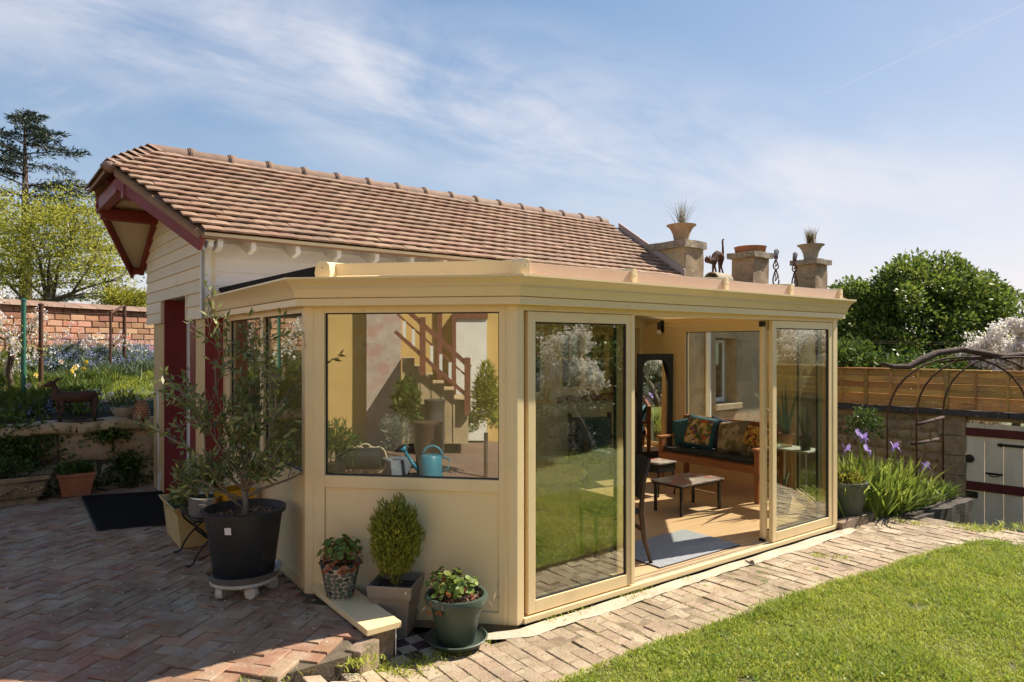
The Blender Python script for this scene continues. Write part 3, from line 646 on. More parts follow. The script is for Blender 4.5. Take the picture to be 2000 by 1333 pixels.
# window in the side wall (behind the glass of the doors) with a sill of bricks on edge
f_ = MB(); fy0, fy1 = 0.17, 0.22
f_.box(WX0,WX0+0.06,fy0,fy1,WZ0,WZ1); f_.box(WX1-0.06,WX1,fy0,fy1,WZ0,WZ1); f_.box(WX0+0.06,WX1-0.06,fy0,fy1,WZ1-0.06,WZ1); f_.box(WX0+0.06,WX1-0.06,fy0,fy1,WZ0,WZ0+0.07)
wf = f_.build('window', M['cream'], house, bevel=0.003); lw = (WX1-WX0-0.12)/3
for k in range(3):
    a = WX0+0.06+k*lw
    c = MB(); c.box(a,a+0.05,fy0-0.01,fy1-0.002,WZ0+0.07,WZ1-0.06); c.box(a+lw-0.05,a+lw,fy0-0.01,fy1-0.002,WZ0+0.07,WZ1-0.06)
    c.box(a+0.05,a+lw-0.05,fy0-0.01,fy1-0.002,WZ1-0.11,WZ1-0.06); c.box(a+0.05,a+lw-0.05,fy0-0.01,fy1-0.002,WZ0+0.07,WZ0+0.12)
    c.box(a+lw/2-0.01,a+lw/2+0.01,fy0,fy1-0.01,WZ0+0.12,WZ1-0.11); c.box(a+0.05,a+lw-0.05,fy0+0.002,fy1-0.012,WZ0+0.52,WZ0+0.54)
    c.build('casement', M['cream'], wf, bevel=0.002)
    MB().box(a+0.05,a+lw-0.05,fy0+0.022,fy0+0.028,WZ0+0.12,WZ1-0.11).build('window_pane', M['glass'], wf)
nb = 17
for k in range(nb):
    a = WX0 - 0.10 + k*(WX1-WX0+0.2)/nb
    MB().box(0,(WX1-WX0+0.2)/nb-0.008,-0.07,0.17,WZ0-0.078,WZ0+random.uniform(-0.004,0.001)).build('brick', M['brick_sill'], house, bevel=0.004).location = (a, 0, 0)
MB().box(WX0-0.09,WX1+0.09,-0.058,0.16,WZ0-0.072,WZ0-0.012).build('sill_mortar', M['mortar'], house)

# ================================================================ STONE ANNEX with parapet and piers
annex = thing('stone_annex', 'rendered stone annex with low parapet and three capped piers behind the glazed veranda', 'building', (QX, QY, 0), BR)
a = MB(); AWX0, AWX1, AWZ0, AWZ1 = 7.90, 8.50, 0.92, 2.02
a.box(7.05,7.52,-0.36,2.9,-1.6,3.46)
a.box(7.52,AWX0,-0.36,0.02,-1.6,2.90); a.box(AWX1,11.62,-0.36,0.02,-1.6,2.90); a.box(AWX0,AWX1,-0.36,0.02,-1.6,AWZ0); a.box(AWX0,AWX1,-0.36,0.02,AWZ1,2.90)
a.box(11.30,11.62,0.02,3.0,-1.6,2.90); a.box(7.52,11.30,2.7,3.0,-1.6,2.90); a.box(7.52,11.30,0.02,2.7,2.6,2.8)
a.build('wall', M['stone_wall'], annex)
def rough_block(name, x0,x1,y0,y1,z0,z1, material, parent, amp=0.008, n=6, seed=0):
    rg = np.random.default_rng(seed); b = MB(); q = MB()
    def face(o, u, v):
        o, u, v = Vector(o), Vector(u), Vector(v)
        b.grid(lambda s, t: tuple(o + u*s + v*t), n, n)
    L = Vector((x1-x0,0,0)); W_ = Vector((0,y1-y0,0)); H_ = Vector((0,0,z1-z0)); o = Vector((x0,y0,z0))
    for args in ((o,L,H_),(o+W_,L,H_),(o,W_,H_),(o+L,W_,H_),(o,L,W_),(o+H_,L,W_)): face(*args)
    ph = rg.uniform(0, 6, 6)
    def wob(v):
        x, y, z = v; k = amp*(math.sin(11*x+ph[0]+7*z)+math.sin(13*y+ph[1]+9*z)+math.sin(17*z+ph[2]+8*x))/2
        return (x + k*(1 if x > (x0+x1)/2 else -1), y + amp*math.sin(15*x+9*z+ph[3])*0.7, z + amp*math.sin(12*x+14*y+ph[4])*0.6)
    b.v = [wob(v) for v in b.v]
    o_ = b.build(name, material, parent, fix=False, smooth=False); return o_
rough_block('coping', 7.0,7.57,-0.42,2.95,3.46,3.575, M['coping'], annex, 0.006, 14, 1)
for i, (x0, x1, zt) in enumerate(((9.0,9.49,3.56),(11.16,11.62,3.60))):
    p = rough_block('pier', x0,x1,-0.37,0.07,2.99,zt-0.10, M['stone'], annex, 0.006, 8, 5+i)
    rough_block('pier_cap', x0-0.06,x1+0.06,-0.43,0.13,zt-0.10,zt, M['coping'], p, 0.007, 8, 8+i)
rough_block('pier', 7.06,7.53,-0.385,-0.30,2.70,3.465, M['stone'], annex, 0.006, 8, 4)
rough_block('parapet_coping', 7.52,9.0,-0.40,0.06,2.90,3.0, M['coping'], annex, 0.007, 14, 11)
rough_block('parapet_coping', 9.0,11.68,-0.40,0.06,2.90,2.995, M['coping'], annex, 0.007, 14, 12)
MB().prism([(7.015,-0.40,2.97),(7.015,1.0,2.97+1.40*TP),(7.015,1.0,2.97+1.40*TP+0.13),(7.015,-0.40,3.10)], (0.03,0,0)).build('flashing', M['lead'], annex)
fr = MB(); fy = -0.20
fr.box(AWX0+0.03,AWX0+0.08,fy,fy+0.06,AWZ0+0.02,AWZ1-0.02); fr.box(AWX1-0.17,AWX1-0.12,fy,fy+0.06,AWZ0+0.02,AWZ1-0.02); fr.box(AWX0+0.08,AWX1-0.17,fy,fy+0.06,AWZ1-0.08,AWZ1-0.02); fr.box(AWX0+0.08,AWX1-0.17,fy,fy+0.06,AWZ0+0.02,AWZ0+0.09)
nw = fr.build('window', M['white'], annex, bevel=0.004)
MB().box(AWX0+0.08,AWX1-0.17,fy+0.02,fy+0.03,AWZ0+0.09,AWZ1-0.08).build('window_pane', glass_mat('annex_glass', tint=(0.6,0.7,0.7), base=0.25, gain=1.5), nw)
MB().box(AWX1-0.12,AWX1,fy+0.03,fy+0.06,AWZ0,AWZ1).box(AWX0,AWX0+0.03,fy+0.03,fy+0.06,AWZ0,AWZ1).build('window_reveal', M['stone_wall'], annex)
MB().box(AWX0-0.06,AWX1+0.07,-0.43,-0.361,AWZ0-0.10,AWZ0).build('window_sill', M['stone_wall'], annex, bevel=0.008)
MB().tube([(7.62,-0.41,-1.0),(7.62,-0.41,2.85)], 0.045, 12).build('downpipe', M['white'], annex, smooth=True, sharp=50)
# narrow skirt of tiles in front of the parapet
for c in range(3):
    for k in range(24):
        x = 7.45 + (k + 0.5*(c % 2))*TWD
        o = place('tile', TM[k % 6], annex, (x, -0.80+c*0.125, 2.775 + c*0.052), (R_(17)+random.gauss(0,0.01), random.gauss(0,0.01), random.gauss(0,0.01)))
MB().prism([(7.36,-0.82,2.765),(7.36,-0.361,2.955),(11.75,-0.361,2.955),(11.75,-0.82,2.765)], (0,0,-0.03)).build('skirt_board', M['deck'], annex)

# ================================================================ VERANDA
ver = thing('veranda', 'cream aluminium veranda with chamfered corners, large panes and open sliding doors', 'veranda')
C0 = Vector((0,0,0)); K0 = Vector((-1.0785,1.0785,0)); W0 = Vector((-1.0785,3.425,0)); E0_ = Vector((4.22,0,0)); E1_ = Vector((5.30,1.08,0)); W1 = Vector((5.30,3.648,0))
FACES = dict(F1=(W0,K0), F2=(K0,C0), R=(C0,E0_), G2=(E0_,E1_), G1=(E1_,W1))
def fm(p, q):
    x = (q-p).normalized(); y = Vector((-x.y, x.x, 0)); m = Matrix.Identity(4); m.col[0][:3] = x; m.col[1][:3] = y; m.col[2][:3] = (0,0,1); m.col[3][:3] = p; return m
FM = {k: fm(*v) for k, v in FACES.items()}; FL = {k: (v[1]-v[0]).length for k, v in FACES.items()}
def fbox(face, name, material, boxes, parent=ver, bevel=0.0, **kw):
    b = MB()
    for q in boxes: b.box(*q)
    return b.xf(FM[face]).build(name, material, parent, bevel=bevel, **kw)
def pane(face, u0, u1, z0, z1, y, parent, g='glass', gasket=0.008):
    o = fbox(face, 'pane', M[g], [(u0,u1,y,y+0.006,z0,z1)], parent)
    t = gasket
    fbox(face, 'gasket', M['rubber'], [(u0-0.002,u0+t,y-0.008,y+0.014,z0,z1),(u1-t,u1+0.002,y-0.008,y+0.014,z0,z1),(u0+t,u1-t,y-0.008,y+0.014,z1-t,z1+0.002),(u0+t,u1-t,y-0.008,y+0.014,z0-0.002,z0+t)], parent)
    return o
BZ = -0.03
# front: sliding doors
fbox('R','threshold', M['cream'], [(0.05,4.17,-0.03,0.10,BZ,0.012)], bevel=0.004)
fbox('R','track', M['steel'], [(1.12,4.1,0.012,0.020,0.012,0.030),(1.12,4.1,0.062,0.070,0.012,0.030)])
fbox('R','threshold_gap', M['rubber'], [(0.05,4.17,-0.012,0.10,BZ-0.03,BZ)])
fbox('R','head_rail', M['cream'], [(0.05,4.17,-0.012,0.10,2.142,2.20)], bevel=0.003)
fbox('R','end_post', M['cream'], [(4.135,4.22,-0.022,0.10,BZ,2.20)], bevel=0.005)
def leaf(u0, u1, y, name='sliding_door', st=0.066, bot=0.088, g='glass_door'):
    fr = fbox('R', name, M['cream'], [(u0,u0+st,y,y+0.042,0.022,2.138),(u1-st,u1,y,y+0.042,0.022,2.138),(u0+st,u1-st,y,y+0.042,2.138-0.072,2.138),(u0+st,u1-st,y,y+0.042,0.022,0.022+bot)], bevel=0.004)
    pane('R', u0+st, u1-st, 0.022+bot, 2.066, y+0.018, fr, g)
    return fr
M['glass_mid'] = glass_mat('side_door_glass', base=0.20, gain=1.0, tint=(0.88,0.91,0.86))
l1 = leaf(0.094, 1.135, -0.016); fbox('R','edge_cover', M['cream'], [(1.112,1.150,-0.024,-0.017,0.022,2.138)], l1, bevel=0.002)
l1b = leaf(0.13, 1.10, 0.055, g='glass_clear')
l2 = leaf(3.045, 4.13, -0.016, g='glass_mid'); l3 = leaf(3.0, 4.06, 0.055, g='glass_clear')
fbox('R','handle', M['cream'], [(3.007,3.023,0.028,0.054,0.93,1.02),(3.007,3.023,0.027,0.030,0.90,1.05)], l3, bevel=0.003)
fbox('R','stop_block', M['rubber'], [(2.98,3.0,0.03,0.09,0.02,0.05),(2.98,3.0,0.03,0.09,2.08,2.13)], l3)
# chamfer with the big window
PO, PI = 0.136, 1.407
fr2 = fbox('F2','frame', M['cream'], [(0.035,PO,-0.012,0.06,BZ,2.20),(PI,1.475,-0.012,0.06,BZ,2.20),(PO,PI,-0.012,0.06,2.132,2.20),(PO,PI,-0.012,0.06,0.882,0.967),(PO,PI,-0.012,0.06,BZ,0.05)], bevel=0.003)
pane('F2', PO, PI, 0.967, 2.132, 0.02, fr2)
fbox('F2','panel', M['cream_panel'], [(PO+0.002,PI-0.002,0.004,0.035,0.052,0.88)], fr2)
fbox('F2','cover_strip', M['cream'], [(1.440,1.452,-0.018,-0.012,BZ,2.20)], fr2)
# left side, two panes over a panel
L1 = FL['F1']; yy = lambda Y: 3.425 - Y
fr1 = fbox('F1','frame', M['cream'], [(0.0,yy(3.20),-0.012,0.06,0.12,2.20),(yy(2.185),yy(2.10),-0.012,0.06,0.967,2.137),(yy(1.16),L1-0.035,-0.012,0.06,0.06,2.20),(yy(3.20),yy(1.16),-0.012,0.06,2.137,2.20),(yy(3.20),yy(1.16),-0.012,0.06,0.882,0.967),(yy(3.20),yy(1.16),-0.012,0.06,0.06,0.20)], bevel=0.003)
pane('F1', yy(3.20), yy(2.185), 0.967, 2.137, 0.02, fr1); pane('F1', yy(2.10), yy(1.16), 0.967, 2.137, 0.02, fr1)
fbox('F1','panel', M['cream_panel'], [(yy(3.198),yy(1.162),0.004,0.035,0.202,0.88)], fr1)
# right side
g2 = FL['G2']; fr3 = fbox('G2','frame', M['cream'], [(0.04,0.12,-0.012,0.06,BZ,2.20),(g2-0.12,g2-0.04,-0.012,0.06,BZ,2.20),(0.12,g2-0.12,-0.012,0.06,2.132,2.20),(0.12,g2-0.12,-0.012,0.06,BZ,0.10)], bevel=0.003)
pane('G2', 0.12, g2-0.12, 0.10, 2.132, 0.02, fr3, 'glass_clear')
g1 = FL['G1']; a0, a1 = 1.47-1.08, 2.82-1.08
fr4 = fbox('G1','frame', M['cream_panel'], [(0.04,a0,-0.012,0.06,BZ,2.20),(a1,g1-0.003,-0.012,0.06,BZ,2.20),(a0,a1,-0.012,0.06,2.095,2.20),(a0,a1,-0.012,0.06,BZ,0.80)], bevel=0.003)
pane('G1', a0, a1, 0.80, 2.095, 0.02, fr4, 'glass_clear')
# corner posts
def post(corner, d0, d1, z0=BZ):
    d0, d1 = Vector(d0).normalized(), Vector(d1).normalized(); n0 = Vector((d0.y,-d0.x,0)); n1_ = Vector((d1.y,-d1.x,0))   # outward normals
    o = corner + (n0+n1_).normalized()*0.022; p = [corner - d0*0.055 + n0*0.018, o, corner + d1*0.055 + n1_*0.018, corner + d1*0.05 - n1_*0.08, corner - d0*0.05 - n0*0.08]
    MB().prism([Vector((q.x,q.y,z0)) for q in p], (0,0,2.20-z0)).build('corner_post', M['cream'], ver, bevel=0.006)
dF1, dF2, dR, dG2, dG1 = [(FACES[k][1]-FACES[k][0]).normalized() for k in ('F1','F2','R','G2','G1')]
post(K0, dF1, dF2, 0.10); post(C0, dF2, dR); post(E1_, dG2, dG1)
# gutter and fascia: profile swept round the five sides with mitres
chain = [W0, K0, C0, E0_, E1_, W1]; dirs = [dF1, dF2, dR, dG2, dG1]
def off(i, o):
    out = lambda d: Vector((d.y, -d.x, 0))
    if i == 0: return chain[0] + out(dirs[0])*o + Vector((0, 0.0, 0))
    if i == 5: return chain[5] + out(dirs[4])*o
    a, b = out(dirs[i-1]), out(dirs[i]); m_ = (a+b).normalized(); return chain[i] + m_*(o/m_.dot(a))
def sweep(i, prof, name, material, trim0=0.0, trim1=0.0):
    b = MB(); n = len(prof); vs = []
    for e in (i, i+1):
        for o, z in prof:
            p = off(e, o); p = p + dirs[i]*(trim0 if e == i else -trim1); vs.append((p.x, p.y, z))
    b.add(vs, [(k, (k+1)%n, n+(k+1)%n, n+k) for k in range(n)] + [tuple(range(n)), tuple(range(2*n-1, n-1, -1))])
    return b.build(name, material, ver, smooth=True, sharp=28)
gut = [(0.03,2.236),(0.098,2.236),(0.104,2.248),(0.110,2.270),(0.124,2.302),(0.146,2.330),(0.168,2.348),(0.178,2.358),(0.186,2.360),(0.186,2.374),(0.170,2.375),(0.160,2.352),(0.03,2.30)]
fas = [(-0.02,2.185),(0.082,2.178),(0.086,2.182),(0.086,2.231),(-0.02,2.231)]
for i in range(5):
    sweep(i, gut, 'gutter', M['cream']); sweep(i, fas, 'fascia', M['cream'])
# roof of five sheets at one pitch (insulated panels)
RP = 0.105
def zroof(x, y):
    P = Vector((x, y, 0)); m_ = 9
    for i in range(5):
        out = Vector((dirs[i].y, -dirs[i].x, 0)); m_ = min(m_, (chain[i] - P).dot(out) + 0.13)
    return 2.355 + RP*m_
def wallY(x): return QY + math.tan(BR)*(x - QX) - 0.004
def eaveY(x):
    o = 0.13; a = -1.0785 - o
    if x < 0 - 0.054: return max(-0.13, -(x) - o*1.414)
    if x > 4.22 + 0.054: return max(-0.13, (x-4.22) - o*1.414)
    return -0.13
xsr = sorted(list(np.linspace(-1.205,5.425,46)) + [-0.054,4.274]); nv = 14; b = MB(); vs = []
for lay in (0.0, -0.055):
    for j in range(nv+1):
        for x in xsr:
            y = eaveY(x) + (wallY(x) - eaveY(x))*j/nv; vs.append((x, y, zroof(x, y) + lay))
n_ = len(xsr); o2 = n_*(nv+1); fs = []
for j in range(nv):
    for i in range(n_-1): fs += [(j*n_+i, j*n_+i+1, (j+1)*n_+i+1, (j+1)*n_+i), (o2+j*n_+i, o2+(j+1)*n_+i, o2+(j+1)*n_+i+1, o2+j*n_+i+1)]
for i in range(n_-1): fs.append((i, o2+i, o2+i+1, i+1))
b.add(vs, fs); vroof = b.build('roof', M['roof_panel'], ver, fix=False)
M['pale_strip'] = M['cream']
def bar(p, d, L=1.6, w=0.06, hgt=0.088):
    d = Vector(d).normalized(); b = MB(); s_ = Vector((d.y,-d.x,0))*w/2; sec = [(-1,0),(1,0),(1.18,0.35),(1.0,0.86),(0.6,1.0),(-0.6,1.0),(-1.0,0.86),(-1.18,0.35)]
    vs = []
    for t in (0, L):
        q = Vector(p) + d*t; z = zroof(q.x, q.y) if t else zroof(q.x+d.x*0.05, q.y+d.y*0.05)
        for a_, h_ in sec: vs.append((q.x + s_.x*a_, q.y + s_.y*a_, max(z, 2.36) + h_*hgt))
    b.add(vs, [(k,(k+1)%8,8+(k+1)%8,8+k) for k in range(8)] + [tuple(range(7,-1,-1)), tuple(range(8,16))])
    o = b.build('glazing_bar', M['cream'], vroof, bevel=0.003)
    q = Vector(p) - d*0.001; MB().ball((q.x, q.y, max(zroof(q.x,q.y),2.36)+hgt*0.68), 0.006, 8, 6).build('screw', M['steel'], o, smooth=True)
in2 = Vector((-dF2.y, dF2.x, 0)); inR = Vector((0,1,0))
bar(K0 + dF2*0.16 - in2*0.10, in2, 1.0, 0.10, 0.125)
bar(C0 + (in2+inR).normalized()*-0.13 + dR*0.045, (in2*0.25+inR), 2.6, 0.058, 0.125)
for X in (1.13, 2.30, 3.33, 4.26): bar((X,-0.045,0), inR, 3.2 if X < 4 else 1.5, 0.05, 0.13)
bar(W0 + Vector((-0.10,-0.05,0)), (1,0,0), 0.3, 0.06, 0.07)
def strip(p, q, z0, z1, t=0.02, material='strip', name='closing_strip'):
    MB().beam(Vector((p.x,p.y,(z0+z1)/2)), Vector((q.x,q.y,(z0+z1)/2)), t, z1-z0).build(name, M[material], vroof, bevel=0.002)
o_ = 0.02
strip(K0 + dF2*0.21 + in2*o_, C0 - dF2*0.0 + in2*o_, 2.40, 2.488, material='cream_panel')
prev = 0.06
for X in (1.13, 2.30, 3.33, 4.26):
    strip(Vector((prev,-0.012,0)), Vector((X-0.028,-0.012,0)), 2.368, 2.478); prev = X + 0.028
M['dark_strip'] = mat('black_roof_edge', (0.014,0.013,0.013), rough=0.85, spec=0.08)
strip(W0 + Vector((-0.05,-0.03,0)), K0 + dF2*0.10 + in2*-0.03, 2.378, 2.468, material='dark_strip', name='edge_seal')
# floor
fl = [(C0+Vector((0.02,0.03,0))), E0_+Vector((0,0.03,0)), E1_+Vector((-0.03,0,0)), Vector((5.27,wallY(5.27)-0.002,0)), Vector((-1.04,wallY(-1.04)-0.002,0)), K0+Vector((0.03,0,0))]
MB().prism([Vector((p.x,p.y,-0.10)) for p in fl], (0,0,0.125)).build('floor', M['floor'], ver)
# low wall with a cap running on from the left side
ledge = thing('ledge_wall', 'low wall with flat cream cap carrying the mosaic pot', 'wall', (-0.97, 0.5, 0))
b = MB().box(-0.115,0.115,-0.455,0.50,0.150,0.190); b.build('cap', M['cream'], ledge, bevel=0.004)
rough_block('masonry', -0.075,0.075,-0.42,0.5,-0.10,0.150, M['step'], ledge, 0.006, 8, 31)
MB().tube([(0.088,-0.43,-0.04),(0.088,-0.43,0.15)],0.004,6).build('cable', M['white'], ledge)

# ================================================================ GARDEN ON THE LEFT
M['brick_red'] = mat('garden_wall_brick', (0.37,0.175,0.105), (0.29,0.13,0.08), rough=0.9, scale=10, bump=0.35, bscale=50, piece=0.30, c3=(0.40,0.24,0.155), dirt=((0.22,0.12,0.08), 6, 0.58, 0.72))
M['brick_joint'] = mat('lime_joint', (0.42,0.34,0.25), (0.34,0.26,0.18), rough=0.95, scale=8, bump=0.3)
M['block'] = mat('old_wall_stone', (0.56,0.42,0.25), (0.41,0.30,0.17), rough=0.95, scale=4, bump=0.9, bscale=22, piece=0.14, stain=[((0.16,0.17,0.05), 2.2, 0.52, 0.64, 0.7), ((0.14,0.10,0.06), 3.5, 0.56, 0.66, 0.6)], dirt=((0.085,0.085,0.03), 3.5, 0.52, 0.66), grain=((0.42,0.34,0.22), 30, 0.62, 0.72))
M['leaf_bank'] = leafmat('bank_leaves', (0.12,0.18,0.03), (0.08,0.13,0.024), (0.22,0.26,0.05))
M['leaf_blue'] = leafmat('bluish_leaves', (0.12,0.18,0.09), (0.08,0.13,0.065), (0.19,0.24,0.14))
M['flower_blue'] = leafmat('blue_flowers', (0.30,0.36,0.70), (0.22,0.28,0.62), (0.50,0.55,0.80), piece=0.15, trans=0.3)
M['flower_white'] = leafmat('white_blossom', (0.80,0.76,0.72), (0.74,0.68,0.64), (0.85,0.83,0.80), piece=0.06, trans=0.35)
M['flower_yellow'] = leafmat('yellow_petals', (0.80,0.62,0.08), (0.76,0.52,0.05), (0.85,0.76,0.35), piece=0.08, trans=0.3)
M['flower_violet'] = leafmat('violet_petals', (0.34,0.22,0.62), (0.24,0.13,0.50), (0.48,0.38,0.72), piece=0.12, trans=0.35)
M['bark'] = mat('bark', (0.13,0.095,0.065), (0.08,0.058,0.04), rough=0.95, scale=9, bump=0.9, bscale=30, stretch=(1,1,0.4))
M['bark_dark'] = mat('dark_bark', (0.09,0.05,0.035), (0.055,0.032,0.024), rough=0.95, scale=14, bump=1.0, bscale=35, stretch=(1,1,0.5))
M['terracotta'] = mat('terracotta', (0.42,0.16,0.075), (0.34,0.125,0.06), rough=0.85, scale=7, bump=0.15, dirt=((0.30,0.20,0.13), 5, 0.58, 0.72))
M['rust'] = mat('rusty_iron', (0.105,0.050,0.030), (0.07,0.035,0.024), rough=0.8, scale=14, bump=0.4, bscale=50, spec=0.25)
M['iron'] = mat('black_iron', (0.022,0.021,0.021), rough=0.5, scale=10, metal=0.4)

# stone retaining wall between patio and garden bank
WT = 0.97
rw = thing('retaining_wall', 'mossy rubble retaining wall topped with flat slabs at the patio edge', 'wall', (-2.9, 6.05, 0))
def boulder(name, x0, x1, z0, z1, y0, depth, material, parent, seed, rnd=0.02):
    rg = np.random.default_rng(seed); b = MB(); n, m_ = 7, 5; ph = rg.uniform(0, 7, 8)
    def fn(u, v):
        x = x0 + (x1-x0)*u; z = z0 + (z1-z0)*v; e = min(u, 1-u, 0.35)/0.35; g_ = min(v, 1-v, 0.35)/0.35; bul = (1-(1-e)**3)*(1-(1-g_)**3)
        y = y0 + 0.035 - 0.035*bul + rnd*(math.sin(9*x+ph[0]+5*z)*0.5 + math.sin(19*z+ph[1]+7*x)*0.4 + math.sin(31*x+ph[2])*0.2)
        return (x + 0.012*math.sin(14*z+ph[3]), y, z + 0.010*math.sin(9*x+ph[4]))
    b.grid(fn, n, m_); k = len(b.v); W_ = n+1
    ring = list(range(0, W_)) + [W_*(j+1)-1 for j in range(1, m_+1)] + [W_*m_ + i for i in range(n-1, -1, -1)] + [W_*j for j in range(m_-1, 0, -1)]
    b.add([(b.v[i][0], y0+depth, b.v[i][2]) for i in ring], []); q = len(ring)
    b.f += [(ring[i], k+i, k+(i+1)%q, ring[(i+1)%q]) for i in range(q)] + [tuple(k+i for i in range(q))]
    return b.build(name, material, parent, smooth=True, sharp=55)
rows = [(0.10,0.46,(0.42,0.75)),(0.465,0.835,(0.38,0.85))]
sd_ = 100
for z0, z1, (wa, wb) in rows:
    x = -1.9
    while x < 1.62:
        sd_ += 1; w_ = random.uniform(wa, wb); x1 = min(x + w_, 1.64)
        if x1 - x > 0.08: boulder('stone', x+0.006, x1-0.006, z0 + random.uniform(-0.03,0.03)*(z0>0.2), z1-0.004 + random.uniform(-0.03,0.03)*(z0<0.2), random.uniform(-0.04,0.03), 0.32, M['block'], rw, sd_)
        x = x1
x = -1.9
while x < 1.6:
    sd_ += 1; x1 = min(x + random.uniform(0.6,0.95), 1.66)
    boulder('slab', x+0.004, x1-0.004, 0.838, WT, -0.09, 0.45, M['block'], rw, sd_, 0.008); x = x1
MB().box(-1.95,1.62,0.05,0.30,-0.1,0.84).build('core', M['mortar'], rw)

# bank of soil rising to the brick wall
GA0, GA1 = pxd(-260, 7.9), pxd(420, 12.9)          # line of the brick wall
def bank(u, v):
    a = Vector((-5.4 + 4.2*u, 6.30, WT - 0.02)); b_ = GA0.lerp(GA1, u); b_ = Vector((b_.x, b_.y, 1.80)); p = a.lerp(b_, v)
    p.z = a.z + (b_.z - a.z)*(v**0.9) + 0.05*math.sin(5*p.x)*math.sin(4*p.y)*min(1, v*4); return tuple(p)
bank_o = MB().grid(bank, 24, 14).build('garden_bank', M['soil'], smooth=True, fix=False, kind='structure')

# brick garden wall
gwd = (GA1 - GA0); gl = gwd.length; gd = gwd.normalized(); ang = math.atan2(gd.y, gd.x)
gw = thing('brick_wall', 'old red brick garden wall with tiled coping behind the flower bank', 'wall', (GA0.x, GA0.y, 0), ang)
ZB0, CH, BLN = 1.61, 0.0945, 0.235; ncz = 9; ZT = ZB0 + ncz*CH
MB().box(0, gl, 0.03, 0.22, 0.9, ZT).build('core', M['brick_joint'], gw)
bm_ = []
for s_ in range(6):
    rg = np.random.default_rng(s_+50); j = lambda: rg.uniform(-0.004,0.004); b = MB(); x, z = (BLN-0.012)/2, (CH-0.012)/2; e = 0.006
    fr_ = [(-x+e+j(),0,-z+e+j()),(x-e+j(),0,-z+e+j()),(x-e+j(),0,z-e+j()),(-x+e+j(),0,z-e+j())]; md = [(-x+j(),e,-z+j()),(x+j(),e,-z+j()),(x+j(),e,z+j()),(-x+j(),e,z+j())]; bk = [(a_,0.05,c_) for a_,_,c_ in md]
    b.add(fr_+md+bk, [(0,1,2,3)] + [(i+4,(i+1)%4+4,(i+1)%4,i) for i in range(4)] + [(i+8,(i+1)%4+8,(i+1)%4+4,i+4) for i in range(4)]); me = b.mesh('brick'); me.materials.append(M['brick_red']); bm_.append(me)
for c in range(ncz):
    for k in range(int(gl/BLN)):
        x = (k + 0.5 + 0.5*(c % 2))*BLN
        p = Vector((GA0.x, GA0.y, 0)) + gd*x; q = p - Vector((CAMX, CAMY, 0)); px = 1000 + FPX*q.dot(_r)/q.dot(_f)
        if px < -130 or px > 330 or x > gl: continue
        o = place('brick', bm_[(k*7+c*3) % 6], gw, (x, random.uniform(-0.004,0.006), ZB0 + (c+0.5)*CH), (0, random.gauss(0,0.012), random.gauss(0,0.01)))
for k in range(int(gl/0.26)):
    o = MB().prism([(0,-0.07,0),(0,-0.05,0.03),(0,0.11,0.085),(0,0.27,0.03),(0,0.29,0),(0,0.11,0.05)], (0.252,0,0)).build('coping_tile', M['ridge'], gw); o.location = (k*0.26, 0, ZT + random.uniform(-0.003,0.003))

# plants on the bank
def bankp(n, u0, u1, v0, v1):
    u = RNG.uniform(u0, u1, n); v = RNG.uniform(v0, v1, n); return np.array([bank(a, b_) for a, b_ in zip(u, v)])
def tuft_field(name, n, us, vs, hmin, hmax, w, material, label, spread=0.45, clumps=0):
    P = bankp(n, *us, *vs)
    if clumps:
        c = bankp(clumps, *us, *vs); P = c[RNG.integers(0, clumps, n)] + RNG.normal(0, 0.05, (n,3))*np.array([1,1,0])
    D = np.stack([RNG.normal(0, spread, len(P)), RNG.normal(0, spread, len(P)), np.ones(len(P))], 1)
    V, F = blade_arrays(P, D, RNG.uniform(hmin, hmax, len(P)), RNG.uniform(0.6,1.3,len(P))*w, bend=0.35); return raw(name, V, F, material, label=label, cat='plants', kind='stuff')
tuft_field('bank_foliage', 9000, (0,1), (0.05,1.0), 0.06, 0.16, 0.014, M['leaf_bank'], 'low green ground cover on the bank', 0.7)
tuft_field('strap_leaves', 5200, (0.30,0.78), (0.02,0.45), 0.16, 0.34, 0.016, M['leaf_bank'], 'strap leaves of bulbs on the bank', 0.3, 60)
tuft_field('blue_green_tufts', 6500, (0.42,1.0), (0.5,1.0), 0.12, 0.26, 0.015, M['leaf_blue'], 'blue green tufts below the brick wall', 0.4, 90)
tuft_field('bank_turf', 9000, (0.72,1.0), (0.22,0.62), 0.03, 0.07, 0.008, M['grass'], 'strip of sunlit turf on the bank', 0.5)
def petals(name, centres, k, r, size, material, label, cat='flowers', kind='stuff', parent=None, up=0.6):
    n = len(centres); P = np.repeat(centres, k, 0) + RNG.normal(0, r, (n*k,3)); D = RNG.normal(size=(n*k,3)); D[:,2] = np.abs(D[:,2]) + up
    V, F = leaf_arrays(P, D, RNG.uniform(0.7,1.2,n*k)*size, RNG.uniform(0.7,1.1,n*k)*size*0.9); return raw(name, V, F, material, parent, label=label, cat=cat, kind=kind)
c = bankp(900, 0.45, 1.0, 0.55, 1.0); c[:,2] += RNG.uniform(0.10, 0.24, len(c)); petals('forget_me_nots', c, 6, 0.022, 0.016, M['flower_blue'], 'haze of small blue flowers below the brick wall')
c = bankp(420, 0.30, 1.0, 0.02, 0.22); c[:,2] += RNG.uniform(0.06, 0.16, len(c)); petals('blue_border', c, 7, 0.02, 0.014, M['flower_blue'], 'small blue flowers along the top of the retaining wall')
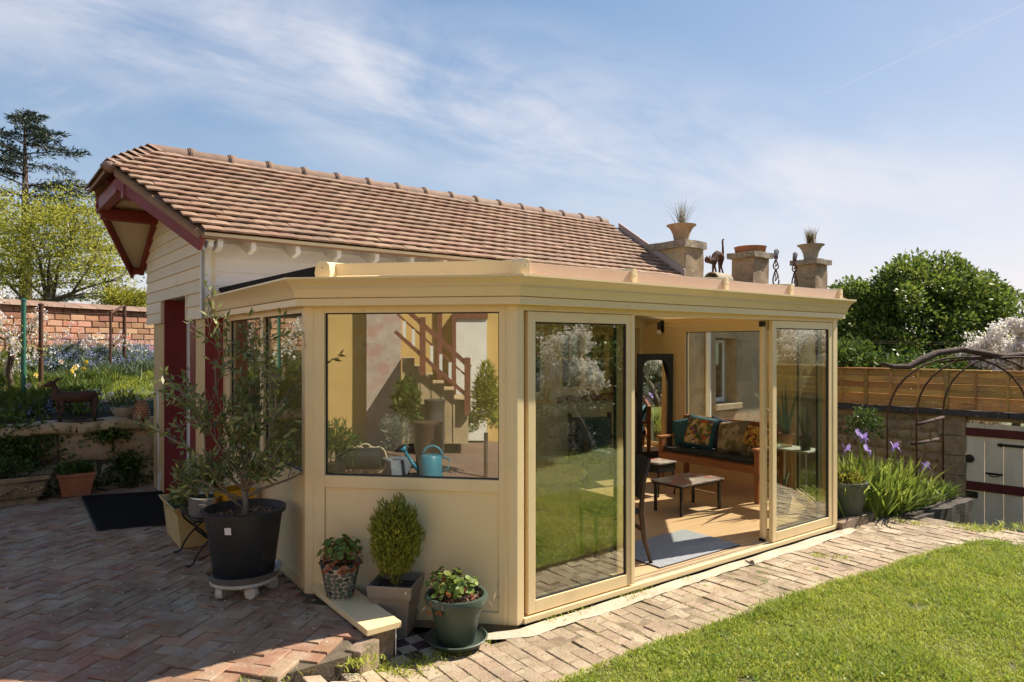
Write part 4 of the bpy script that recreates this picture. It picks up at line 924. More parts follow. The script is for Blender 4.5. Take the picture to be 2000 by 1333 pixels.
# daffodils, each a plant of its own
def daffodil(pos, h, white):
    lab = 'pale daffodil with orange cup among strap leaves on the bank' if white else 'bright yellow daffodil among strap leaves on the bank'
    t = thing('daffodil', lab, 'flower', tuple(pos), RNG.uniform(0,6), 'pale daffodils on the bank' if white else 'yellow daffodils on the bank')
    MB().tube([(0,0,-0.02),(0.01,0,h*0.6),(0.03,0,h)], 0.004, 5).build('stem', M['leaf_bank'], t)
    b = MB()
    for k in range(6):
        a = k*math.pi/3; d = Vector((0.35, math.cos(a), math.sin(a))); s_ = Vector((0, -math.sin(a), math.cos(a)))*0.014; o = Vector((0.035,0,h))
        b.add([o, o+d*0.022+s_, o+d*0.042, o+d*0.022-s_], [(0,1,2,3)])
    b.build('petals', M['flower_white'] if white else M['flower_yellow'], t, fix=False)
    MB().tube([(0.035,0,h),(0.062,0,h)], [0.008,0.014], 8).build('cup', M['terracotta'] if white else M['flower_yellow'], t)
for k in range(22):
    p = bank(random.uniform(0.34,0.76), random.uniform(0.06,0.5)); daffodil(p, random.uniform(0.26,0.38), k % 3 == 0)
# espalier pear: posts, wires, trunk and blossom
def on_bank(px, py_guess, depth): return pxd(px, depth)
def surf_z(p):
    best = min(((Vector((bank(u/30, v/20)[0], bank(u/30, v/20)[1], 0)) - Vector((p.x,p.y,0))).length, bank(u/30, v/20)[2]) for u in range(31) for v in range(21)); return best[1]
gp = mat('green_post', (0.02,0.13,0.085), (0.015,0.10,0.065), rough=0.5)
posts = []
for px, dep, top, material, lab in ((46, 8.6, 588, gp, 'green metal post carrying the espalier wires'), (80, 8.9, 597, M['rust'], 'dark rusty post behind the green post'), (243, 10.6, 600, M['rust'], 'rusty post fixed against the brick wall')):
    p = pxd(px, dep); z0 = surf_z(p) - 0.1; zt = zat(top, dep); t = thing('trellis_post', lab, 'post', (p.x, p.y, z0))
    MB().tube([(0,0,0),(0,0,zt-z0)], 0.028, 8).build('shaft', material, t, smooth=True, sharp=50); MB().lathe([(0.034,0),(0.034,0.02),(0.012,0.03)], 10, (0,0,zt-z0)).build('post_cap', material, t); posts.append((p, zt, z0))
def branch_tree(start, direction, length, radius, levels, spread, upb, segs, rng, out_b, tips, kids=3, shrink=0.66):
    p = Vector(start); d = Vector(direction).normalized(); pts = [p.copy()]; rad = [radius]
    for i in range(segs):
        d = (d + Vector(rng.normal(0, spread*0.45, 3)) + Vector((0,0,upb*0.12))).normalized(); p = p + d*(length/segs); pts.append(p.copy()); rad.append(radius*(1 - 0.55*(i+1)/segs))
        if levels <= 1: tips.append((p.copy(), d.copy()))
    out_b.tube(pts, rad, 6 if radius > 0.02 else 4)
    if levels > 0:
        for k in range(kids):
            i = int(rng.integers(max(1, segs//3), segs+1)); a = Vector(rng.normal(0, 1, 3)); a = (a - d*a.dot(d)).normalized(); nd = (d*(1-spread) + a*spread*1.35 + Vector((0,0,upb*0.3))).normalized()
            branch_tree(pts[i], nd, length*shrink*rng.uniform(0.75,1.15), max(0.003, rad[i]*0.62), levels-1, spread, upb, max(3, segs-1), rng, out_b, tips, kids, shrink)
def blossom_tree(name, label, base, h, seed, levels=3, kids=4, radius=0.06, spread=0.55, nb=6, nl=4, up=0.5, cat='tree', length=None, bsz=0.028, lean=(0,0,1)):
    rg = np.random.default_rng(seed); t = thing(name, label, cat, tuple(base)); b = MB(); tips = []
    branch_tree((0,0,0), lean, length or h*0.5, radius, levels, spread, up, 6, rg, b, tips, kids)
    b.build('trunk', M['bark'], t, smooth=True, fix=False)
    T = np.array([tuple(p) for p, _ in tips]); k = len(T)
    P = np.repeat(T, nb, 0) + rg.normal(0, 0.045, (k*nb,3)); P = np.repeat(P, 4, 0) + rg.normal(0, bsz*0.45, (k*nb*4,3)); V, F = leaf_arrays(P, rg.normal(size=P.shape), bsz*rg.uniform(0.7,1.2,len(P)), bsz*0.95)
    raw('blossom', V, F, M['flower_white'], t)
    P = np.repeat(T, nl, 0) + rg.normal(0, 0.06, (k*nl,3)); V, F = leaf_arrays(P, rg.normal(size=P.shape) + np.array([0,0,0.4]), rg.uniform(0.03,0.05,len(P)), 0.02); raw('leaves', V, F, M['leaf_young'], t); return t
M['leaf_young'] = leafmat('young_leaves', (0.36,0.36,0.035), (0.27,0.29,0.03), (0.46,0.43,0.08), trans=0.45)
p = pxd(28, 8.7); blossom_tree('pear_tree', 'blossoming espalier pear in front of the brick wall', (p.x, p.y, surf_z(p)-0.05), 1.7, 5, levels=3, kids=3, radius=0.045, nb=3, nl=3, length=0.85)
p = pxd(60, 9.2); blossom_tree('espalier_shoot', 'sparse flowering branches trained flat on wires along the brick wall', (p.x, p.y, surf_z(p)-0.03), 1.0, 9, levels=2, kids=4, radius=0.022, nb=5, nl=3, spread=0.42, up=0.1, length=0.9, lean=(0.6,0.75,0.75), cat='shrub')
for k, zz in enumerate((1.0,)):
    a = posts[0]; b_ = posts[2]; MB().tube([a[0]+Vector((0,0,a[1]-0.12)), (a[0]+b_[0])/2+Vector((0,0,(a[1]+b_[1])/2-0.14)), b_[0]+Vector((0,0,b_[1]-0.1))], 0.004, 5).build('trellis_wire', M['rust'], label='thin wire stretched between the trellis posts', cat='wire')
# trellis bracket on the wall
t = thing('wall_trellis', 'rusty folded trellis bracket leaning against the brick wall', 'trellis', tuple(pxd(216, 10.1)))
dz = surf_z(pxd(216,10.1)) - 0.05
for (a_, b_) in (((0,0,dz),(0,0,zat(612,10.1))),((0,0,zat(612,10.1)),tuple(pxd(240,10.55)-pxd(216,10.1)+Vector((0,0,zat(598,10.5))))),(tuple(pxd(222,10.2)-pxd(216,10.1)+Vector((0,0,zat(676,10.2)))),tuple(pxd(242,10.55)-pxd(216,10.1)+Vector((0,0,zat(655,10.5)))))):
    MB().tube([a_, b_], 0.02, 6).build('bar', M['rust'], t)

# things along the top of the wall
def deer():
    p = onz(140, 815, WT); t = thing('deer_statue', 'small rusty metal deer standing on the retaining wall', 'statue', (p.x, 6.10, WT)); t.rotation_euler = (0,0,R_(-6))
    b = MB(); S = 0.86
    body = [((-0.27,0,0.37),0.012),((-0.24,0,0.372),0.06),((-0.15,0,0.36),0.085),((-0.02,0,0.345),0.08),((0.12,0,0.35),0.085),((0.22,0,0.365),0.075),((0.275,0,0.40),0.05),((0.29,0,0.41),0.02)]
    b.tube([(-q[0][0]*-1*S if False else q[0][0]*-1*S, 0, q[0][2]*S) for q in body], [q[1]*S for q in body], 12)
    b.tube([(-0.20*S,0,0.38*S),(-0.245*S,0,0.46*S),(-0.265*S,0,0.53*S)], [0.055*S,0.040*S,0.034*S], 10)
    b.tube([(-0.235*S,0,0.545*S),(-0.285*S,0,0.55*S),(-0.35*S,0,0.525*S),(-0.385*S,0,0.515*S)], [0.030*S,0.042*S,0.026*S,0.014*S], 10)
    b.build('body', M['rust'], t, smooth=True, fix=True)
    for x, y, k in ((-0.20,0.04,0.02),(-0.17,-0.04,-0.03),(0.21,0.04,0.03),(0.24,-0.04,0.0)):
        MB().tube([(x*S,y*S,0.34*S),((x-k)*S,y*S,0.20*S),((x+k*0.6)*S,y*S,0.10*S),(x*S,y*S,0.0)], [0.040*S,0.022*S,0.015*S,0.014*S], 8).build('leg', M['rust'], t, smooth=True)
    for y in (-1, 1): MB().tube([(-0.25*S,0.02*y,0.575*S),(-0.215*S,0.055*y,0.605*S),(-0.18*S,0.075*y,0.60*S)], [0.014,0.02,0.004], 6).build('ear', M['rust'], t, smooth=True)
    MB().tube([(0.275*S,0,0.40*S),(0.315*S,0,0.37*S)], [0.018,0.006], 6).build('tail', M['rust'], t, smooth=True)
    MB().box(-0.30,0.30,-0.07,0.07,0.0,0.008).build('base_plate', M['rust'], t)
deer()
def foliage(name, parent, centre, rad, n, ls, lw, material, seed=0, shell=0.55, up=0.3, squash=1.0, **kw):
    rg = np.random.default_rng(seed); D = unit(rg.normal(size=(n,3))); D[:,2] = np.where(D[:,2] < -0.3, -D[:,2], D[:,2]); r_ = rg.uniform(shell, 1.0, (n,1))**0.8
    P = np.array(centre) + D*r_*np.array(rad); V, F = leaf_arrays(P, D + rg.normal(0,0.6,(n,3)) + np.array([0,0,up]), rg.uniform(0.6,1.2,n)*ls, rg.uniform(0.7,1.1,n)*lw); return raw(name, V, F, material, parent, **kw)
M['stoneware'] = mat('grey_stoneware', (0.40,0.35,0.28), (0.33,0.28,0.22), rough=0.8, scale=8, bump=0.15)
M['leaf_dark'] = leafmat('dark_leaves', (0.07,0.115,0.025), (0.048,0.085,0.02), (0.12,0.165,0.04))
M['leaf_mid'] = leafmat('mid_green_leaves', (0.075,0.13,0.02), (0.05,0.095,0.016), (0.13,0.18,0.03))
p = onz(242, 818, WT); t = thing('bowl_planter', 'grey footed bowl with fine green foliage on the retaining wall', 'planter', (p.x, 6.08, WT))
MB().lathe([(0.085,0),(0.09,0.02),(0.07,0.03),(0.12,0.06),(0.155,0.12),(0.165,0.155),(0.15,0.155),(0.13,0.12)], 24).build('bowl', M['stoneware'], t, smooth=True, sharp=45)
MB().lathe([(0.001,0.13),(0.142,0.13)], 20, cap0=False, cap1=False).build('soil', M['soil'], t, fix=False)
foliage('foliage', t, (0,0,0.17), (0.2,0.2,0.20), 520, 0.06, 0.012, M['leaf_mid'], 3, 0.2)
p = onz(288, 822, WT); t = thing('cone_jar', 'squat jar studded with red and white pebbles on the retaining wall', 'ornament', (p.x-0.02, 6.02, WT))
MB().lathe([(0.075,0),(0.09,0.03),(0.095,0.10),(0.08,0.17),(0.05,0.215),(0.02,0.23)], 20).build('jar', M['terracotta'], t, smooth=True)
b = MB()
for r_ in range(6):
    for k in range(14):
        a = 2*math.pi*(k + 0.5*(r_ % 2))/14; z_ = 0.02 + r_*0.032; R2 = (0.088,0.096,0.098,0.09,0.08,0.064)[r_]; b.ball((R2*math.cos(a), R2*math.sin(a), z_), 0.011, 6, 4)
b.build('pebbles', M['cement'], t, smooth=True, kind='stuff')
# trough and terracotta box at the foot of the wall
M['trough'] = mat('cast_stone_trough', (0.36,0.27,0.155), (0.27,0.195,0.11), rough=0.9, scale=8, bump=0.5, bscale=40, dirt=((0.13,0.10,0.06), 5, 0.55, 0.68))
p = onz(45, 972, PZ); t = thing('stone_trough', 'long cast stone trough with a leafy garland in relief below the wall', 'planter', (p.x-0.30, 5.72, PZ))
b = MB(); prof = [(-0.05,0.0),(-0.06,0.05),(-0.02,0.07),(0.0,0.10),(0.03,0.22),(0.07,0.27),(0.075,0.31)]
def tro(u, v):
    k = int(round(u*len(prof)-0.0)) if False else min(len(prof)-1, int(round(u*(len(prof)-1)))); o_, z_ = prof[k]; a = 2*math.pi*v; ex, ey = 0.50+o_, 0.155+o_*0.7
    c_, s_ = math.cos(a), math.sin(a); f_ = 1/max(abs(c_), abs(s_)); g_ = f_**0.82
    return (ex*c_*g_, ey*s_*g_, z_)
b.grid(tro, len(prof)-1, 48); b.build('body', M['trough'], t, smooth=True, sharp=50)
MB().box(-0.54,0.54,-0.19,0.19,0.24,0.262).build('soil', M['soil'], t)
b = MB()
for k in range(26):
    x = -0.46 + k*0.037; z_ = 0.17 + 0.028*math.sin(k*0.75); b.ball((x, -0.185 + 0.008*math.cos(k), z_), 0.022, 8, 5, 1, 0.6, 0.8); b.ball((x+0.012, -0.182, z_+0.03*math.cos(k*1.7)), 0.013, 6, 4, 1, 0.6, 1)
b.build('garland', M['trough'], t, smooth=True)
foliage('foliage', t, (0,0,0.30), (0.5,0.16,0.22), 900, 0.07, 0.022, M['leaf_dark'], 4, 0.1)
p = onz(145, 960, PZ); t = thing('terracotta_planter', 'tapered terracotta box planter with green leaves below the wall', 'planter', (p.x, 5.80, PZ))
b = MB(); b.add([(-0.14,-0.085,0),(0.14,-0.085,0),(0.14,0.085,0),(-0.14,0.085,0),(-0.185,-0.115,0.23),(0.185,-0.115,0.23),(0.185,0.115,0.23),(-0.185,0.115,0.23)], [(0,3,2,1),(0,1,5,4),(1,2,6,5),(2,3,7,6),(3,0,4,7),(4,5,6,7)])
b.build('box', M['terracotta'], t, bevel=0.006); MB().box(-0.198,0.198,-0.128,0.128,0.225,0.265).build('rim', M['terracotta'], t, bevel=0.006)
V, F = blade_arrays(np.stack([RNG.uniform(-0.16,0.16,220), RNG.uniform(-0.09,0.09,220), np.full(220,0.26)],1), np.stack([RNG.normal(0,.5,220),RNG.normal(0,.5,220),np.ones(220)],1), RNG.uniform(0.1,0.22,220), 0.03, 0.5); raw('foliage', V, F, M['leaf_mid'], t)
# creeping plants on the wall face
def wall_ivy(cx, cz, rx, rz, n, material, seed, name='wall_ivy', label=None):
    rg = np.random.default_rng(seed); a = rg.normal(0, 0.5, n); c_ = rg.normal(0, 0.5, n); P = np.stack([cx + a*rx, 6.03 - np.abs(rg.normal(0,0.04,n)), cz + c_*rz], 1)
    P = P[(P[:,2] > PZ+0.03)]; D = rg.normal(size=P.shape) + np.array([0,-1.2,-0.2]); V, F = leaf_arrays(P, D, rg.uniform(0.03,0.065,len(P)), 0.042); raw(name, V, F, material, label=label, cat='plants', kind='stuff')
wall_ivy(-2.75, 0.72, 0.5, 0.36, 1500, M['leaf_mid'], 1, label='dark ivy over the trough on the retaining wall'); wall_ivy(-1.62, 0.42, 0.20, 0.20, 420, M['leaf_mid'], 2, label='mossy creeper low on the retaining wall'); wall_ivy(-1.80, 0.80, 0.22, 0.10, 300, M['leaf_mid'], 3, label='small green creeper under the wall slabs')
wall_ivy(-1.75, 0.2, 0.9, 0.1, 420, M['leaf_dark'], 6, name='dead_leaves', label='leaves and weeds gathered at the wall foot')

# ================================================================ RIGHT SIDE: bed, stair pit, boundary wall, gate, fence
wd = Vector((-0.1305, 0.9914, 0)); G0 = Vector((10.17, 0.93, 0)); wang = math.atan2(wd.y, wd.x)      # along the wall away from the camera
M['rubble'] = mat('flint_rubble', (0.52,0.38,0.22), (0.38,0.27,0.15), rough=0.95, scale=6, bump=0.8, bscale=30, piece=0.22, dirt=((0.12,0.09,0.06), 5, 0.55, 0.68))
bw_ = thing('boundary_wall', 'low rubble boundary wall with dark coping under the wooden fence', 'wall', (G0.x, G0.y, 0), wang)
CZ = 0.80
MB().box(0.0,6.0,-0.36,-0.06,-1.6,CZ-0.09).box(-1.62,0.0,-0.36,-0.06,0.64,CZ-0.09).box(-11.0,-1.62,-0.36,-0.06,-1.6,CZ-0.09).build('core', mat('wall_mortar', (0.36,0.27,0.16), (0.28,0.20,0.12), rough=0.95, scale=5, bump=0.5), bw_)
sd_ = 400; z = -0.9
while z < CZ-0.14:
    hh = random.uniform(0.13,0.2); z1 = min(z+hh, CZ-0.095); x = 0.36
    while x < 5.2:
        sd_ += 1; x1 = x + random.uniform(0.16,0.38); b = MB(); ph = RNG.uniform(0,6,4)
        b.grid(lambda u, v: ((x+0.008)+(x1-x-0.016)*u + 0.01*math.sin(9*v+ph[0]), -0.055 + 0.045*(1-(2*u-1)**4)*(1-(2*v-1)**4) + 0.008*math.sin(14*u+ph[1]), (z+0.008)+(z1-z-0.016)*v + 0.01*math.sin(8*u+ph[2])), 5, 4).build('stone', M['rubble'], bw_, smooth=True, fix=False); x = x1
    z = z1
for k in range(-7, 9): rough_block('coping_slab', -3.6+k*1.0, -2.61+k*1.0, -0.42, 0.08, CZ-0.09, CZ, M['slate_cop'] if 'slate_cop' in M else M.setdefault('slate_cop', mat('dark_coping', (0.085,0.072,0.066), (0.055,0.047,0.044), rough=0.8, scale=7, bump=0.6, bscale=30, grain=((0.30,0.28,0.26), 16, 0.66, 0.74))), bw_, 0.006, 6, 160+k)
for k in range(6):   # quoins of the gate pier
    rough_block('quoin', 0.0, 0.34+0.06*(k%2), -0.06, 0.02, -1.3+k*0.335, -1.3+k*0.335+0.325, M['stone'], bw_, 0.008, 6, 80+k)
# gate
M['gate_white'] = mat('flaking_white_boards', (0.86,0.76,0.60), (0.76,0.66,0.51), rough=0.75, scale=3, stretch=(2,1,0.4), bump=0.2, bscale=30, piece=0.05, dirt=((0.60,0.50,0.38), 3, 0.60, 0.76))
M['gate_red'] = mat('gate_red', (0.12,0.014,0.013), (0.09,0.011,0.011), rough=0.7, scale=4)
gate = thing('plank_gate', 'white plank gate with dark red rails and black iron fittings', 'gate', (G0.x, G0.y, 0), wang)
GT, GB = 0.60, -1.40
for k in range(6): MB().box(-(k+1)*0.262+0.003, -k*0.262-0.003, -0.04, -0.008, GB, GT + random.uniform(-0.006,0.004)).build('plank', M['gate_white'], gate, bevel=0.004)
for z0, z1 in ((0.385,0.52),(-0.52,-0.375),(-1.3,-1.17)): MB().box(-1.6, 0.0, -0.007, 0.02, z0, z1).build('rail', M['gate_red'], gate, bevel=0.004)
hg = MB().beam((-1.6,0.002,0.27),(-0.50,0.002,0.27),0.012,0.045); hg.prism([(-0.50,0.008,0.235),(-0.50,0.008,0.305),(-0.44,0.008,0.29),(-0.44,0.008,0.25)], (0,-0.012,0)); hg.build('hinge', M['iron'], gate)
MB().lathe([(0.07,0),(0.07,0.02)], 14).xf(Matrix.Translation((-0.05,-0.005,0.0)) @ Matrix.Rotation(R_(-90),4,'X')).build('lock_plate', M['iron'], gate); MB().tube([(-0.05,0.0,0.0),(-0.05,0.04,0.0),(-0.12,0.04,-0.01)], 0.016, 8).build('latch', M['iron'], gate)
MB().box(-0.51,-0.28,-0.007,0.006,-0.235,-0.20).build('bolt_plate', M['iron'], gate); MB().tube([(-0.47,0.006,-0.22),(-0.46,0.04,-0.245),(-0.40,0.05,-0.255),(-0.34,0.04,-0.245),(-0.33,0.006,-0.22)], 0.009, 6).build('pull_handle', M['iron'], gate)
MB().box(-0.17,0.02,-0.007,0.012,-0.65,-0.545).build('lock_box', M['iron'], gate, bevel=0.004)
# fence on top of the wall
M['pine'] = mat('treated_pine', (0.66,0.36,0.10), (0.54,0.27,0.07), rough=0.7, scale=2.5, stretch=(0.5,3,6), bump=0.25, bscale=20, piece=0.30, stain=[((0.36,0.21,0.075), 2.0, 0.50, 0.66, 0.55), ((0.42,0.33,0.22), 4.0, 0.58, 0.70, 0.5)], grain=((0.26,0.11,0.03), 5, 0.66, 0.72))
fence = thing('wooden_fence', 'low orange pine panel fence on top of the rubble wall', 'fence', (G0.x, G0.y, CZ), wang)
FH = 0.66; step = 1.30
for k in range(-9, 5):
    xa = k*step + 0.30
    MB().box(xa-0.035, xa+0.035, -0.12, -0.045, 0.0, FH).build('post', M['pine'], fence, bevel=0.004)
    for j in range(6):
        MB().box(xa+0.037, xa+step-0.037, -0.092-(0.022 if j % 2 else 0.0), -0.066-(0.024 if j % 2 else 0.0), 0.004+j*0.108, 0.004+j*0.108+0.1045).build('board', M['pine'], fence, bevel=0.003)
    for q in (0.33, 0.67): MB().box(xa+step*q-0.018, xa+step*q+0.018, -0.064, -0.048, 0.02, FH-0.03).build('batten', M['pine'], fence, bevel=0.003)
    MB().box(xa-0.65, xa+0.64, -0.125, -0.04, FH, FH+0.025).build('cap_rail', M['pine'], fence, bevel=0.003)
# stair pit walls and bed
pit = MB(); pit.box(5.72,5.92,-3.0,-0.12,-1.6,-0.10); pit.box(5.92,10.2,-0.12+0.9,1.1,-1.6,-0.10)
bed = thing('bed_wall', 'dark low retaining wall beside the sunken gate steps', 'wall', (6.5, 0.5, 0))
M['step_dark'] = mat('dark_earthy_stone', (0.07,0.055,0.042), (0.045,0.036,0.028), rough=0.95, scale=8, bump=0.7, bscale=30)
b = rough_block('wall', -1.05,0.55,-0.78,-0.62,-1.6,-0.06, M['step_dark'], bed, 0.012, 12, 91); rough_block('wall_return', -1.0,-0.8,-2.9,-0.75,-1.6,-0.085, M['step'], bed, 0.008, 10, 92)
MB().prism([(4.4,0.0,-0.12),(5.15,0.05,-0.12),(5.5,-0.24,-0.12),(7.05,-0.12,-0.12),(7.05,3.1,-0.12),(5.42,3.1,-0.12),(5.42,1.1,-0.12)], (0,0,0.09)).build('flower_bed', M['soil'], kind='structure')
rough_block('kerb_stone', -0.35,0.35,-0.05,0.05,-0.12,0.035, M['step'], bed, 0.008, 8, 93).location = (-1.92,-0.52,0)
n = 7000; rg = np.random.default_rng(300); P = np.stack([rg.uniform(5.3,7.0,n), rg.uniform(-0.15,1.6,n), np.full(n,-0.03)],1); V, F = blade_arrays(P, np.stack([rg.normal(0,.6,n),rg.normal(0,.6,n),np.ones(n)],1), rg.uniform(0.08,0.26,n)*(0.5+vnoise(P,2.5,31)), rg.uniform(0.012,0.024,n), 0.4); raw('bed_foliage', V, F, M['leaf_bank'], label='low mixed foliage filling the bed beside the steps', cat='plants', kind='stuff')
# irises: one plant per fan
M['iris_leaf'] = leafmat('iris_leaves', (0.24,0.32,0.045), (0.17,0.25,0.036), (0.33,0.38,0.08), piece=0.2, trans=0.45)
def iris(pos, seed, flower=True, h=0.60):
    rg = np.random.default_rng(seed); fl_ = flower and 'in flower' or ''
    t = thing('iris', 'clump of iris with sword leaves and a pale violet flower beside the veranda' if flower else 'clump of iris sword leaves without flower beside the veranda', 'plant', tuple(pos), 0, 'flowering irises in the bed' if flower else 'leafy irises in the bed')
    n = 44; P = rg.normal(0, 0.065, (n,3)); P[:,2] = 0; D = np.stack([rg.normal(0,.30,n), rg.normal(0,.30,n), np.ones(n)],1); V, F = blade_arrays(P, D, rg.uniform(0.6,1.05,n)*h*0.9, rg.uniform(0.028,0.042,n), 0.22); raw('leaves', V, F, M['iris_leaf'], t)
    if flower:
        x, y = rg.normal(0,.05,2); MB().tube([(0,0,0),(x*0.6,y*0.6,h*0.6),(x,y,h)], 0.007, 6).build('stalk', M['iris_leaf'], t)
        for a in range(6):
            an = a*math.pi/3 + seed; c_, s_ = math.cos(an), math.sin(an); b = MB(); sgn = 1 if a % 2 else -1
            b.grid(lambda u, v: (x + c_*(0.012+0.05*v) - s_*(u-0.5)*0.05*math.sin(math.pi*min(1,0.15+v)), y + s_*(0.012+0.05*v) + c_*(u-0.5)*0.05*math.sin(math.pi*min(1,0.15+v)), h + (0.075*math.sin(v*1.7) if sgn > 0 else 0.02*math.sin(v*3)-0.06*v*v)), 3, 4).build('petal', M['flower_violet'], t, smooth=True, fix=False)
for k, (px, py) in enumerate(((1648,1010),(1662,1000),(1680,1004),(1700,1008),(1722,1004),(1690,992),(1745,1000),(1668,988),(1712,990),(1738,988),(1765,985),(1655,985))):
    iris(onz(px, py, -0.03), k+1, k in (0,2,3,5,6,7), 0.74 + 0.06*(k % 3))
for k, (px, dep) in enumerate(((1788,8.4),(1812,8.6),(1770,8.4))): 
    q = pxd(px, dep); iris((q.x, q.y, -0.05), 40+k, k in (1,), 0.42)
# pot by the end of the doors
M['green_plastic'] = mat('green_plastic_pot', (0.058,0.085,0.062), (0.045,0.068,0.05), rough=0.5, scale=5, dirt=((0.17,0.18,0.15), 4, 0.60, 0.74))
q = onz(1655, 1016, -0.03); t = thing('green_pot', 'round green plastic pot with yellowish foliage at the end of the sliding doors', 'planter', (q.x+0.06, q.y+0.05, -0.03))
MB().lathe([(0.15,0.0),(0.155,0.02),(0.215,0.36),(0.225,0.37),(0.228,0.42),(0.205,0.42),(0.195,0.36)], 32).build('pot', M['green_plastic'], t, smooth=True, sharp=45); MB().lathe([(0.001,0.38),(0.2,0.38)],20,cap0=False,cap1=False).build('soil', M['soil'], t, fix=False)
foliage('foliage', t, (0,0,0.38), (0.22,0.22,0.15), 700, 0.05, 0.03, leafmat('yellowing_leaves', (0.26,0.27,0.04), (0.17,0.20,0.03), (0.38,0.33,0.07)), 8, 0.1)
# rubble heap plants on the wall, gravel
foliage('wall_shrub', None, tuple(pxd(1690, 11.6, 0.45)), (0.45,0.25,0.42), 900, 0.07, 0.035, M['leaf_dark'], 9, 0.2, label='dry dark shrub against the rubble wall', cat='shrub')
n = 900; Pg = np.array([tuple(onz(px, py, -0.028)) for px, py in zip(RNG.uniform(1690,1780,n), RNG.uniform(985,1022,n))]); V, F = leaf_arrays(Pg, RNG.normal(size=(n,3)), 0.014, 0.014); raw('bed_gravel', V, F, M['slate_cop'], label='dark gravel at the edge of the iris bed', cat='gravel', kind='stuff')
# arch of iron hoops with a gnarled vine
hoops = []
for k, (px, dep) in enumerate(((1733,8.4),(1790,9.0),(1842,9.6))):
    a = pxd(px, dep); w_ = 2.15; side = (_r*0.97 + _f*0.22).normalized(); t = thing('arch_hoop', ('rusty iron arch hoop rising from the irises, first of the vine arches','rusty iron arch hoop in the middle of the vine arches','rusty iron arch hoop closest to the gate')[k], 'arch', (a.x, a.y, -0.1), 0, 'hoops of the vine arch')
    pts = [Vector((0,0,0)), Vector((0,0,1.05))]
    for j in range(1, 18):
        an = math.pi*(1 - j/18); pts.append(side*(w_/2 + w_/2*math.cos(an)) + Vector((0,0,1.05+0.80*math.sin(an)**0.9)))
    pts += [side*w_ + Vector((0,0,1.05)), side*w_ + Vector((0,0,-1.0))]
    MB().tube(pts, 0.0125, 8).build('hoop', M['rust'], t, smooth=True); MB().tube([pts[0]+Vector((0,0,0.3)), pts[0]+Vector((0.03,0,0.0))], 0.02, 6).build('foot', M['rust'], t); hoops.append((a, side))
q = [(1722,711,8.3),(1745,717,8.3),(1775,717,8.35),(1800,703,8.4),(1830,690,8.5),(1880,683,8.6),(1920,690,8.7),(1960,697,8.8),(2010,693,8.9),(2080,700,9.0)]
MB().tube([pxd(a, d, zat(b_, d)) for a, b_, d in q], [0.022,0.030,0.036,0.046,0.040,0.038,0.043,0.038,0.042,0.04], 9).build('vine_branch', M['bark_dark'], smooth=True, label='thick gnarled dark vine branch lying across the iron hoops', cat='branch')
MB().tube([pxd(a, d, zat(b_, d)) for a, b_, d in ((1835,709,8.6),(1880,703,8.6),(1930,700,8.7),(1990,698,8.8),(2060,704,8.9))], 0.014, 6).build('tie_rod', M['rust'], smooth=True, label='thin iron rod linking the arch hoops', cat='rod')
for (a, b_, d) in (((1780,868,9.0),(1832,858,9.4),0),((1790,830,9.0),(1842,815,9.6),0)): MB().tube([pxd(a[0],a[2],zat(a[1],a[2])), pxd(b_[0],b_[2],zat(b_[1],b_[2]))], 0.022, 6).build('vine_stick', M['bark_dark'], smooth=True, label='dry vine stick tied %s between the hoops' % ('low' if a[1] > 850 else 'higher'), cat='stick')
for k, (y0, y1) in enumerate(((663,668),(667,672))): MB().tube([pxd(1600,14,zat(y0,14)), pxd(1800,14,zat(y0+6,14)), pxd(2100,14,zat(y1,14))], 0.0025, 5).build('garden_wire', M['rust'], label='thin %s garden wire strung in front of the big green tree' % ('upper','lower')[k], cat='wire')

# ================================================================ INSIDE THE VERANDA
FZ = 0.026
M['teak'] = mat('teak', (0.36,0.145,0.055), (0.28,0.10,0.038), rough=0.5, scale=3, stretch=(1,1,5), bump=0.08, bscale=25)
M['dark_wood'] = mat('dark_wood', (0.060,0.030,0.020), (0.040,0.020,0.014), rough=0.4, scale=4, stretch=(1,1,4))
M['black_paint'] = mat('black_paint', (0.018,0.018,0.020), rough=0.35)
M['seat_black'] = mat('black_fabric', (0.022,0.026,0.034), rough=0.85, scale=60, bump=0.1)
M['teal'] = mat('teal_velvet', (0.02,0.10,0.13), (0.012,0.07,0.10), rough=0.7, scale=9)
M['navy'] = mat('navy_fabric', (0.02,0.03,0.055), (0.014,0.02,0.04), rough=0.85, scale=30)
def patch_mat(name, cols, scale, rough=0.8):
    m = bpy.data.materials.new(name); m.use_nodes = True; N = m.node_tree.nodes; L = m.node_tree.links; p = N['Principled BSDF']; p.inputs['Roughness'].default_value = rough
    tc = N.new('ShaderNodeTexCoord'); v = N.new('ShaderNodeTexVoronoi'); v.inputs['Scale'].default_value = scale; nz = N.new('ShaderNodeTexNoise'); nz.inputs['Scale'].default_value = scale*0.7
    mx = N.new('ShaderNodeMix'); mx.data_type = 'VECTOR'; mx.inputs[0].default_value = 0.12; L.new(tc.outputs['Object'], mx.inputs[4]); L.new(nz.outputs['Color'], mx.inputs[5]); L.new(tc.outputs['Object'], nz.inputs['Vector']); L.new(mx.outputs[1], v.inputs['Vector'])
    sp = N.new('ShaderNodeSeparateColor'); L.new(v.outputs['Color'], sp.inputs[0]); r = N.new('ShaderNodeValToRGB'); r.color_ramp.interpolation = 'CONSTANT'; e = r.color_ramp.elements
    for i, c in enumerate(cols):
        el = e[i] if i < 2 else e.new(i/len(cols)); el.position = i/len(cols); el.color = (*c, 1)
    L.new(sp.outputs[0], r.inputs[0]); L.new(r.outputs[0], p.inputs['Base Color']); return m
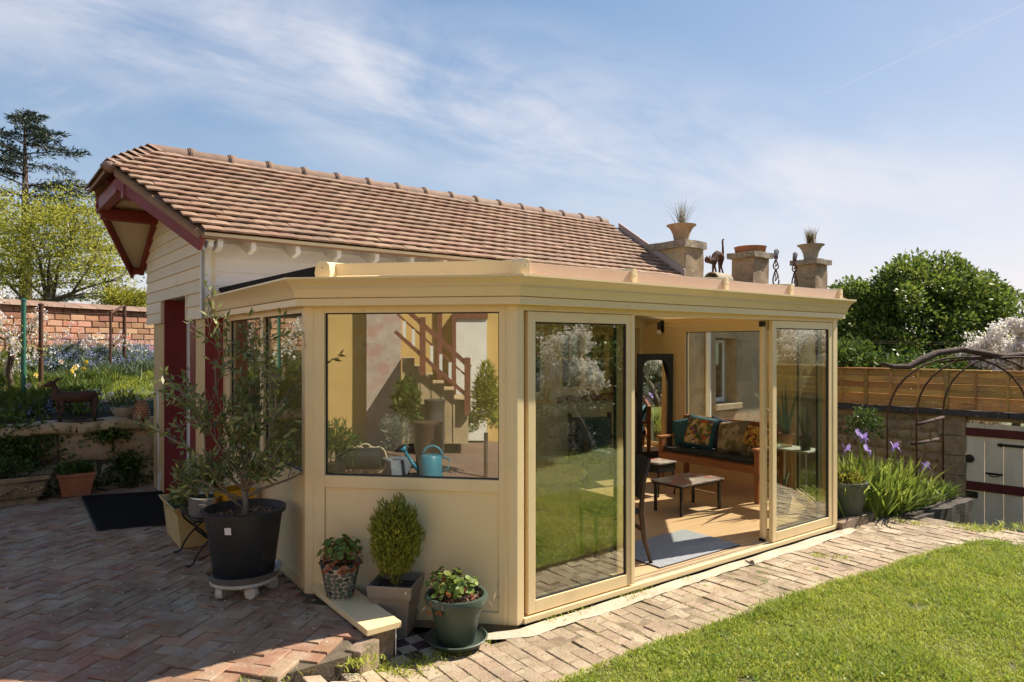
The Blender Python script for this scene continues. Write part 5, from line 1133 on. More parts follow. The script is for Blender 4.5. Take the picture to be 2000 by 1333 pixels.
M['tapestry'] = patch_mat('tapestry', [(0.10,0.11,0.03),(0.40,0.10,0.03),(0.06,0.08,0.03),(0.48,0.33,0.12),(0.12,0.05,0.10),(0.55,0.42,0.25),(0.14,0.17,0.05)], 22)
M['landscape'] = patch_mat('woven_landscape', [(0.30,0.23,0.15),(0.24,0.18,0.11),(0.14,0.12,0.06),(0.36,0.29,0.20),(0.18,0.13,0.08)], 14)
M['floral'] = patch_mat('yellow_floral', [(0.52,0.30,0.04),(0.46,0.26,0.05),(0.05,0.03,0.02),(0.55,0.36,0.08),(0.30,0.06,0.03)], 40)
M['slate_top'] = patch_mat('mosaic_table_top', [(0.26,0.21,0.20),(0.34,0.29,0.27),(0.40,0.12,0.08),(0.44,0.38,0.32),(0.22,0.18,0.18),(0.32,0.26,0.24)], 9, 0.35)
# bench
BX, BY = 4.60, 1.75
bench = thing('garden_bench', 'long teak bench with black seat pad under the side window', 'bench', (BX, BY, FZ))
for sx in (-0.26, 0.26):
    for sy in (-0.74, 0.74): MB().box(sx-0.03, sx+0.03, sy-0.03, sy+0.03, 0, 0.62 if sx < 0 else 0.90).build('leg', M['teak'], bench, bevel=0.005)
b = MB(); b.box(-0.285,-0.255,-0.71,0.71,0.34,0.43); b.box(0.24,0.27,-0.71,0.71,0.34,0.42)
for k in range(6): b.box(-0.24+k*0.082,-0.17+k*0.082,-0.71,0.71,0.425,0.445)
b.build('seat', M['teak'], bench, bevel=0.003)
bb = MB(); bb.box(0.245,0.28,-0.71,0.71,0.82,0.90); bb.box(0.245,0.28,-0.71,0.71,0.50,0.55)
for k in range(14): bb.box(0.252,0.272,-0.68+k*0.104,-0.63+k*0.104,0.55,0.82)
bb.build('backrest', M['teak'], bench, bevel=0.003)
for sy in (-0.74, 0.74): MB().box(-0.33,0.25,sy-0.035,sy+0.035,0.62,0.65).build('armrest', M['teak'], bench, bevel=0.006)
def pillow(name, label, cat, loc, w, h, t, material, rot, border=None, parent=None):
    b = MB(); n = 14
    for sgn in (1, -1):
        def fn(u, v):
            x = (u-0.5)*2; y = (v-0.5)*2; th_ = (max(0,(1-abs(x)**3.5))*max(0,(1-abs(y)**3.5)))**0.5; pin = 1 - 0.05*(1-abs(x))*0 - 0.06*(x*x+y*y-abs(x*y))*0.5
            return (x*w/2*pin, sgn*t/2*th_, y*h/2*pin)
        b.grid(fn, n, n)
    t_ = thing(name, label, cat, loc); t_.rotation_euler = rot
    o = b.build('cover', border or material, t_, smooth=True, fix=True)
    if border:
        q = MB(); q.grid(lambda u, v: ((u-0.5)*w*0.78, -t/2*(max(0,(1-abs((u-.5)*1.56)**3.5))*max(0,(1-abs((v-.5)*1.56)**3.5)))**0.5*1.0-0.004, (v-0.5)*h*0.78), 10, 10); q.build('front_panel', material, t_, smooth=True, fix=False)
    return t_
p_ = MB(); p_.box(-0.26,0.22,-0.70,0.70,0.446,0.505); sc_ = p_.build('seat_pad', M['seat_black'], bevel=0.02); sc_.location = (BX,BY,FZ); tag(sc_, 'black pad covering the teak bench seat', 'cushion')
zc = FZ+0.505
pillow('cushion', 'teal cushion with bright floral tapestry on the bench', 'cushion', (BX+0.0, BY+0.30, zc+0.21), 0.44, 0.44, 0.15, M['tapestry'], (R_(-18), R_(6), R_(-78)), M['teal'])
pillow('cushion', 'plain teal cushion in the far corner of the bench beside the mirror', 'cushion', (BX+0.1, BY+0.60, zc+0.18), 0.40, 0.38, 0.14, M['teal'], (R_(-18), R_(-14), R_(-62)))
pillow('cushion', 'dark navy cushion behind the tapestry cushion', 'cushion', (BX+0.12, BY+0.06, zc+0.20), 0.42, 0.42, 0.14, M['navy'], (R_(-18), R_(10), R_(-85)))
pillow('cushion', 'beige and brown woven cushion in the middle of the bench', 'cushion', (BX+0.02, BY-0.20, zc+0.20), 0.46, 0.42, 0.15, M['landscape'], (R_(-20), R_(-8), R_(-88)))
pillow('cushion', 'small yellow cushion with black floral print on the bench', 'cushion', (BX+0.0, BY-0.55, zc+0.24), 0.36, 0.26, 0.11, M['floral'], (R_(-20), R_(4), R_(-92)))
pillow('cushion', 'dark brown cushion under the yellow floral cushion', 'cushion', (BX+0.06, BY-0.52, zc+0.13), 0.44, 0.30, 0.13, M['landscape'], (R_(-24), R_(-6), R_(-90)))
# standing mirror in the corner
mir_t = thing('standing_mirror', 'tall black framed mirror with arched glass in the veranda corner', 'mirror', (4.90, 3.12, FZ)); mir_t.rotation_euler = (R_(1.0), 0, R_(-22))
W_, H_ = 0.285, 1.75; iw, iz0, iz1 = 0.205, 0.30, 1.655
arch = [(-iw,iz0)] + [(-iw + 0.12 - 0.12*math.cos(a), iz1-0.12+0.12*math.sin(a)) for a in np.linspace(0, math.pi/2, 6)] + [(iw - 0.12 + 0.12*math.sin(a), iz1-0.12+0.12*math.cos(a)) for a in np.linspace(0, math.pi/2, 6)] + [(iw,iz0)]
outr = [(-W_,0.0)] + [(-W_, 0.2+ (H_-0.2)*k/5) for k in range(1,6)] + [(-W_,H_)] + [(W_,H_)] + [(W_, H_-(H_-0.2)*k/5) for k in range(1,6)] + [(W_,0.0)]
b = MB(); n = len(arch)
for y in (-0.02, 0.02): b.v += [(x, y, z) for x, z in outr] + [(x, y, z) for x, z in arch]
for i in range(n-1): b.f += [(i, i+1, n+i+1, n+i), (2*n+i, 3*n+i, 3*n+i+1, 2*n+i+1), (n+i, n+i+1, 3*n+i+1, 3*n+i), (i, 2*n+i, 2*n+i+1, i+1)]
b.f += [(0, n, 2*n-1, n-1), (2*n, 3*n-1, 4*n-1, 3*n), (0, n-1, 3*n-1, 2*n)]
b.build('frame', M['black_paint'], mir_t)
mm = bpy.data.materials.new('mirror_glass'); mm.use_nodes = True; pm = mm.node_tree.nodes['Principled BSDF']; pm.inputs['Metallic'].default_value = 1; pm.inputs['Roughness'].default_value = 0.01; pm.inputs['Base Color'].default_value = (0.88,0.9,0.88,1)
MB().prism([(x, 0.004, z) for x, z in arch], (0,0.01,0)).build('mirror_glass', mm, mir_t)
# wall lamp
q = Vector((5.255, 3.28, 0)); t = thing('wall_lamp', 'black wall lamp with bare round bulb above the mirror', 'lamp', (5.235, 3.25, 2.12))
MB().box(-0.02,0.0,-0.03,0.03,-0.02,0.16).build('back_plate', M['black_paint'], t); MB().tube([(-0.02,0,0.1),(-0.09,0,0.1)], 0.012, 8).build('arm', M['black_paint'], t); MB().tube([(-0.09,0,0.13),(-0.09,0,0.02)], 0.022, 10).build('socket', M['black_paint'], t); MB().ball((-0.09,0,-0.03), 0.042, 14, 10).build('bulb', mat('opal_bulb', (0.85,0.82,0.74), rough=0.2), t, smooth=True)
# coffee table
ct = thing('coffee_table', 'low table with patterned slate top and thin black legs on the veranda floor', 'table', (3.43, 1.31, FZ))
MB().box(-0.37,0.37,-0.23,0.23,0.335,0.352).build('table_top', M['slate_top'], ct, bevel=0.003); MB().box(-0.36,0.36,-0.22,0.22,0.312,0.334).build('frame', M['black_paint'], ct)
for sx in (-1,1):
    for sy in (-1,1): MB().box(sx*0.33-0.014,sx*0.33+0.014,sy*0.185-0.014,sy*0.185+0.014,0,0.312).build('leg', M['black_paint'], ct)
st = thing('side_table', 'small dark stool table with pale top beside the bench', 'table', (3.78, 2.05, FZ))
MB().box(-0.17,0.17,-0.15,0.15,0.40,0.42).build('table_top', M['slate_top'], st, bevel=0.003); MB().box(-0.16,0.16,-0.14,0.14,0.30,0.399).build('apron', M['black_paint'], st)
for sx in (-1,1):
    for sy in (-1,1): MB().tube([(sx*0.13,sy*0.11,0.31),(sx*0.16,sy*0.14,0.14),(sx*0.145,sy*0.125,0)], [0.014,0.010,0.012], 6).build('leg', M['black_paint'], st)
# round table and dining chairs
rt = thing('round_table', 'round wooden dining table behind the closed door pane', 'table', (0.95, 1.15, FZ))
MB().lathe([(0.56,0),(0.575,0.012),(0.575,0.028),(0.56,0.036)], 40, (0,0,0.70)).build('table_top', M['floor'], rt, smooth=True, sharp=40); MB().lathe([(0.06,0.10),(0.045,0.3),(0.06,0.5),(0.10,0.70)], 16).build('pedestal', M['dark_wood'], rt, smooth=True)
for k in range(3): a = k*2.094+0.4; MB().tube([(0.03*math.cos(a),0.03*math.sin(a),0.16),(0.22*math.cos(a),0.22*math.sin(a),0.09),(0.36*math.cos(a),0.36*math.sin(a),0.012)], [0.035,0.028,0.022], 8).build('foot', M['dark_wood'], rt, smooth=True)
def dining_chair(loc, rz, label):
    t = thing('dining_chair', label, 'chair', loc, rz)      # seat faces local -x, back at +x
    MB().prism([(-0.22,-0.22,0.43),(0.20,-0.19,0.43),(0.20,0.19,0.43),(-0.22,0.22,0.43)], (0,0,0.045)).build('seat', M['seat_black'], t, bevel=0.012)
    for sy in (-1,1):
        MB().tube([(0.30,sy*0.19,0.0),(0.235,sy*0.19,0.22),(0.205,sy*0.19,0.45),(0.23,sy*0.185,0.70),(0.285,sy*0.18,0.90)], [0.016,0.021,0.024,0.020,0.017], 8).build('leg', M['dark_wood'], t, smooth=True)
        MB().tube([(-0.20,sy*0.20,0.0),(-0.20,sy*0.20,0.43)], [0.014,0.022], 8).build('leg', M['dark_wood'], t, smooth=True)
    MB().grid(lambda u, v: (0.205+0.075*(v**1.4)+0.03*math.sin(math.pi*u)*0.8, (u-0.5)*0.36, 0.56+0.34*v), 8, 5).build('backrest', M['seat_black'], t, smooth=True, fix=False).modifiers.new('s','SOLIDIFY').thickness = 0.018
    MB().beam((0.215,-0.19,0.30),(0.215,0.19,0.30),0.02,0.03).build('stretcher', M['dark_wood'], t); return t
dining_chair((1.42, 0.52, FZ), R_(-24), 'black dining chair with curved back leg beside the open doorway')
dining_chair((0.45, 1.95, FZ), R_(130), 'black dining chair on the far side of the round table')
dining_chair((-0.10, 0.95, FZ), R_(188), 'black dining chair between the round table and the corner window')
# armchair with blue cushions below the window
q = hloc(4.95, -0.52, FZ); ac = thing('armchair', 'dark wooden armchair with blue cushions under the window', 'chair', tuple(q), R_(-20))
for sx in (-0.30,0.30):
    for sy in (-0.28,0.28): MB().box(sx-0.025,sx+0.025,sy-0.025,sy+0.025,0,0.58 if sy < 0 else 0.92).build('leg', M['dark_wood'], ac, bevel=0.004)
    MB().box(sx-0.035,sx+0.035,-0.32,0.28,0.58,0.61).build('armrest', M['dark_wood'], ac, bevel=0.005)
MB().box(-0.28,0.28,-0.28,0.28,0.30,0.36).build('seat_frame', M['dark_wood'], ac)
for k in range(4): MB().box(-0.28,0.28,0.27,0.29,0.44+k*0.12,0.50+k*0.12).build('back_slat', M['dark_wood'], ac)
M['blue_cloth'] = mat('blue_grey_cloth', (0.06,0.10,0.14), (0.045,0.075,0.11), rough=0.85, scale=12)
sp_ = MB().box(-0.26,0.26,-0.27,0.24,0.361,0.44).build('seat_cushion', M['blue_cloth'], ac, bevel=0.03)
for k in (-1,1): pillow('back_cushion', '%s blue grey back cushion on the dark armchair' % ('left' if k < 0 else 'right'), 'cushion', tuple(q + Vector((k*0.13*math.cos(R_(-20)) - 0.16*math.sin(R_(-20))*1, k*0.13*math.sin(R_(-20)) + 0.16*math.cos(R_(-20)), 0.66))), 0.28, 0.44, 0.12, M['blue_cloth'], (R_(-10),0,R_(-20)))
# pictures
def picture(label, x0, x1, z0, z1, material):
    t = thing('picture', label, 'picture', tuple(hloc((x0+x1)/2, -0.006, (z0+z1)/2)), BR); w_, h_ = (x1-x0)/2, (z1-z0)/2
    MB().box(-w_,w_,-0.03,0.0,h_-0.03,h_).box(-w_,w_,-0.03,0.0,-h_,-h_+0.03).box(-w_,-w_+0.03,-0.03,0.0,-h_+0.03,h_-0.03).box(w_-0.03,w_,-0.03,0.0,-h_+0.03,h_-0.03).build('frame', M['cream'], t)
    MB().box(-w_+0.03,w_-0.03,-0.012,-0.001,-h_+0.03,h_-0.03).build('mount', M['white'], t); MB().box(-w_+0.12,w_-0.12,-0.015,-0.0125,-h_+0.14,h_-0.12).build('print', material, t)
picture('large framed blue and orange print on the veranda wall', 3.75, 4.45, 1.12, 2.12, patch_mat('blue_print', [(0.03,0.05,0.09),(0.02,0.09,0.16),(0.05,0.07,0.05),(0.30,0.14,0.06),(0.03,0.05,0.07)], 6))
picture('small framed pale print on the veranda wall', 1.55, 2.0, 1.75, 2.05, patch_mat('pale_print', [(0.5,0.45,0.36),(0.42,0.36,0.27),(0.55,0.5,0.4)], 8))
# turned wooden balls on the sill
t = thing('ball_stack', 'stack of turned wooden balls standing on the brick sill', 'ornament', tuple(hloc(6.28, 0.05, WZ0))); 
MB().lathe([(0.05,0),(0.05,0.02),(0.012,0.03)], 12).build('foot', M['dark_wood'], t)
for k in range(5): MB().ball((0,0,0.065+k*0.085), 0.043-0.003*k, 12, 8).build('ball', M['terracotta'] if k % 2 else M['cement'], t, smooth=True)
# striped mat inside the doorway
M['mat_stripe'] = mat('striped_mat', (0.36,0.38,0.41), (0.42,0.44,0.47), rough=0.9, scale=20)
sm = thing('striped_mat', 'grey ribbed mat lying just inside the open sliding door', 'mat', (2.14, 0.43, FZ))
MB().prism([(-0.56,-0.33,0),(0.56,-0.33,0),(0.56,0.33,0),(-0.56,0.33,0)], (0,0,0.006)).build('backing', M['rubber'], sm)
b = MB()
for k in range(30): b.box(-0.555,0.555,-0.325+k*0.0218,-0.325+k*0.0218+0.0135,0.0062,0.012)
b.build('ribs', M['mat_stripe'], sm, kind='stuff')
# plant table by the chamfer window
pt = thing('plant_table', 'small white metal table with house plants at the veranda corner window', 'table', (4.55, 0.66, FZ))
MB().box(-0.17,0.17,-0.26,0.26,0.66,0.68).build('table_top', M['white'], pt, bevel=0.003)
for sx in (-1,1):
    for sy in (-1,1): MB().tube([(sx*0.14,sy*0.22,0.66),(sx*0.15,sy*0.23,0)], 0.011, 6).build('leg', M['white'], pt)
M['aloe'] = leafmat('aloe_leaves', (0.10,0.15,0.07), (0.07,0.11,0.05), (0.16,0.20,0.09), piece=0.12, trans=0.1)
def spiky(name, label, loc, r, hp, n, L_, w_, potm, spread, seed):
    rg = np.random.default_rng(seed); t = thing(name, label, 'plant', loc)
    MB().lathe([(r*0.7,0),(r,hp*0.95),(r*1.05,hp),(r*0.9,hp),(r*0.85,hp*0.85)], 20).build('pot', potm, t, smooth=True, sharp=45); MB().lathe([(0.001,hp*0.88),(r*0.9,hp*0.88)],14,cap0=False,cap1=False).build('soil', M['soil'], t, fix=False)
    for k in range(n):
        a = rg.uniform(0,6.28); s_ = rg.uniform(0.15,1)*spread; d = Vector((math.cos(a)*s_, math.sin(a)*s_, 1)).normalized(); sd2 = Vector((-math.sin(a), math.cos(a), 0)); l_ = L_*rg.uniform(0.6,1.0); b = MB(); o = Vector((math.cos(a)*0.02, math.sin(a)*0.02, hp*0.86))
        pts = [o + d*l_*q_ + Vector((math.cos(a), math.sin(a), -0.6))*(0.22*l_*s_*q_*q_) for q_ in (0, .35, .7, 1)]; ws = [w_, w_*0.9, w_*0.55, 0.002]
        up_ = d.cross(sd2)*0.006
        vs_ = []
        for p, ww in zip(pts, ws): vs_ += [p - sd2*ww/2, p + up_, p + sd2*ww/2]
        b.add(vs_, [(3*i+j, 3*i+j+1, 3*i+j+4, 3*i+j+3) for i in range(3) for j in range(2)]); b.build('leaf', M['aloe'], t, smooth=True, fix=False)
spiky('aloe_plant', 'tall aloe with long reddish sword leaves on the white plant table', (4.60, 0.80, FZ+0.68), 0.09, 0.15, 9, 0.75, 0.05, M['terracotta'], 0.55, 2)
spiky('snake_plant', 'upright snake plant in brown pot on the white plant table', (4.50, 0.50, FZ+0.68), 0.075, 0.16, 12, 0.50, 0.03, M['dark_wood'], 0.25, 5)
spiky('spider_plant', 'arching spider plant on the floor under the white plant table', (4.22, 0.62, FZ), 0.11, 0.2, 18, 0.42, 0.02, M['cement'], 1.0, 8)

# ================================================================ POTS ON THE PATIO
M['black_pot'] = mat('black_nursery_pot', (0.016,0.017,0.019), (0.022,0.022,0.024), rough=0.5, scale=6, dirt=((0.07,0.065,0.06), 3, 0.60, 0.75))
M['chips'] = mat('bark_chips', (0.30,0.18,0.10), (0.18,0.10,0.06), rough=0.9, scale=25, piece=0.35, c3=(0.42,0.30,0.20))
M['dolly'] = mat('white_plastic', (0.62,0.57,0.50), (0.52,0.46,0.39), rough=0.6, scale=9, dirt=((0.30,0.24,0.18), 7, 0.56, 0.7))
OX, OY = -1.45, 1.33
dl = thing('pot_dolly', 'round off-white plant dolly on casters under the black pot', 'dolly', (OX, OY, PZ))
MB().lathe([(0.10,0.085),(0.222,0.085),(0.232,0.095),(0.232,0.115),(0.10,0.115)], 32).build('ring', M['dolly'], dl, smooth=True, sharp=40)
for k in range(5):
    a = k*2*math.pi/5 + 2.2; c_, s_ = 0.185*math.cos(a), 0.185*math.sin(a); tng = Vector((-math.sin(a+0.7), math.cos(a+0.7), 0))
    w = MB().tube([Vector((c_,s_,0.045))-tng*0.022, Vector((c_,s_,0.045))+tng*0.022], 0.043, 18).build('caster', M['dolly'], dl, smooth=True, sharp=40); MB().tube([(c_,s_,0.05),(c_,s_,0.09)], 0.02, 8).build('stem', M['dolly'], w)
MB().lathe([(0.20,0.116),(0.235,0.118),(0.262,0.165),(0.266,0.17),(0.256,0.17),(0.23,0.128),(0.001,0.126)], 36, cap1=False).build('saucer', M['steel'], label='grey round saucer under the black olive pot', cat='saucer', smooth=True, sharp=50).location = (OX, OY, PZ)
ot = thing('olive_tree', 'olive tree in big black pot standing on the white dolly', 'tree', (OX, OY, PZ+0.130))
MB().lathe([(0.195,0.0),(0.205,0.01),(0.262,0.44),(0.285,0.445),(0.29,0.475),(0.262,0.48),(0.25,0.43),(0.24,0.40)], 40, cap1=False).build('pot', M['black_pot'], ot, smooth=True, sharp=45)
MB().lathe([(0.001,0.405),(0.25,0.405)],24,cap0=False,cap1=False).build('soil', M['soil'], ot, fix=False)
n = 900; a = RNG.uniform(0,6.28,n); r_ = 0.245*np.sqrt(RNG.random(n)); V, F = leaf_arrays(np.stack([r_*np.cos(a), r_*np.sin(a), np.full(n,0.41)+RNG.uniform(0,0.015,n)],1), RNG.normal(size=(n,3))*np.array([1,1,0.25]), RNG.uniform(0.015,0.04,n), 0.014); raw('bark_mulch', V, F, M['chips'], ot, kind='stuff')
MB().box(-0.022,0.022,-0.002,0.0,0,0.05).xf(Matrix.Translation(tuple((_f*-0.2545 + _r*-0.01 + Vector((0,0,0.345))))) @ Matrix.Rotation(R_(-36.5),4,'Z') @ Matrix.Rotation(R_(7.5),4,'X')).build('label_remnant', M['white'], ot)
M['olive_leaf'] = leafmat('olive_leaves', (0.125,0.165,0.038), (0.085,0.12,0.03), (0.30,0.32,0.12), piece=0.3, trans=0.2, spec=0.5)
M['olive_wood'] = mat('olive_bark', (0.26,0.21,0.15), (0.17,0.135,0.095), rough=0.9, scale=18, bump=0.5)
rg = np.random.default_rng(12); b = MB(); tips = []
b.tube([(0,0,0.36),(0.01,0,0.5),(0.0,0.01,0.62)], [0.028,0.022,0.02], 8)
for (dx, dr, L_) in ((-0.55,1,0.62),(-0.30,0.9,0.85),(0.05,1.2,1.05),(0.40,0.9,0.85),(0.62,0.8,0.55),(-0.12,1.3,1.10),(0.15,1.1,0.7),(0.02,0.8,0.5),(-0.45,0.35,0.42),(0.42,0.28,0.40)):
    d = _r*dx + _f*rg.uniform(-0.30,0.30) + Vector((0,0,dr)); branch_tree((0,0,rg.uniform(0.44,0.62)), d, L_*0.92, 0.012, 2, 0.38, 0.35, 6, rg, b, tips, 4, 0.55)
for dd, L_ in ((_r*0.75 - _f*0.35 + Vector((0,0,1.0)), 0.95), (_r*0.85 - _f*0.40 + Vector((0,0,0.35)), 0.62), (_r*-0.75 + Vector((0,0,0.8)), 0.8)): branch_tree((0,0,0.6), dd, L_, 0.011, 1, 0.22, 0.12, 7, rg, b, tips, 6, 0.32)
b.build('trunk', M['olive_wood'], ot, smooth=True, fix=False)
T = np.array([tuple(p) for p, _ in tips]); Dd = np.array([tuple(d) for _, d in tips]); k = 3; P = np.repeat(T, k, 0) + rg.normal(0, 0.012, (len(T)*k,3)); D = np.repeat(Dd, k, 0)*0.8 + rg.normal(0,0.6,(len(T)*k,3))
F1keep = (P[:,0] + OX) < -1.12; F1keep |= (P[:,1] + OY + P[:,0] + OX) < -0.06
P, D = P[F1keep], D[F1keep]; V, F = leaf_arrays(P, D, rg.uniform(0.045,0.082,len(P)), rg.uniform(0.016,0.024,len(P)), 0.1); V[:,0] = np.where((V[:,0]+OX > -1.10) & (V[:,1]+OY > 1.06), -1.10-OX, V[:,0]); raw('crown', V, F, M['olive_leaf'], ot)
# wrought iron stand with aluminium pot
sx0, sy0 = -1.50, 2.38; stn = thing('iron_stand', 'black wrought iron plant stand with curved crossed legs', 'stand', (sx0, sy0, PZ))
MB().box(-0.13,0.13,-0.27,0.27,0.352,0.366).build('top', M['iron'], stn, bevel=0.002)
for sy in (-0.24, 0.24):
    for s_ in (-1, 1):
        MB().tube([(s_*-0.12,sy,0.352),(s_*-0.10,sy,0.29),(s_*-0.03,sy,0.22),(s_*0.05,sy,0.15),(s_*0.10,sy,0.08),(s_*0.125,sy,0.02),(s_*0.16,sy,0.006),(s_*0.18,sy,0.014)], 0.0085, 6).build('leg', M['iron'], stn, smooth=True)
MB().tube([(0,-0.24,0.195),(0,0.24,0.195)], 0.007, 6).build('stretcher', M['iron'], stn, smooth=True)
al = thing('aluminium_pot', 'shiny aluminium cooking pot used as planter on the iron stand', 'planter', (sx0-0.0, sy0-0.06, PZ+0.366))
M['alu'] = mat('worn_aluminium', (0.62,0.60,0.57), (0.50,0.48,0.45), rough=0.32, metal=0.85, scale=7, dirt=((0.30,0.27,0.23), 8, 0.6, 0.75))
MB().lathe([(0.13,0.0),(0.14,0.01),(0.145,0.15),(0.15,0.155),(0.148,0.165),(0.138,0.16),(0.132,0.12)], 32, sx=0.85, sy=1.25, cap1=False).build('pot', M['alu'], al, smooth=True, sharp=45); MB().lathe([(0.001,0.135),(0.135,0.135)],20,sx=.85,sy=1.25,cap0=False,cap1=False).build('soil', M['soil'], al, fix=False)
MB().tube([(-0.07,-0.16,0.12),(-0.085,-0.205,0.125),(0.015,-0.215,0.125),(0.0,-0.175,0.12)], 0.008, 6).build('handle', M['alu'], al, smooth=True)
foliage('foliage', al, (0,0,0.24), (0.16,0.22,0.18), 700, 0.05, 0.014, M['leaf_mid'], 21, 0.15)
foliage('trailing_foliage', al, (-0.12,0.16,0.10), (0.12,0.20,0.13), 380, 0.04, 0.013, leafmat('lime_leaves', (0.17,0.20,0.05), (0.12,0.15,0.035), (0.24,0.26,0.07)), 22, 0.1, up=-0.2)
cp = thing('cream_planter', 'rectangular cream planter with flared rim behind the iron stand', 'planter', (-1.45, 3.02, PZ)); cp.scale = (1.15,1.1,1.1)
b = MB(); b.add([(-0.14,-0.28,0),(0.14,-0.28,0),(0.14,0.28,0),(-0.14,0.28,0),(-0.165,-0.30,0.26),(0.165,-0.30,0.26),(0.165,0.30,0.26),(-0.165,0.30,0.26),(-0.20,-0.33,0.33),(0.20,-0.33,0.33),(0.20,0.33,0.33),(-0.20,0.33,0.33),(-0.185,-0.315,0.33),(0.185,-0.315,0.33),(0.185,0.315,0.33),(-0.185,0.315,0.33),(-0.16,-0.29,0.27),(0.16,-0.29,0.27),(0.16,0.29,0.27),(-0.16,0.29,0.27)],
   [(3,2,1,0)] + [(a_+i, a_+(i+1)%4, a_+4+(i+1)%4, a_+4+i) for a_ in (0,4,8,12) for i in range(4)]); b.build('box', mat('cream_planter', (0.60,0.45,0.20), (0.53,0.39,0.17), rough=0.5, scale=5, dirt=((0.30,0.21,0.10), 4, 0.6, 0.75)), cp, bevel=0.004)
MB().box(-0.158,0.158,-0.288,0.288,0.20,0.275).build('soil', M['soil'], cp)
foliage('foliage', cp, (-0.02,0.05,0.30), (0.16,0.28,0.15), 520, 0.05, 0.016, M['leaf_mid'], 25, 0.1)
yp = thing('yellow_pot', 'tall bright yellow pot behind the olive tree', 'planter', tuple(pxd(458, 5.75, PZ)), R_(10))
b = MB(); b.add([(-0.10,-0.10,0),(0.10,-0.10,0),(0.10,0.10,0),(-0.10,0.10,0),(-0.125,-0.125,0.57),(0.125,-0.125,0.57),(0.125,0.125,0.57),(-0.125,0.125,0.57),(-0.112,-0.112,0.57),(0.112,-0.112,0.57),(0.112,0.112,0.57),(-0.112,0.112,0.57),(-0.11,-0.11,0.5),(0.11,-0.11,0.5),(0.11,0.11,0.5),(-0.11,0.11,0.5)], [(3,2,1,0),(12,13,14,15)] + [(a_+i, a_+(i+1)%4, a_+4+(i+1)%4, a_+4+i) for a_ in (0,4,8) for i in range(4)]); b.build('pot', mat('yellow_glaze', (0.70,0.40,0.03), (0.62,0.34,0.02), rough=0.35), yp, bevel=0.006)
foliage('foliage', yp, (0,0,0.68), (0.16,0.16,0.22), 420, 0.05, 0.014, M['leaf_dark'], 27, 0.1)
# rubber doormat
dm = thing('doormat', 'large black ribbed rubber mat in front of the red door', 'mat', (-1.80, 4.62, PZ+0.004))
cr = [(-0.34,-0.82),(0.28,-0.98),(0.50,0.72),(-0.33,0.98)]; MB().prism([(x, y, 0) for x, y in cr], (0,0,0.010)).build('backing', M['rubber'], dm)
b = MB()
for k in range(34):
    t0 = (k+0.25)/34; t1 = (k+0.8)/34; L0 = Vector((*cr[0],0)).lerp(Vector((*cr[3],0)), t0); L1_ = Vector((*cr[0],0)).lerp(Vector((*cr[3],0)), t1); R0 = Vector((*cr[1],0)).lerp(Vector((*cr[2],0)), t0); R1 = Vector((*cr[1],0)).lerp(Vector((*cr[2],0)), t1)
    z_ = Vector((0,0,0.0102)); b.prism([L0+z_+(R0-L0)*0.02, R0+z_-(R0-L0)*0.02, R1+z_-(R0-L0)*0.02, L1_+z_+(R0-L0)*0.02], (0,0,0.008))
b.build('ribs', mat('worn_rubber', (0.022,0.019,0.017), (0.016,0.014,0.013), rough=0.95, scale=4, spec=0.1), dm, kind='stuff')
# ---- pots in front of the chamfer
def disc_leaves(name, parent, P, Nn, r, material, lobes=7):
    n = len(P); Nn = unit(Nn); S = unit(np.cross(Nn, RNG.normal(size=(n,3)))); U_ = np.cross(Nn, S); r = np.broadcast_to(r, (n,))[:,None]; vs_ = [P]
    m_ = lobes*2
    for k in range(m_):
        a = 2*math.pi*k/m_; rr = r*(1.0 if k % 2 else 0.82); vs_.append(P + (S*math.cos(a) + U_*math.sin(a))*rr + Nn*r*0.18*(1 if k % 2 else 0.6))
    V = np.stack(vs_, 1).reshape(-1,3); base = (np.arange(n)*(m_+1))[:,None]; F = np.concatenate([base + np.array([[0, 1+k, 1+(k+1)%m_]]) for k in range(m_)], 0); return raw(name, V, F, material, parent)
M['geranium'] = leafmat('geranium_leaves', (0.13,0.20,0.03), (0.09,0.15,0.024), (0.23,0.30,0.05), piece=0.22, trans=0.35)
M['geranium_red'] = leafmat('reddened_leaves', (0.26,0.075,0.035), (0.17,0.045,0.028), (0.34,0.15,0.06), piece=0.2, trans=0.25)
def geranium(parent, c, rx, rz, n, nred, seed, r=0.026):
    rg = np.random.default_rng(seed)
    def pts(m_, lo, hi):
        D = unit(rg.normal(size=(m_,3))); D[:,2] = np.abs(D[:,2])*1.0 + lo; D = unit(D); return np.array(c) + D*np.array([rx,rx,rz])*rg.uniform(0.45,1.0,(m_,1)), D
    P, D = pts(n, 0.15, 1); disc_leaves('leaves', parent, P, D + rg.normal(0,0.45,(n,3)) + np.array([0,0,0.5]), rg.uniform(0.7,1.2,n)*r, M['geranium'])
    P2, D2 = pts(nred, -0.35, 0.4); P2[:,2] -= rz*0.25; disc_leaves('old_leaves', parent, P2, D2 + rg.normal(0,0.6,(nred,3)), rg.uniform(0.5,0.95,nred)*r, M['geranium_red'])
    b = MB()
    for i in range(0, n, 2): q = Vector(P[i]); b.tube([Vector(c) + Vector((0,0,-rz*0.3)), (Vector(c) + q)/2 + Vector((0,0,0.02)), q], 0.0022, 4)
    b.build('stems', M['geranium_red'], parent, fix=False)
mp_ = thing('mosaic_pot', 'tapered pot covered in broken tile mosaic with geranium on the cream ledge', 'planter', (-1.00, 0.66, 0.190))
MB().lathe([(0.078,0),(0.082,0.006),(0.124,0.215),(0.127,0.235),(0.113,0.235),(0.105,0.19)], 32, cap1=False).build('pot', M['cement'], mp_, smooth=True, sharp=50); MB().lathe([(0.001,0.20),(0.108,0.20)],18,cap0=False,cap1=False).build('soil', M['soil'], mp_, fix=False)
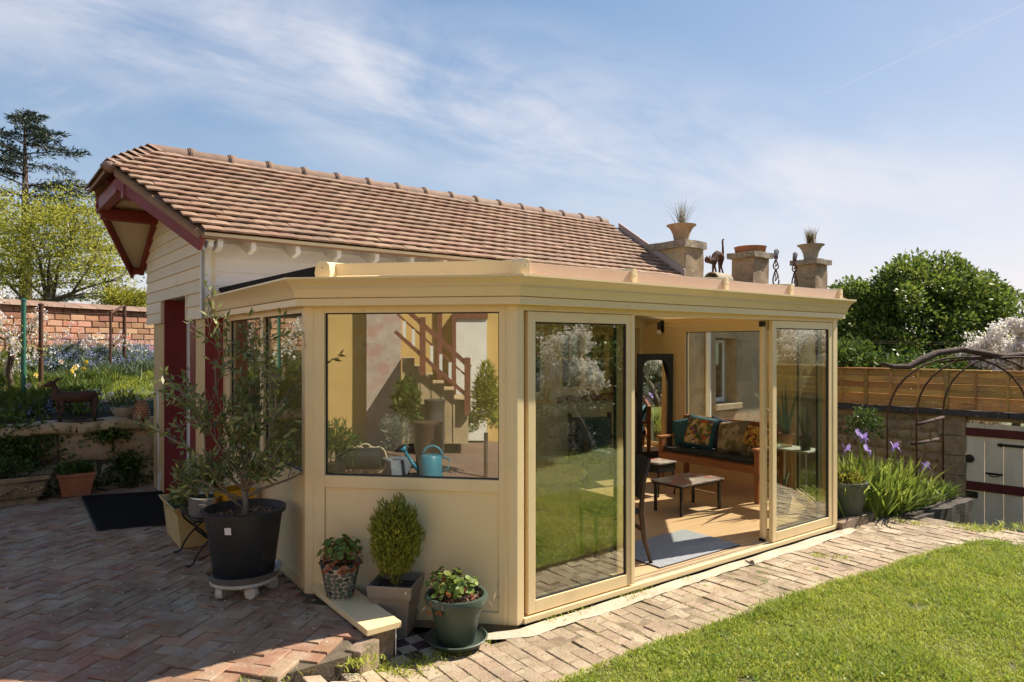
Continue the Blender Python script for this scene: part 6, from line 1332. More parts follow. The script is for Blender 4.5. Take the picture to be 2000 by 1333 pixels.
tcol = [mat('mosaic_green', (0.10,0.14,0.10), (0.07,0.10,0.07), rough=0.35, scale=30, piece=0.25), mat('mosaic_grey', (0.16,0.16,0.13), (0.11,0.11,0.09), rough=0.35, scale=30, piece=0.25), mat('mosaic_red', (0.34,0.11,0.06), (0.26,0.08,0.05), rough=0.35, scale=30, piece=0.2), mat('mosaic_dark', (0.04,0.045,0.05), rough=0.35, scale=30)]
row = 0; z_ = 0.012
while z_ < 0.225:
    hh = 0.030 if z_ > 0.185 else random.uniform(0.022,0.036); rr = 0.082 + (z_+hh/2)/0.215*0.043; m_ = 15 if z_ > 0.185 else random.randint(13,17)
    for k in range(m_):
        a = 2*math.pi*(k + random.uniform(-0.15,0.15) + 0.5*row)/m_; w_ = 2*math.pi*rr/m_*0.49*random.uniform(0.8,1.05); h2 = hh*0.50*random.uniform(0.8,1.05); nv_ = random.choice((4,5,6)); poly = []
        for j in range(nv_): b_ = 2*math.pi*(j+random.uniform(-0.2,0.2))/nv_; poly.append((w_*1.1*math.cos(b_), 0.0, h2*1.15*math.sin(b_)))
        o = MB().prism(poly, (0,-0.004,0)).build('tessera', (tcol[2] if k % 2 else tcol[3]) if z_ > 0.185 else tcol[random.choice((0,0,1,1,0,3))], mp_); o.location = (rr*math.sin(a), -rr*math.cos(a), z_+hh/2); o.rotation_euler = (R_(11), 0, a)
    z_ += hh; row += 1
geranium(mp_, (0,0,0.27), 0.16, 0.15, 170, 110, 31, 0.020)
sq = thing('square_planter', 'taupe square planter with a small thuja against the cream panel', 'planter', (-0.700, 0.425, -0.036), R_(-45))
M['taupe'] = mat('taupe_plastic', (0.27,0.22,0.17), (0.23,0.185,0.14), rough=0.55, scale=5, stretch=(1,1,5), dirt=((0.36,0.31,0.25), 4, 0.6, 0.75))
b = MB(); b.add([(-0.105,-0.105,0),(0.105,-0.105,0),(0.105,0.105,0),(-0.105,0.105,0),(-0.135,-0.135,0.27),(0.135,-0.135,0.27),(0.135,0.135,0.27),(-0.135,0.135,0.27)], [(3,2,1,0)] + [(i,(i+1)%4,4+(i+1)%4,4+i) for i in range(4)]); b.build('body', M['taupe'], sq, bevel=0.005)
b = MB(); o4 = lambda s_, z_: [(-s_,-s_,z_),(s_,-s_,z_),(s_,s_,z_),(-s_,s_,z_)]; b.add(o4(0.146,0.262)+o4(0.156,0.35)+o4(0.144,0.35)+o4(0.132,0.27), [(a_+i,a_+(i+1)%4,a_+4+(i+1)%4,a_+4+i) for a_ in (0,4,8) for i in range(4)] + [(3,2,1,0)]); b.build('rim', M['taupe'], sq, bevel=0.004)
MB().box(-0.13,0.13,-0.13,0.13,0.271,0.30).build('soil', M['soil'], sq); MB().lathe([(0.010,0),(0.010,0.003)],12).xf(Matrix.Translation((0.118,-0.154,0.315)) @ Matrix.Rotation(R_(90),4,'X')).build('badge', M['cement'], sq)
M['thuja'] = leafmat('thuja_sprays', (0.24,0.27,0.033), (0.15,0.195,0.026), (0.38,0.36,0.055), piece=0.25, trans=0.2)
rg = np.random.default_rng(40); n = 9000; D = unit(rg.normal(size=(n,3))); r_ = rg.uniform(0.35,1,(n,1))**0.45; lump = 1 + 0.16*np.sin(D[:,:1]*9+1)*np.cos(D[:,2:]*7) + 0.10*np.sin(D[:,1:2]*13)
P = D*r_*lump*np.array([0.155,0.155,0.265]); tp = 1.04 - 0.22*np.clip(-P[:,2:]/0.265,0,1) + 0.06*np.clip(P[:,2:]/0.265,0,1); P[:,:2] *= tp; P += np.array([0,0,0.605]); V, F = leaf_arrays(P, D*np.array([0.8,0.8,0.2]) + np.array([0,0,1.1]) + rg.normal(0,0.3,(n,3)), rg.uniform(0.025,0.05,n), rg.uniform(0.006,0.011,n), 0.1); th_t = sq
raw('thuja_foliage', V, F, M['thuja'], sq); MB().tube([(0,0,0.29),(0,0,0.6)], [0.018,0.01], 8).build('stem', M['bark'], sq)
gp_ = thing('geranium_pot', 'round green plastic pot with geranium and saucer at the veranda corner', 'planter', (-0.47, 0.02, -0.036))
MB().lathe([(0.15,0.0),(0.17,0.006),(0.195,0.04),(0.205,0.045),(0.196,0.05),(0.18,0.035),(0.15,0.015),(0.001,0.014)], 40, cap1=False).build('saucer', M['green_plastic'], gp_, smooth=True, sharp=50)
MB().lathe([(0.112,0.016),(0.118,0.02),(0.165,0.24),(0.172,0.265),(0.20,0.275),(0.208,0.30),(0.200,0.325),(0.180,0.325),(0.168,0.30),(0.16,0.25)], 40, cap1=False).build('pot', M['green_plastic'], gp_, smooth=True, sharp=50); MB().lathe([(0.001,0.275),(0.165,0.275)],24,cap0=False,cap1=False).build('soil', M['soil'], gp_, fix=False)
geranium(gp_, (-0.03,0.02,0.33), 0.19, 0.16, 150, 90, 33, 0.024)
n = 300; rg = np.random.default_rng(44); P = np.stack([rg.normal(0,0.09,n), rg.normal(0,0.09,n), np.full(n,0.29)],1); V, F = leaf_arrays(P, rg.normal(size=(n,3))+np.array([0,0,0.3]), rg.uniform(0.03,0.08,n), 0.006); raw('dry_stems', V, F, M['chips'], gp_, kind='stuff')
# weeds in the joints, small litter
def weeds(spots_, material, seed, label, n=40, r=0.05, h=0.05):
    rg = np.random.default_rng(seed); parts = []
    for x, y, z_, k in spots_:
        m_ = int(n*k); P = np.stack([x + rg.normal(0,r*k,m_), y + rg.normal(0,r*k,m_), np.full(m_, z_)],1); parts.append(blade_arrays(P, np.stack([rg.normal(0,.8,m_),rg.normal(0,.8,m_),np.ones(m_)],1), rg.uniform(0.4,1,m_)*h*k**0.5, 0.007, 0.5))
    V, F = join_arrays(parts); raw('joint_weeds', V, F, material, label=label, cat='weeds', kind='stuff')
sp = [(*onz(px, py, 0.10)[:2], 0.085, k) for px, py, k in ((520,1325,2.0),(470,1326,1.2),(560,1312,0.6),(610,1300,0.5),(700,1285,1.2),(715,1290,1.2))] + [(*onz(px, py, -0.045)[:2], -0.05, k) for px, py, k in ((905,1265,1.2),(880,1272,1.0),(860,1280,1.0),(940,1250,0.8),(1080,1203,1.3),(1100,1195,1.0),(1130,1190,0.9),(1200,1165,1.2),(1230,1158,1.4),(1255,1152,1.0),(1330,1130,0.6),(1600,1085,0.8),(1640,1090,0.8),(1590,1112,0.5),(760,1310,1.6),(780,1305,1.5),(800,1300,1.4),(745,1322,1.5),(830,1290,1.2),(1760,1018,1.0),(1790,1022,1.0),(1880,1030,1.6),(1900,1034,1.8),(1925,1033,1.4),(1945,1033,1.6),(1990,1030,2.0))]
weeds(sp, M['grass'], 50, 'small weeds growing in the paving joints', 70, 0.05, 0.055)
# moss and sprigs along path joints
rg = np.random.default_rng(51); n = 16000; P = np.stack([rg.uniform(-0.9,5.2,n), rg.uniform(-1.0,-0.16,n), np.full(n,-0.052)],1); dens = vnoise(P, 2.2, 21)*0.65 + vnoise(P, 7, 22)*0.35; onj = (np.abs(((P[:,0]+3.2)/bw) % 1.0) < 0.10) | (np.abs(((P[:,0]+3.2)/bw) % 1.0) > 0.92); P = P[onj & (dens > 0.47) & in_poly(P, ppoly)]
V, F = blade_arrays(P, np.stack([rg.normal(0,.9,len(P)),rg.normal(0,.9,len(P)),np.ones(len(P))],1), rg.uniform(0.008,0.028,len(P)), 0.005, 0.5); raw('joint_moss', V, F, M['grass'], label='moss and tiny grass in the path joints', cat='moss', kind='stuff')
rg = np.random.default_rng(52); n = 160; P = np.stack([rg.uniform(-4,-1.1,n), rg.uniform(0.0,3.5,n), np.full(n, PZ+0.006)],1); V, F = leaf_arrays(P, rg.normal(size=(n,3))*np.array([1,1,0.1]), rg.uniform(0.006,0.022,n), 0.01); raw('petal_litter', V, F, M['flower_white'], label='fallen petals and specks on the patio bricks', cat='litter', kind='stuff')
n2 = 220; a2 = rg.uniform(0,6.28,n2); P2 = np.concatenate([np.stack([OX + np.cos(a2)*rg.uniform(0.15,0.55,n2), OY + np.sin(a2)*rg.uniform(0.15,0.55,n2), np.full(n2,PZ+0.008)],1), np.stack([rg.uniform(-1.35,-1.12,120), rg.uniform(0.3,3.3,120), np.full(120,PZ+0.008)],1)]); P2 = P2[P2[:,0] < -1.11]; V, F = leaf_arrays(P2, rg.normal(size=P2.shape)*np.array([1,1,0.12]), rg.uniform(0.015,0.04,len(P2)), 0.012); raw('leaf_litter', V, F, M['chips'], label='dry leaf litter around the olive pot and along the veranda foot', cat='litter', kind='stuff')
P = np.array([tuple(onz(1467,1100,-0.04))]).repeat(40,0) + rg.normal(0,0.018,(40,3))*np.array([1,1,0.4]); V, F = leaf_arrays(P, rg.normal(size=(40,3)), 0.03, 0.014); raw('dead_leaf', V, F, M['bark_dark'], label='small clump of dead leaves lying on the path', cat='leaves')

# ================================================================ ORNAMENTS ON THE PARAPET
M['urn'] = mat('ribbed_urn', (0.42,0.27,0.17), (0.34,0.21,0.13), rough=0.85, scale=8, bump=0.2, dirt=((0.46,0.40,0.31), 5, 0.55, 0.7))
M['urn_grey'] = mat('grey_urn', (0.36,0.30,0.22), (0.28,0.23,0.17), rough=0.85, scale=8, bump=0.2)
M['dry_grass'] = leafmat('wiry_grass', (0.17,0.14,0.05), (0.11,0.095,0.04), (0.30,0.23,0.08), piece=0.2)
def urn(loc, s_, material, label, n, L_, w_, spread, gm, seed):
    t = thing('urn_planter', label, 'planter', tuple(loc)); b = MB(); prof = [(0.11,0),(0.115,0.02),(0.12,0.06),(0.135,0.14),(0.16,0.20),(0.20,0.255),(0.235,0.275),(0.24,0.29),(0.22,0.29),(0.18,0.25)]
    vs_ = []; n_ = 48
    for r_, z in prof:
        for k in range(n_): rr = r_*s_*(1 + (0.022 if k % 2 else -0.012)*(0.02 < z < 0.24)); a = 2*math.pi*k/n_; vs_.append((rr*math.cos(a), rr*math.sin(a), z*s_))
    b.add(vs_, [(i*n_+k, i*n_+(k+1)%n_, (i+1)*n_+(k+1)%n_, (i+1)*n_+k) for i in range(len(prof)-1) for k in range(n_)] + [tuple(range(n_-1,-1,-1))]); b.build('pot', material, t, smooth=True, sharp=60)
    MB().lathe([(0.001,0.25*s_),(0.19*s_,0.25*s_)],18,cap0=False,cap1=False).build('soil', M['soil'], t, fix=False)
    rg = np.random.default_rng(seed); P = rg.normal(0,0.03,(n,3)); P[:,2] = 0.25*s_; V, F = blade_arrays(P, np.stack([rg.normal(0,spread,n),rg.normal(0,spread,n),np.ones(n)],1), rg.uniform(0.5,1,n)*L_, w_, 0.18); raw('grass', V, F, gm, t)
urn(hloc(7.30,-0.12,3.575), 1.0, M['urn'], 'reddish flared ribbed urn with thin wiry grass on the tallest left pier', 80, 0.62, 0.006, 0.30, M['dry_grass'], 60)
urn(hloc(11.39,-0.15,3.60), 1.08, M['urn_grey'], 'grey flared ribbed urn with stiff bronze grass on the far pier', 150, 0.50, 0.008, 0.18, M['dry_grass'], 61)
q = hloc(9.245,-0.15,3.56); t = thing('clay_dish', 'shallow round terracotta dish on the middle pier', 'dish', tuple(q)); MB().lathe([(0.24,0),(0.26,0.02),(0.275,0.10),(0.285,0.115),(0.27,0.12),(0.25,0.10),(0.24,0.03),(0.001,0.025)], 32, cap1=False).build('dish', M['terracotta'], t, smooth=True, sharp=50); MB().lathe([(0.20,0.0),(0.21,-0.0)],24,cap0=False,cap1=False)
q = hloc(8.22,-0.18,2.995); ct_ = thing('cat_statue', 'rusty metal cat with arched back and raised tail on a half-round tile', 'statue', tuple(q), BR); S = 1.0
vs_ = []
b = MB(); n = 14
for x in (-0.20, 0.22):
    for k in range(n+1): a = math.pi*k/n; vs_.append((x, -0.16*math.cos(a), 0.15*math.sin(a)))
for x in (-0.20, 0.22):
    for k in range(n+1): a = math.pi*k/n; vs_.append((x, -0.14*math.cos(a), 0.13*math.sin(a)))
m_ = n+1; b.add(vs_, [(k, k+1, m_+k+1, m_+k) for k in range(n)] + [(2*m_+k, 3*m_+k, 3*m_+k+1, 2*m_+k+1) for k in range(n)] + [(k, 2*m_+k, 2*m_+k+1, k+1) for k in range(n)] + [(m_+k, m_+k+1, 3*m_+k+1, 3*m_+k) for k in range(n)])
b.build('perch_tile', M['urn_grey'], ct_, smooth=True, sharp=45)
b = MB(); b.tube([(-0.26,0,0.33),(-0.20,0,0.33),(-0.14,0,0.36),(-0.08,0,0.43),(-0.02,0,0.465),(0.04,0,0.455),(0.10,0,0.42),(0.13,0,0.37)], [0.03,0.052,0.05,0.058,0.062,0.060,0.056,0.03], 10)
b.tube([(-0.25,0,0.34),(-0.30,0,0.345),(-0.335,0,0.32)], [0.045,0.058,0.03], 10); b.build('body', M['rust'], ct_, smooth=True)
for x in (-0.11, -0.07, 0.07, 0.115): MB().tube([(x*0.9,0.02 if x in (-0.11,0.07) else -0.02,0.40),(x*1.0,0.02,0.27),(x*1.08,0.02 if x in (-0.11,0.07) else -0.02,0.135)], [0.034,0.020,0.016], 8).build('leg', M['rust'], ct_, smooth=True)
MB().tube([(0.12,0,0.41),(0.145,0,0.50),(0.14,0,0.62),(0.13,0,0.70),(0.15,0,0.735),(0.18,0,0.735)], [0.024,0.02,0.017,0.016,0.014,0.008], 8).build('tail', M['rust'], ct_, smooth=True)
for s_ in (-1,1): MB().tube([(-0.275,0.028*s_,0.385),(-0.275,0.038*s_,0.43)], [0.018,0.002], 6).build('ear', M['rust'], ct_)
def ornament(x, s_, label):
    t = thing('iron_ornament', label, 'ornament', tuple(hloc(x,-0.18,2.99)), BR); ring = lambda cx, cz, rx, rz, r0, tw=0: MB().tube([(cx + rx*math.cos(a+tw), 0.02*math.sin(2*a), cz + rz*math.sin(a+tw)) for a in np.linspace(0, 6.2, 22)], r0, 7)
    MB().box(-0.07,0.07,-0.05,0.05,0,0.03).build('foot', M['rust'], t); ring(0,0.19,0.085*s_,0.155,0.014).build('lower_ring', M['rust'], t, smooth=True); ring(0,0.44,0.07*s_,0.10,0.012).build('upper_ring', M['rust'], t, smooth=True); ring(0.0,0.21,0.035,0.09,0.009,1).build('inner_ring', M['rust'], t, smooth=True); ring(0.0,0.44,0.03,0.05,0.009,1).build('inner_ring', M['rust'], t, smooth=True)
    for k in range(4): MB().tube([(-0.05+k*0.033,0,0.53),(-0.06+k*0.04,0,0.60),(-0.045+k*0.043,0,0.66),(-0.05+k*0.05,0,0.73-abs(k-1.5)*0.02)], 0.010, 6).build('prong', M['rust'], t, smooth=True)
ornament(10.05, 1.0, 'iron ring figure with four prongs just right of the middle pier'); ornament(10.72, 0.9, 'iron ring figure with swept prongs beside the far pier')

# ================================================================ TREES
def leafy_tree(name, label, base, lobes, nclump, per, lsz, lw, material, seed, trunk_r=0.15, cl=0.22, bark='bark', cat='tree', shell=0.35, group=None, squash=0.75):
    rg = np.random.default_rng(seed); t = thing(name, label, cat, tuple(base), 0, group); base = Vector(base); vol = np.array([r[0]*r[1]*r[2] for _, r in lobes])**(2/3); vol /= vol.sum(); C = []
    for (c, r), w_ in zip(lobes, vol):
        m_ = max(6, int(nclump*w_)); D = unit(rg.normal(size=(m_,3))); C.append(np.array(c) - np.array(base) + D*np.array(r)*(rg.uniform(shell, 1.0, (m_,1))**0.6)*(1+0.12*rg.normal(size=(m_,1))))
    C = np.concatenate(C); k = len(C); P = np.repeat(C, per, 0); off_ = rg.normal(0, 1, P.shape); off_ = off_/np.maximum(1, np.linalg.norm(off_,axis=1,keepdims=True)/1.6); P = P + off_*cl*np.array([1,1,squash])*np.repeat(rg.uniform(0.6,1.3,(k,1)),per,0)
    cen = np.array(lobes[0][0]) - np.array(base); D = unit(off_) + 0.5*unit(P - cen) + rg.normal(0,0.5,P.shape); V, F = leaf_arrays(P, D, rg.uniform(0.7,1.3,len(P))*lsz, rg.uniform(0.7,1.2,len(P))*lw, 0.2)
    raw('crown', V, F, material, t); b = MB(); top = Vector(cen); b.tube([(0,0,-0.3), tuple(top*0.35), tuple(top*0.8)], [trunk_r, trunk_r*0.8, trunk_r*0.5], 8)
    for c, r in lobes:
        e = Vector(c) - base; s_ = top*rg.uniform(0.3,0.6); b.tube([s_, (s_+e)/2 + Vector(rg.normal(0,0.12,3)), e], [trunk_r*0.5, trunk_r*0.3, trunk_r*0.1], 6)
        for q in range(5): d_ = e + Vector(unit(rg.normal(size=3))*np.array(r)*0.85); b.tube([e*0.8+s_*0.2, (e+d_)/2 + Vector(rg.normal(0,0.1,3)), d_], [trunk_r*0.16, trunk_r*0.1, trunk_r*0.03], 5)
    b.build('trunk', M[bark], t, smooth=True, fix=False); return t
def lobe(px, py, d, rx, ry, rz): return (tuple(pxd(px, d, zat(py, d))), (rx, ry, rz))
M['leaf_tree'] = leafmat('broad_leaves', (0.12,0.18,0.028), (0.075,0.125,0.02), (0.22,0.26,0.045), piece=0.28, trans=0.42)
D_ = 17.0
leafy_tree('broadleaf_tree', 'dense dark green broadleaf tree behind the wooden fence', tuple(pxd(1790, D_, -0.2)), [lobe(1790,650,D_,1.9,1.7,1.4), lobe(1690,610,D_,0.95,1.0,0.75), lobe(1800,562,D_,1.15,1.0,0.75), lobe(1890,600,D_,1.0,1.0,0.75), lobe(1660,680,D_-0.5,0.9,0.9,0.9), lobe(1910,670,D_,0.85,1.0,0.8), lobe(1740,720,D_-1,1.4,0.9,0.9), lobe(1850,720,D_-1,1.2,0.9,0.8), lobe(1650,640,D_+0.6,0.9,0.9,1.0), lobe(1845,528,D_,0.35,0.4,0.4), lobe(1745,545,D_,0.4,0.4,0.3), lobe(1945,640,D_,0.4,0.5,0.4)], 760, 105, 0.105, 0.066, M['leaf_tree'], 70, 0.2, 0.215)
leafy_tree('hedge_shrub', 'lower leafy shrub just over the fence near the veranda end', tuple(pxd(1660, 13.6, 0.0)), [lobe(1650,720,13.9,0.9,0.6,0.5), lobe(1760,735,13.9,0.8,0.5,0.35), lobe(1850,735,13.9,0.7,0.5,0.35)], 260, 40, 0.10, 0.06, M['leaf_mid'], 71, 0.08, 0.18, cat='shrub')
blossom_tree('cherry_tree', 'white blossoming tree right of the dark broadleaf tree', tuple(pxd(1985, 13.4, 0.1)), 2.6, 72, levels=4, kids=4, radius=0.09, nb=5, nl=2, length=1.25, bsz=0.055)
blossom_tree('cherry_shrub', 'low white blossom spilling over the fence top', tuple(pxd(1945, 12.4, 0.15)), 1.2, 73, levels=3, kids=4, radius=0.04, nb=5, nl=3, length=0.6, bsz=0.04)
D_ = 14.5
leafy_tree('lime_shrub', 'tall yellow green shrub in young leaf behind the brick wall', tuple(pxd(90, D_, 1.5)), [lobe(100,480,D_,1.5,1.2,1.0), lobe(40,430,D_,1.0,1.0,0.7), lobe(150,430,D_,0.8,1.0,0.6), lobe(190,500,D_,0.8,0.9,0.6), lobe(20,520,D_,1.0,1.0,0.7), lobe(225,545,D_,0.35,0.4,0.30), lobe(-60,470,D_,1.1,1.0,1.0)], 520, 34, 0.065, 0.035, M['leaf_young'], 75, 0.10, 0.20, cat='shrub', shell=0.2)
blossom_tree('pear_blossom_tree', 'white flowering pear rising above the brick wall', tuple(pxd(30, 11.4, 1.7)), 2.0, 77, levels=3, kids=5, radius=0.06, nb=4, nl=3, length=0.95, bsz=0.036)
blossom_tree('thorn_tree', 'thin bare branched tree with scattered blossom beside the gable', tuple(pxd(250, 13.5, 1.6)), 1.3, 79, levels=3, kids=4, radius=0.03, nb=1, nl=1, length=0.7, bsz=0.03)
leafy_tree('golden_bush', 'clipped golden bush showing above the brick wall', tuple(pxd(245, 14.2, 1.6)), [lobe(243,590,14.2,0.5,0.4,0.22)], 90, 60, 0.05, 0.03, leafmat('golden_leaves', (0.34,0.32,0.03), (0.24,0.25,0.025), (0.42,0.40,0.06)), 80, 0.04, 0.10, cat='shrub')
# cedar far behind
M['needle'] = leafmat('cedar_needles', (0.030,0.048,0.034), (0.020,0.034,0.025), (0.055,0.075,0.05), piece=0.25, trans=0.1)
def cedar(px, d, ytop, label, seed, zb=1.0):
    rg = np.random.default_rng(seed); base = pxd(px, d, zb); H_ = zat(ytop, d) - zb; t = thing('cedar', label, 'tree', tuple(base)); b = MB(); b.tube([(0,0,-0.5),(0.05,0,H_*0.5),(0,0.05,H_*0.97)], [0.35,0.2,0.03], 8); P = []; Dn = []
    z_ = H_*0.25
    while z_ < H_*0.99:
        f_ = 1 - (z_/H_); Lb = 0.9 + 9.0*f_**0.9
        for k in range(4):
            a = rg.uniform(0,6.28); L_ = Lb*rg.uniform(0.55,1.05); d_ = Vector((math.cos(a), math.sin(a), 0)); pts = []
            for q in range(8): s_ = q/7; pts.append(d_*L_*s_ + Vector((0,0,z_ + L_*(0.28*s_ - 0.16*s_*s_)*(0.4+f_*0.3+0.5*(1-f_))) ) + Vector(rg.normal(0,0.03*L_*s_*0.5+0.001,3)))
            b.tube(pts, [0.05*(1-q/8)*(0.4+f_) + 0.008 for q in range(8)], 5)
            side = Vector((-d_.y, d_.x, 0))
            for s_ in np.linspace(0.15,1.0,int(7+L_*5)):
                i = min(6, int(s_*7)); p = pts[i].lerp(pts[i+1], s_*7-i) if i < 7 else pts[7]; wd_ = 0.32*L_*math.sin(math.pi*min(0.92,0.12+s_*0.86))*0.75
                for q in range(5): o = side*rg.uniform(-wd_,wd_) + d_*rg.uniform(-0.1,0.1); P.append(p + o + Vector((0,0,-0.1*abs(o.dot(side))/max(wd_,0.05)*0.3 + rg.normal(0,0.03)))); Dn.append((d_*0.8 + o*0.9/max(wd_,0.1)))
        z_ += 0.36 + 0.40*f_
    P = np.array([tuple(p) for p in P]); Dn = np.array([tuple(p) for p in Dn]); P = np.repeat(P, 3, 0) + rg.normal(0,0.05,(len(P)*3,3)); Dn = np.repeat(Dn,3,0) + rg.normal(0,0.5,P.shape)
    V, F = leaf_arrays(P, Dn, rg.uniform(0.14,0.30,len(P)), 0.045, 0.1); raw('crown', V, F, M['needle'], t); b.build('trunk', M['bark_dark'], t, smooth=True, fix=False)
cedar(48, 30.0, 222, 'tall dark cedar with layered branches far behind the brick wall', 90)
# hedge and trees on the far side of the lawn (they show in the glass of the doors)
leafy_tree('laurel_hedge', 'dark clipped hedge along the far side of the lawn', (5.5,-6.3,-0.05), [((x,-6.3,0.95),(0.8,0.6,1.15)) for x in (0.6,1.8,3.0,4.2,5.4,6.6,7.8,9.0)], 700, 40, 0.11, 0.06, M['leaf_dark'], 95, 0.06, 0.2, cat='hedge')
blossom_tree('apple_tree', 'spreading white apple tree at the far side of the lawn', (5.6,-5.35,-0.05), 3.4, 97, levels=4, kids=4, radius=0.10, nb=4, nl=3, length=1.3, bsz=0.05)
leafy_tree('lawn_tree', 'broad green tree beyond the lawn hedge', (9.5,-8.5,-0.1), [((9.5,-8.5,3.4),(2.2,2.0,1.6)),((8.0,-8.6,2.6),(1.6,1.4,1.2)),((11,-8.4,2.6),(1.6,1.4,1.3))], 400, 45, 0.16, 0.09, M['leaf_tree'], 98, 0.22, 0.3)

blossom_tree('plum_tree', 'flowering plum tree behind the fence beyond the far lawn corner', (12.6,-5.4,0.2), 3.0, 99, levels=4, kids=4, radius=0.10, nb=4, nl=3, length=1.3, bsz=0.055)

# ================================================================ THE YARD BEHIND THE CAMERA (it shows mirrored in the big chamfer window)
def mv(px, d, z): p = pxd(px, d, z); return Vector((-p.y, -p.x, z))
def mvy(px, py, d): return mv(px, d, zat(py, d))
def vbox(b, px0, px1, y0, y1, d0, d1):       # box given by its outline in the window and two distances
    q = []
    for d in (d0, d1):
        for px, py in ((px0,y1),(px1,y1),(px1,y0),(px0,y0)): q.append(mv(1000+(px-1000)*1.0, d, zat(py, d0)))
    b.add(q, [(0,1,2,3),(4,7,6,5),(0,4,5,1),(1,5,6,2),(2,6,7,3),(3,7,4,0)]); return b
MB().prism([(-10,-8,-0.10),(-3.3,-8,-0.10),(-3.25,-0.06,-0.10),(-10,-0.06,-0.10)], (0,0,0.215)).build('yard', mat('yard_paving', (0.26,0.17,0.12), (0.20,0.13,0.095), rough=0.9, scale=5, bump=0.3), kind='structure')
M['ochre'] = mat('ochre_render', (0.60,0.41,0.16), (0.54,0.36,0.135), rough=0.9, scale=2)
M['pinkstone'] = mat('pink_plastered_stone', (0.52,0.44,0.38), (0.42,0.32,0.28), rough=0.9, scale=3, bump=0.4, dirt=((0.45,0.26,0.22), 2.5, 0.52, 0.66))
M['redbrown'] = mat('redbrown_timber', (0.20,0.065,0.045), (0.15,0.05,0.036), rough=0.6)
hb = thing('main_house', 'ochre house wall with timber staircase across the yard', 'building', tuple(mv(800, 12.5, 0.1)))
def hpart(name, b, material, parent=hb, **kw):
    o_ = Vector(hb.location); b.v = [tuple(Vector(v) - o_) for v in b.v]; return b.build(name, material, parent, **kw)
hpart('wall', vbox(MB(), 440, 1090, 380, 866, 12.6, 13.0), M['ochre'])
hpart('pilaster', vbox(MB(), 714, 782, 380, 872, 12.3, 12.59), M['pinkstone'])
hpart('door', vbox(MB(), 890, 950, 622, 862, 12.45, 12.59), M['white']); hpart('door_frame', vbox(vbox(MB(), 882, 890, 612, 862, 12.4, 12.59), 890, 952, 612, 622, 12.4, 12.59), M['redbrown'])
for px in (858, 1010): hpart('timber_post', vbox(MB(), px-5, px+5, 400, 862, 12.5, 12.595), M['redbrown'])
stp = [(784,700),(800,716),(820,733),(842,750),(862,764),(884,782)]
for i, (px, py) in enumerate(stp): hpart('step', vbox(MB(), px, px+(24 if i < 5 else 30), py, 868, 11.2-0.02*i, 12.29), M['stone_wall'])
sl_ = lambda px: 590 + (px-775)*0.895
for o_, w_, nm in ((0,0.06,'handrail'),(62,0.05,'bottom_rail')):
    b = MB(); b.beam(mvy(770, sl_(770)+o_, 11.0), mvy(918, sl_(918)+o_, 11.0), w_, w_*1.2); hpart(nm, b, M['redbrown'])
b = MB(); b.beam(mvy(770, sl_(770)+24, 11.0), mvy(918, sl_(918)+24, 11.0), 0.03, 0.03); hpart('middle_rail', b, M['redbrown'])
for px in (824, 912): hpart('newel', vbox(MB(), px-6, px+6, sl_(px)-14, sl_(px)+100, 10.95, 11.05), M['redbrown'])
for k in range(7):
    px = 788 + k*18
    if abs(px-824) < 8: continue
    hpart('baluster', vbox(MB(), px-3, px+3, sl_(px)+26, sl_(px)+60, 10.98, 11.02), M['white'])
def yard(name, label, cat, px, d, z=0.115): return thing(name, label, cat, tuple(mv(px, d, z)))
t = yard('rain_barrel', 'tall grey rain barrel beside the ochre house steps', 'barrel', 848, 11.0); MB().lathe([(0.14,0),(0.16,0.3),(0.155,0.6),(0.16,0.86),(0.175,0.88),(0.175,0.91),(0.001,0.92)], 24, cap1=False).build('barrel', M['slate_cop'], t, smooth=True, sharp=40)
t = yard('clay_barrel', 'squat brown barrel in front of the grey rain barrel', 'barrel', 836, 9.9); MB().lathe([(0.17,0),(0.205,0.3),(0.20,0.62),(0.215,0.64),(0.215,0.67),(0.001,0.68)], 24, cap1=False).build('barrel', mat('brown_barrel', (0.10,0.055,0.04), rough=0.5), t, smooth=True, sharp=40)
M['blue_can'] = mat('blue_plastic', (0.03,0.20,0.30), (0.025,0.165,0.26), rough=0.4)
t = yard('watering_can', 'blue watering can on the yard paving', 'watering can', 840, 9.2); ax = (mv(900,9.2,0)-mv(800,9.2,0)).normalized()
MB().lathe([(0.15,0),(0.155,0.02),(0.145,0.28),(0.13,0.30),(0.12,0.30)], 24).build('body', M['blue_can'], t, smooth=True, sharp=45)
MB().tube([-ax*0.14+Vector((0,0,0.06)), -ax*0.24+Vector((0,0,0.18)), -ax*0.36+Vector((0,0,0.36))], [0.035,0.025,0.02], 10).build('spout', M['blue_can'], t, smooth=True); MB().tube([-ax*0.35+Vector((0,0,0.345)), -ax*0.385+Vector((0,0,0.40))], [0.025,0.06], 12).build('rose', M['blue_can'], t, smooth=True)
MB().tube([ax*(0.11-0.24*k/10*0.0)+Vector((0,0,0)) if False else ax*(0.02+0.13*math.cos(a)) + Vector((0,0,0.29+0.13*math.sin(a))) for k, a in enumerate(np.linspace(0.0,3.0,10))], 0.016, 8).build('handle', M['blue_can'], t, smooth=True); MB().tube([ax*0.13+Vector((0,0,0.28)), ax*0.25+Vector((0,0,0.24)), ax*0.24+Vector((0,0,0.12)), ax*0.14+Vector((0,0,0.08))], 0.014, 8).build('side_handle', M['blue_can'], t, smooth=True)
t = yard('zinc_planter', 'blue grey zinc box planter with feathery grey plant', 'planter', 772, 9.4); 
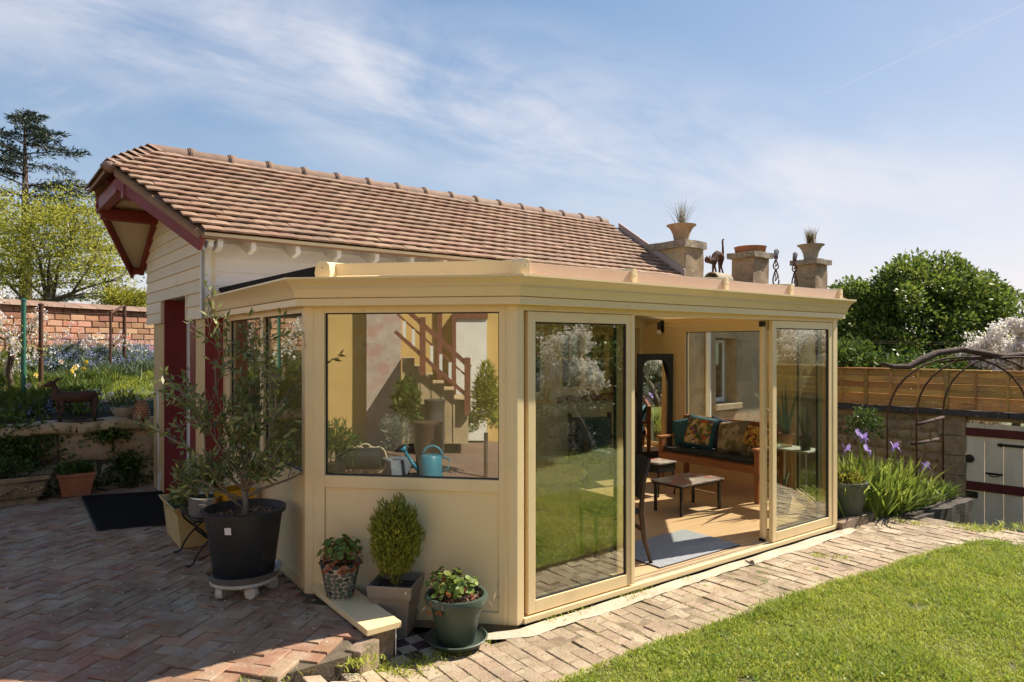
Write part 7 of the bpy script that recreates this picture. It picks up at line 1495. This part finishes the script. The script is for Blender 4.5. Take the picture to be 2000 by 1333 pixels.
b = MB(); b.add([(-0.13,-0.13,0),(0.13,-0.13,0),(0.13,0.13,0),(-0.13,0.13,0),(-0.17,-0.17,0.22),(0.17,-0.17,0.22),(0.17,0.17,0.22),(-0.17,0.17,0.22)], [(3,2,1,0),(4,5,6,7)]+[(i,(i+1)%4,4+(i+1)%4,4+i) for i in range(4)]); b.build('box', mat('zinc', (0.20,0.24,0.30), rough=0.5), t); foliage('foliage', t, (-0.05,0,0.48), (0.22,0.22,0.36), 800, 0.10, 0.012, leafmat('grey_leaves', (0.22,0.23,0.19), (0.15,0.16,0.13), (0.30,0.31,0.26)), 100, 0.1)
t = yard('climbing_plant', 'leafy climber at the foot of the house steps', 'plant', 792, 10.6); foliage('foliage', t, (0,0,0.70), (0.22,0.22,0.58), 1100, 0.10, 0.05, M['leaf_mid'], 101, 0.2); MB().tube([(0,0,0),(0.02,0,1.0)], 0.02, 6).build('stem', M['bark'], t)
t = yard('yard_shrub', 'dark shrub beside the grey rain barrel', 'shrub', 892, 11.6); foliage('foliage', t, (0,0,0.42), (0.42,0.3,0.34), 900, 0.10, 0.05, M['leaf_dark'], 102, 0.2); MB().tube([(0,0,0),(0,0,0.5)], 0.03, 6).build('stem', M['bark'], t)
t = yard('cypress', 'slim green conifer across the yard', 'tree', 948, 9.2); foliage('foliage', t, (0,0,0.85), (0.17,0.17,0.72), 2600, 0.09, 0.02, M['thuja'], 103, 0.2); MB().tube([(0,0,0),(0,0,0.6)], 0.03, 6).build('stem', M['bark'], t)
M['hose'] = mat('cream_hose', (0.50,0.44,0.30), rough=0.5)
t = yard('garden_hose', 'cream garden hose hanging in big loops over a dark drum', 'hose', 700, 9.3)
for k in range(7): 
    c_ = ax*(-0.28 + 0.09*k); r_ = 0.20 + 0.03*math.sin(k*2); MB().tube([c_ + ax*r_*0.6*math.cos(a) + Vector((0,0,0.22 + r_*math.sin(a)*0.95)) for a in np.linspace(0,6.2,20)], 0.013, 6).build('loop', M['hose'], t, smooth=True)
MB().tube([ax*-0.3+Vector((0,0,0.24)), ax*0.30+Vector((0,0,0.24))], 0.15, 16).build('drum', M['black_pot'], t, smooth=True, sharp=40)
t = yard('fern_pot', 'spiky green plant beside the hose drum', 'plant', 655, 9.2); foliage('foliage', t, (0,0,0.35), (0.3,0.3,0.4), 900, 0.12, 0.02, M['leaf_mid'], 104, 0.1); MB().lathe([(0.1,0),(0.14,0.2),(0.12,0.2)],16).build('pot', M['black_pot'], t, smooth=True, sharp=45)
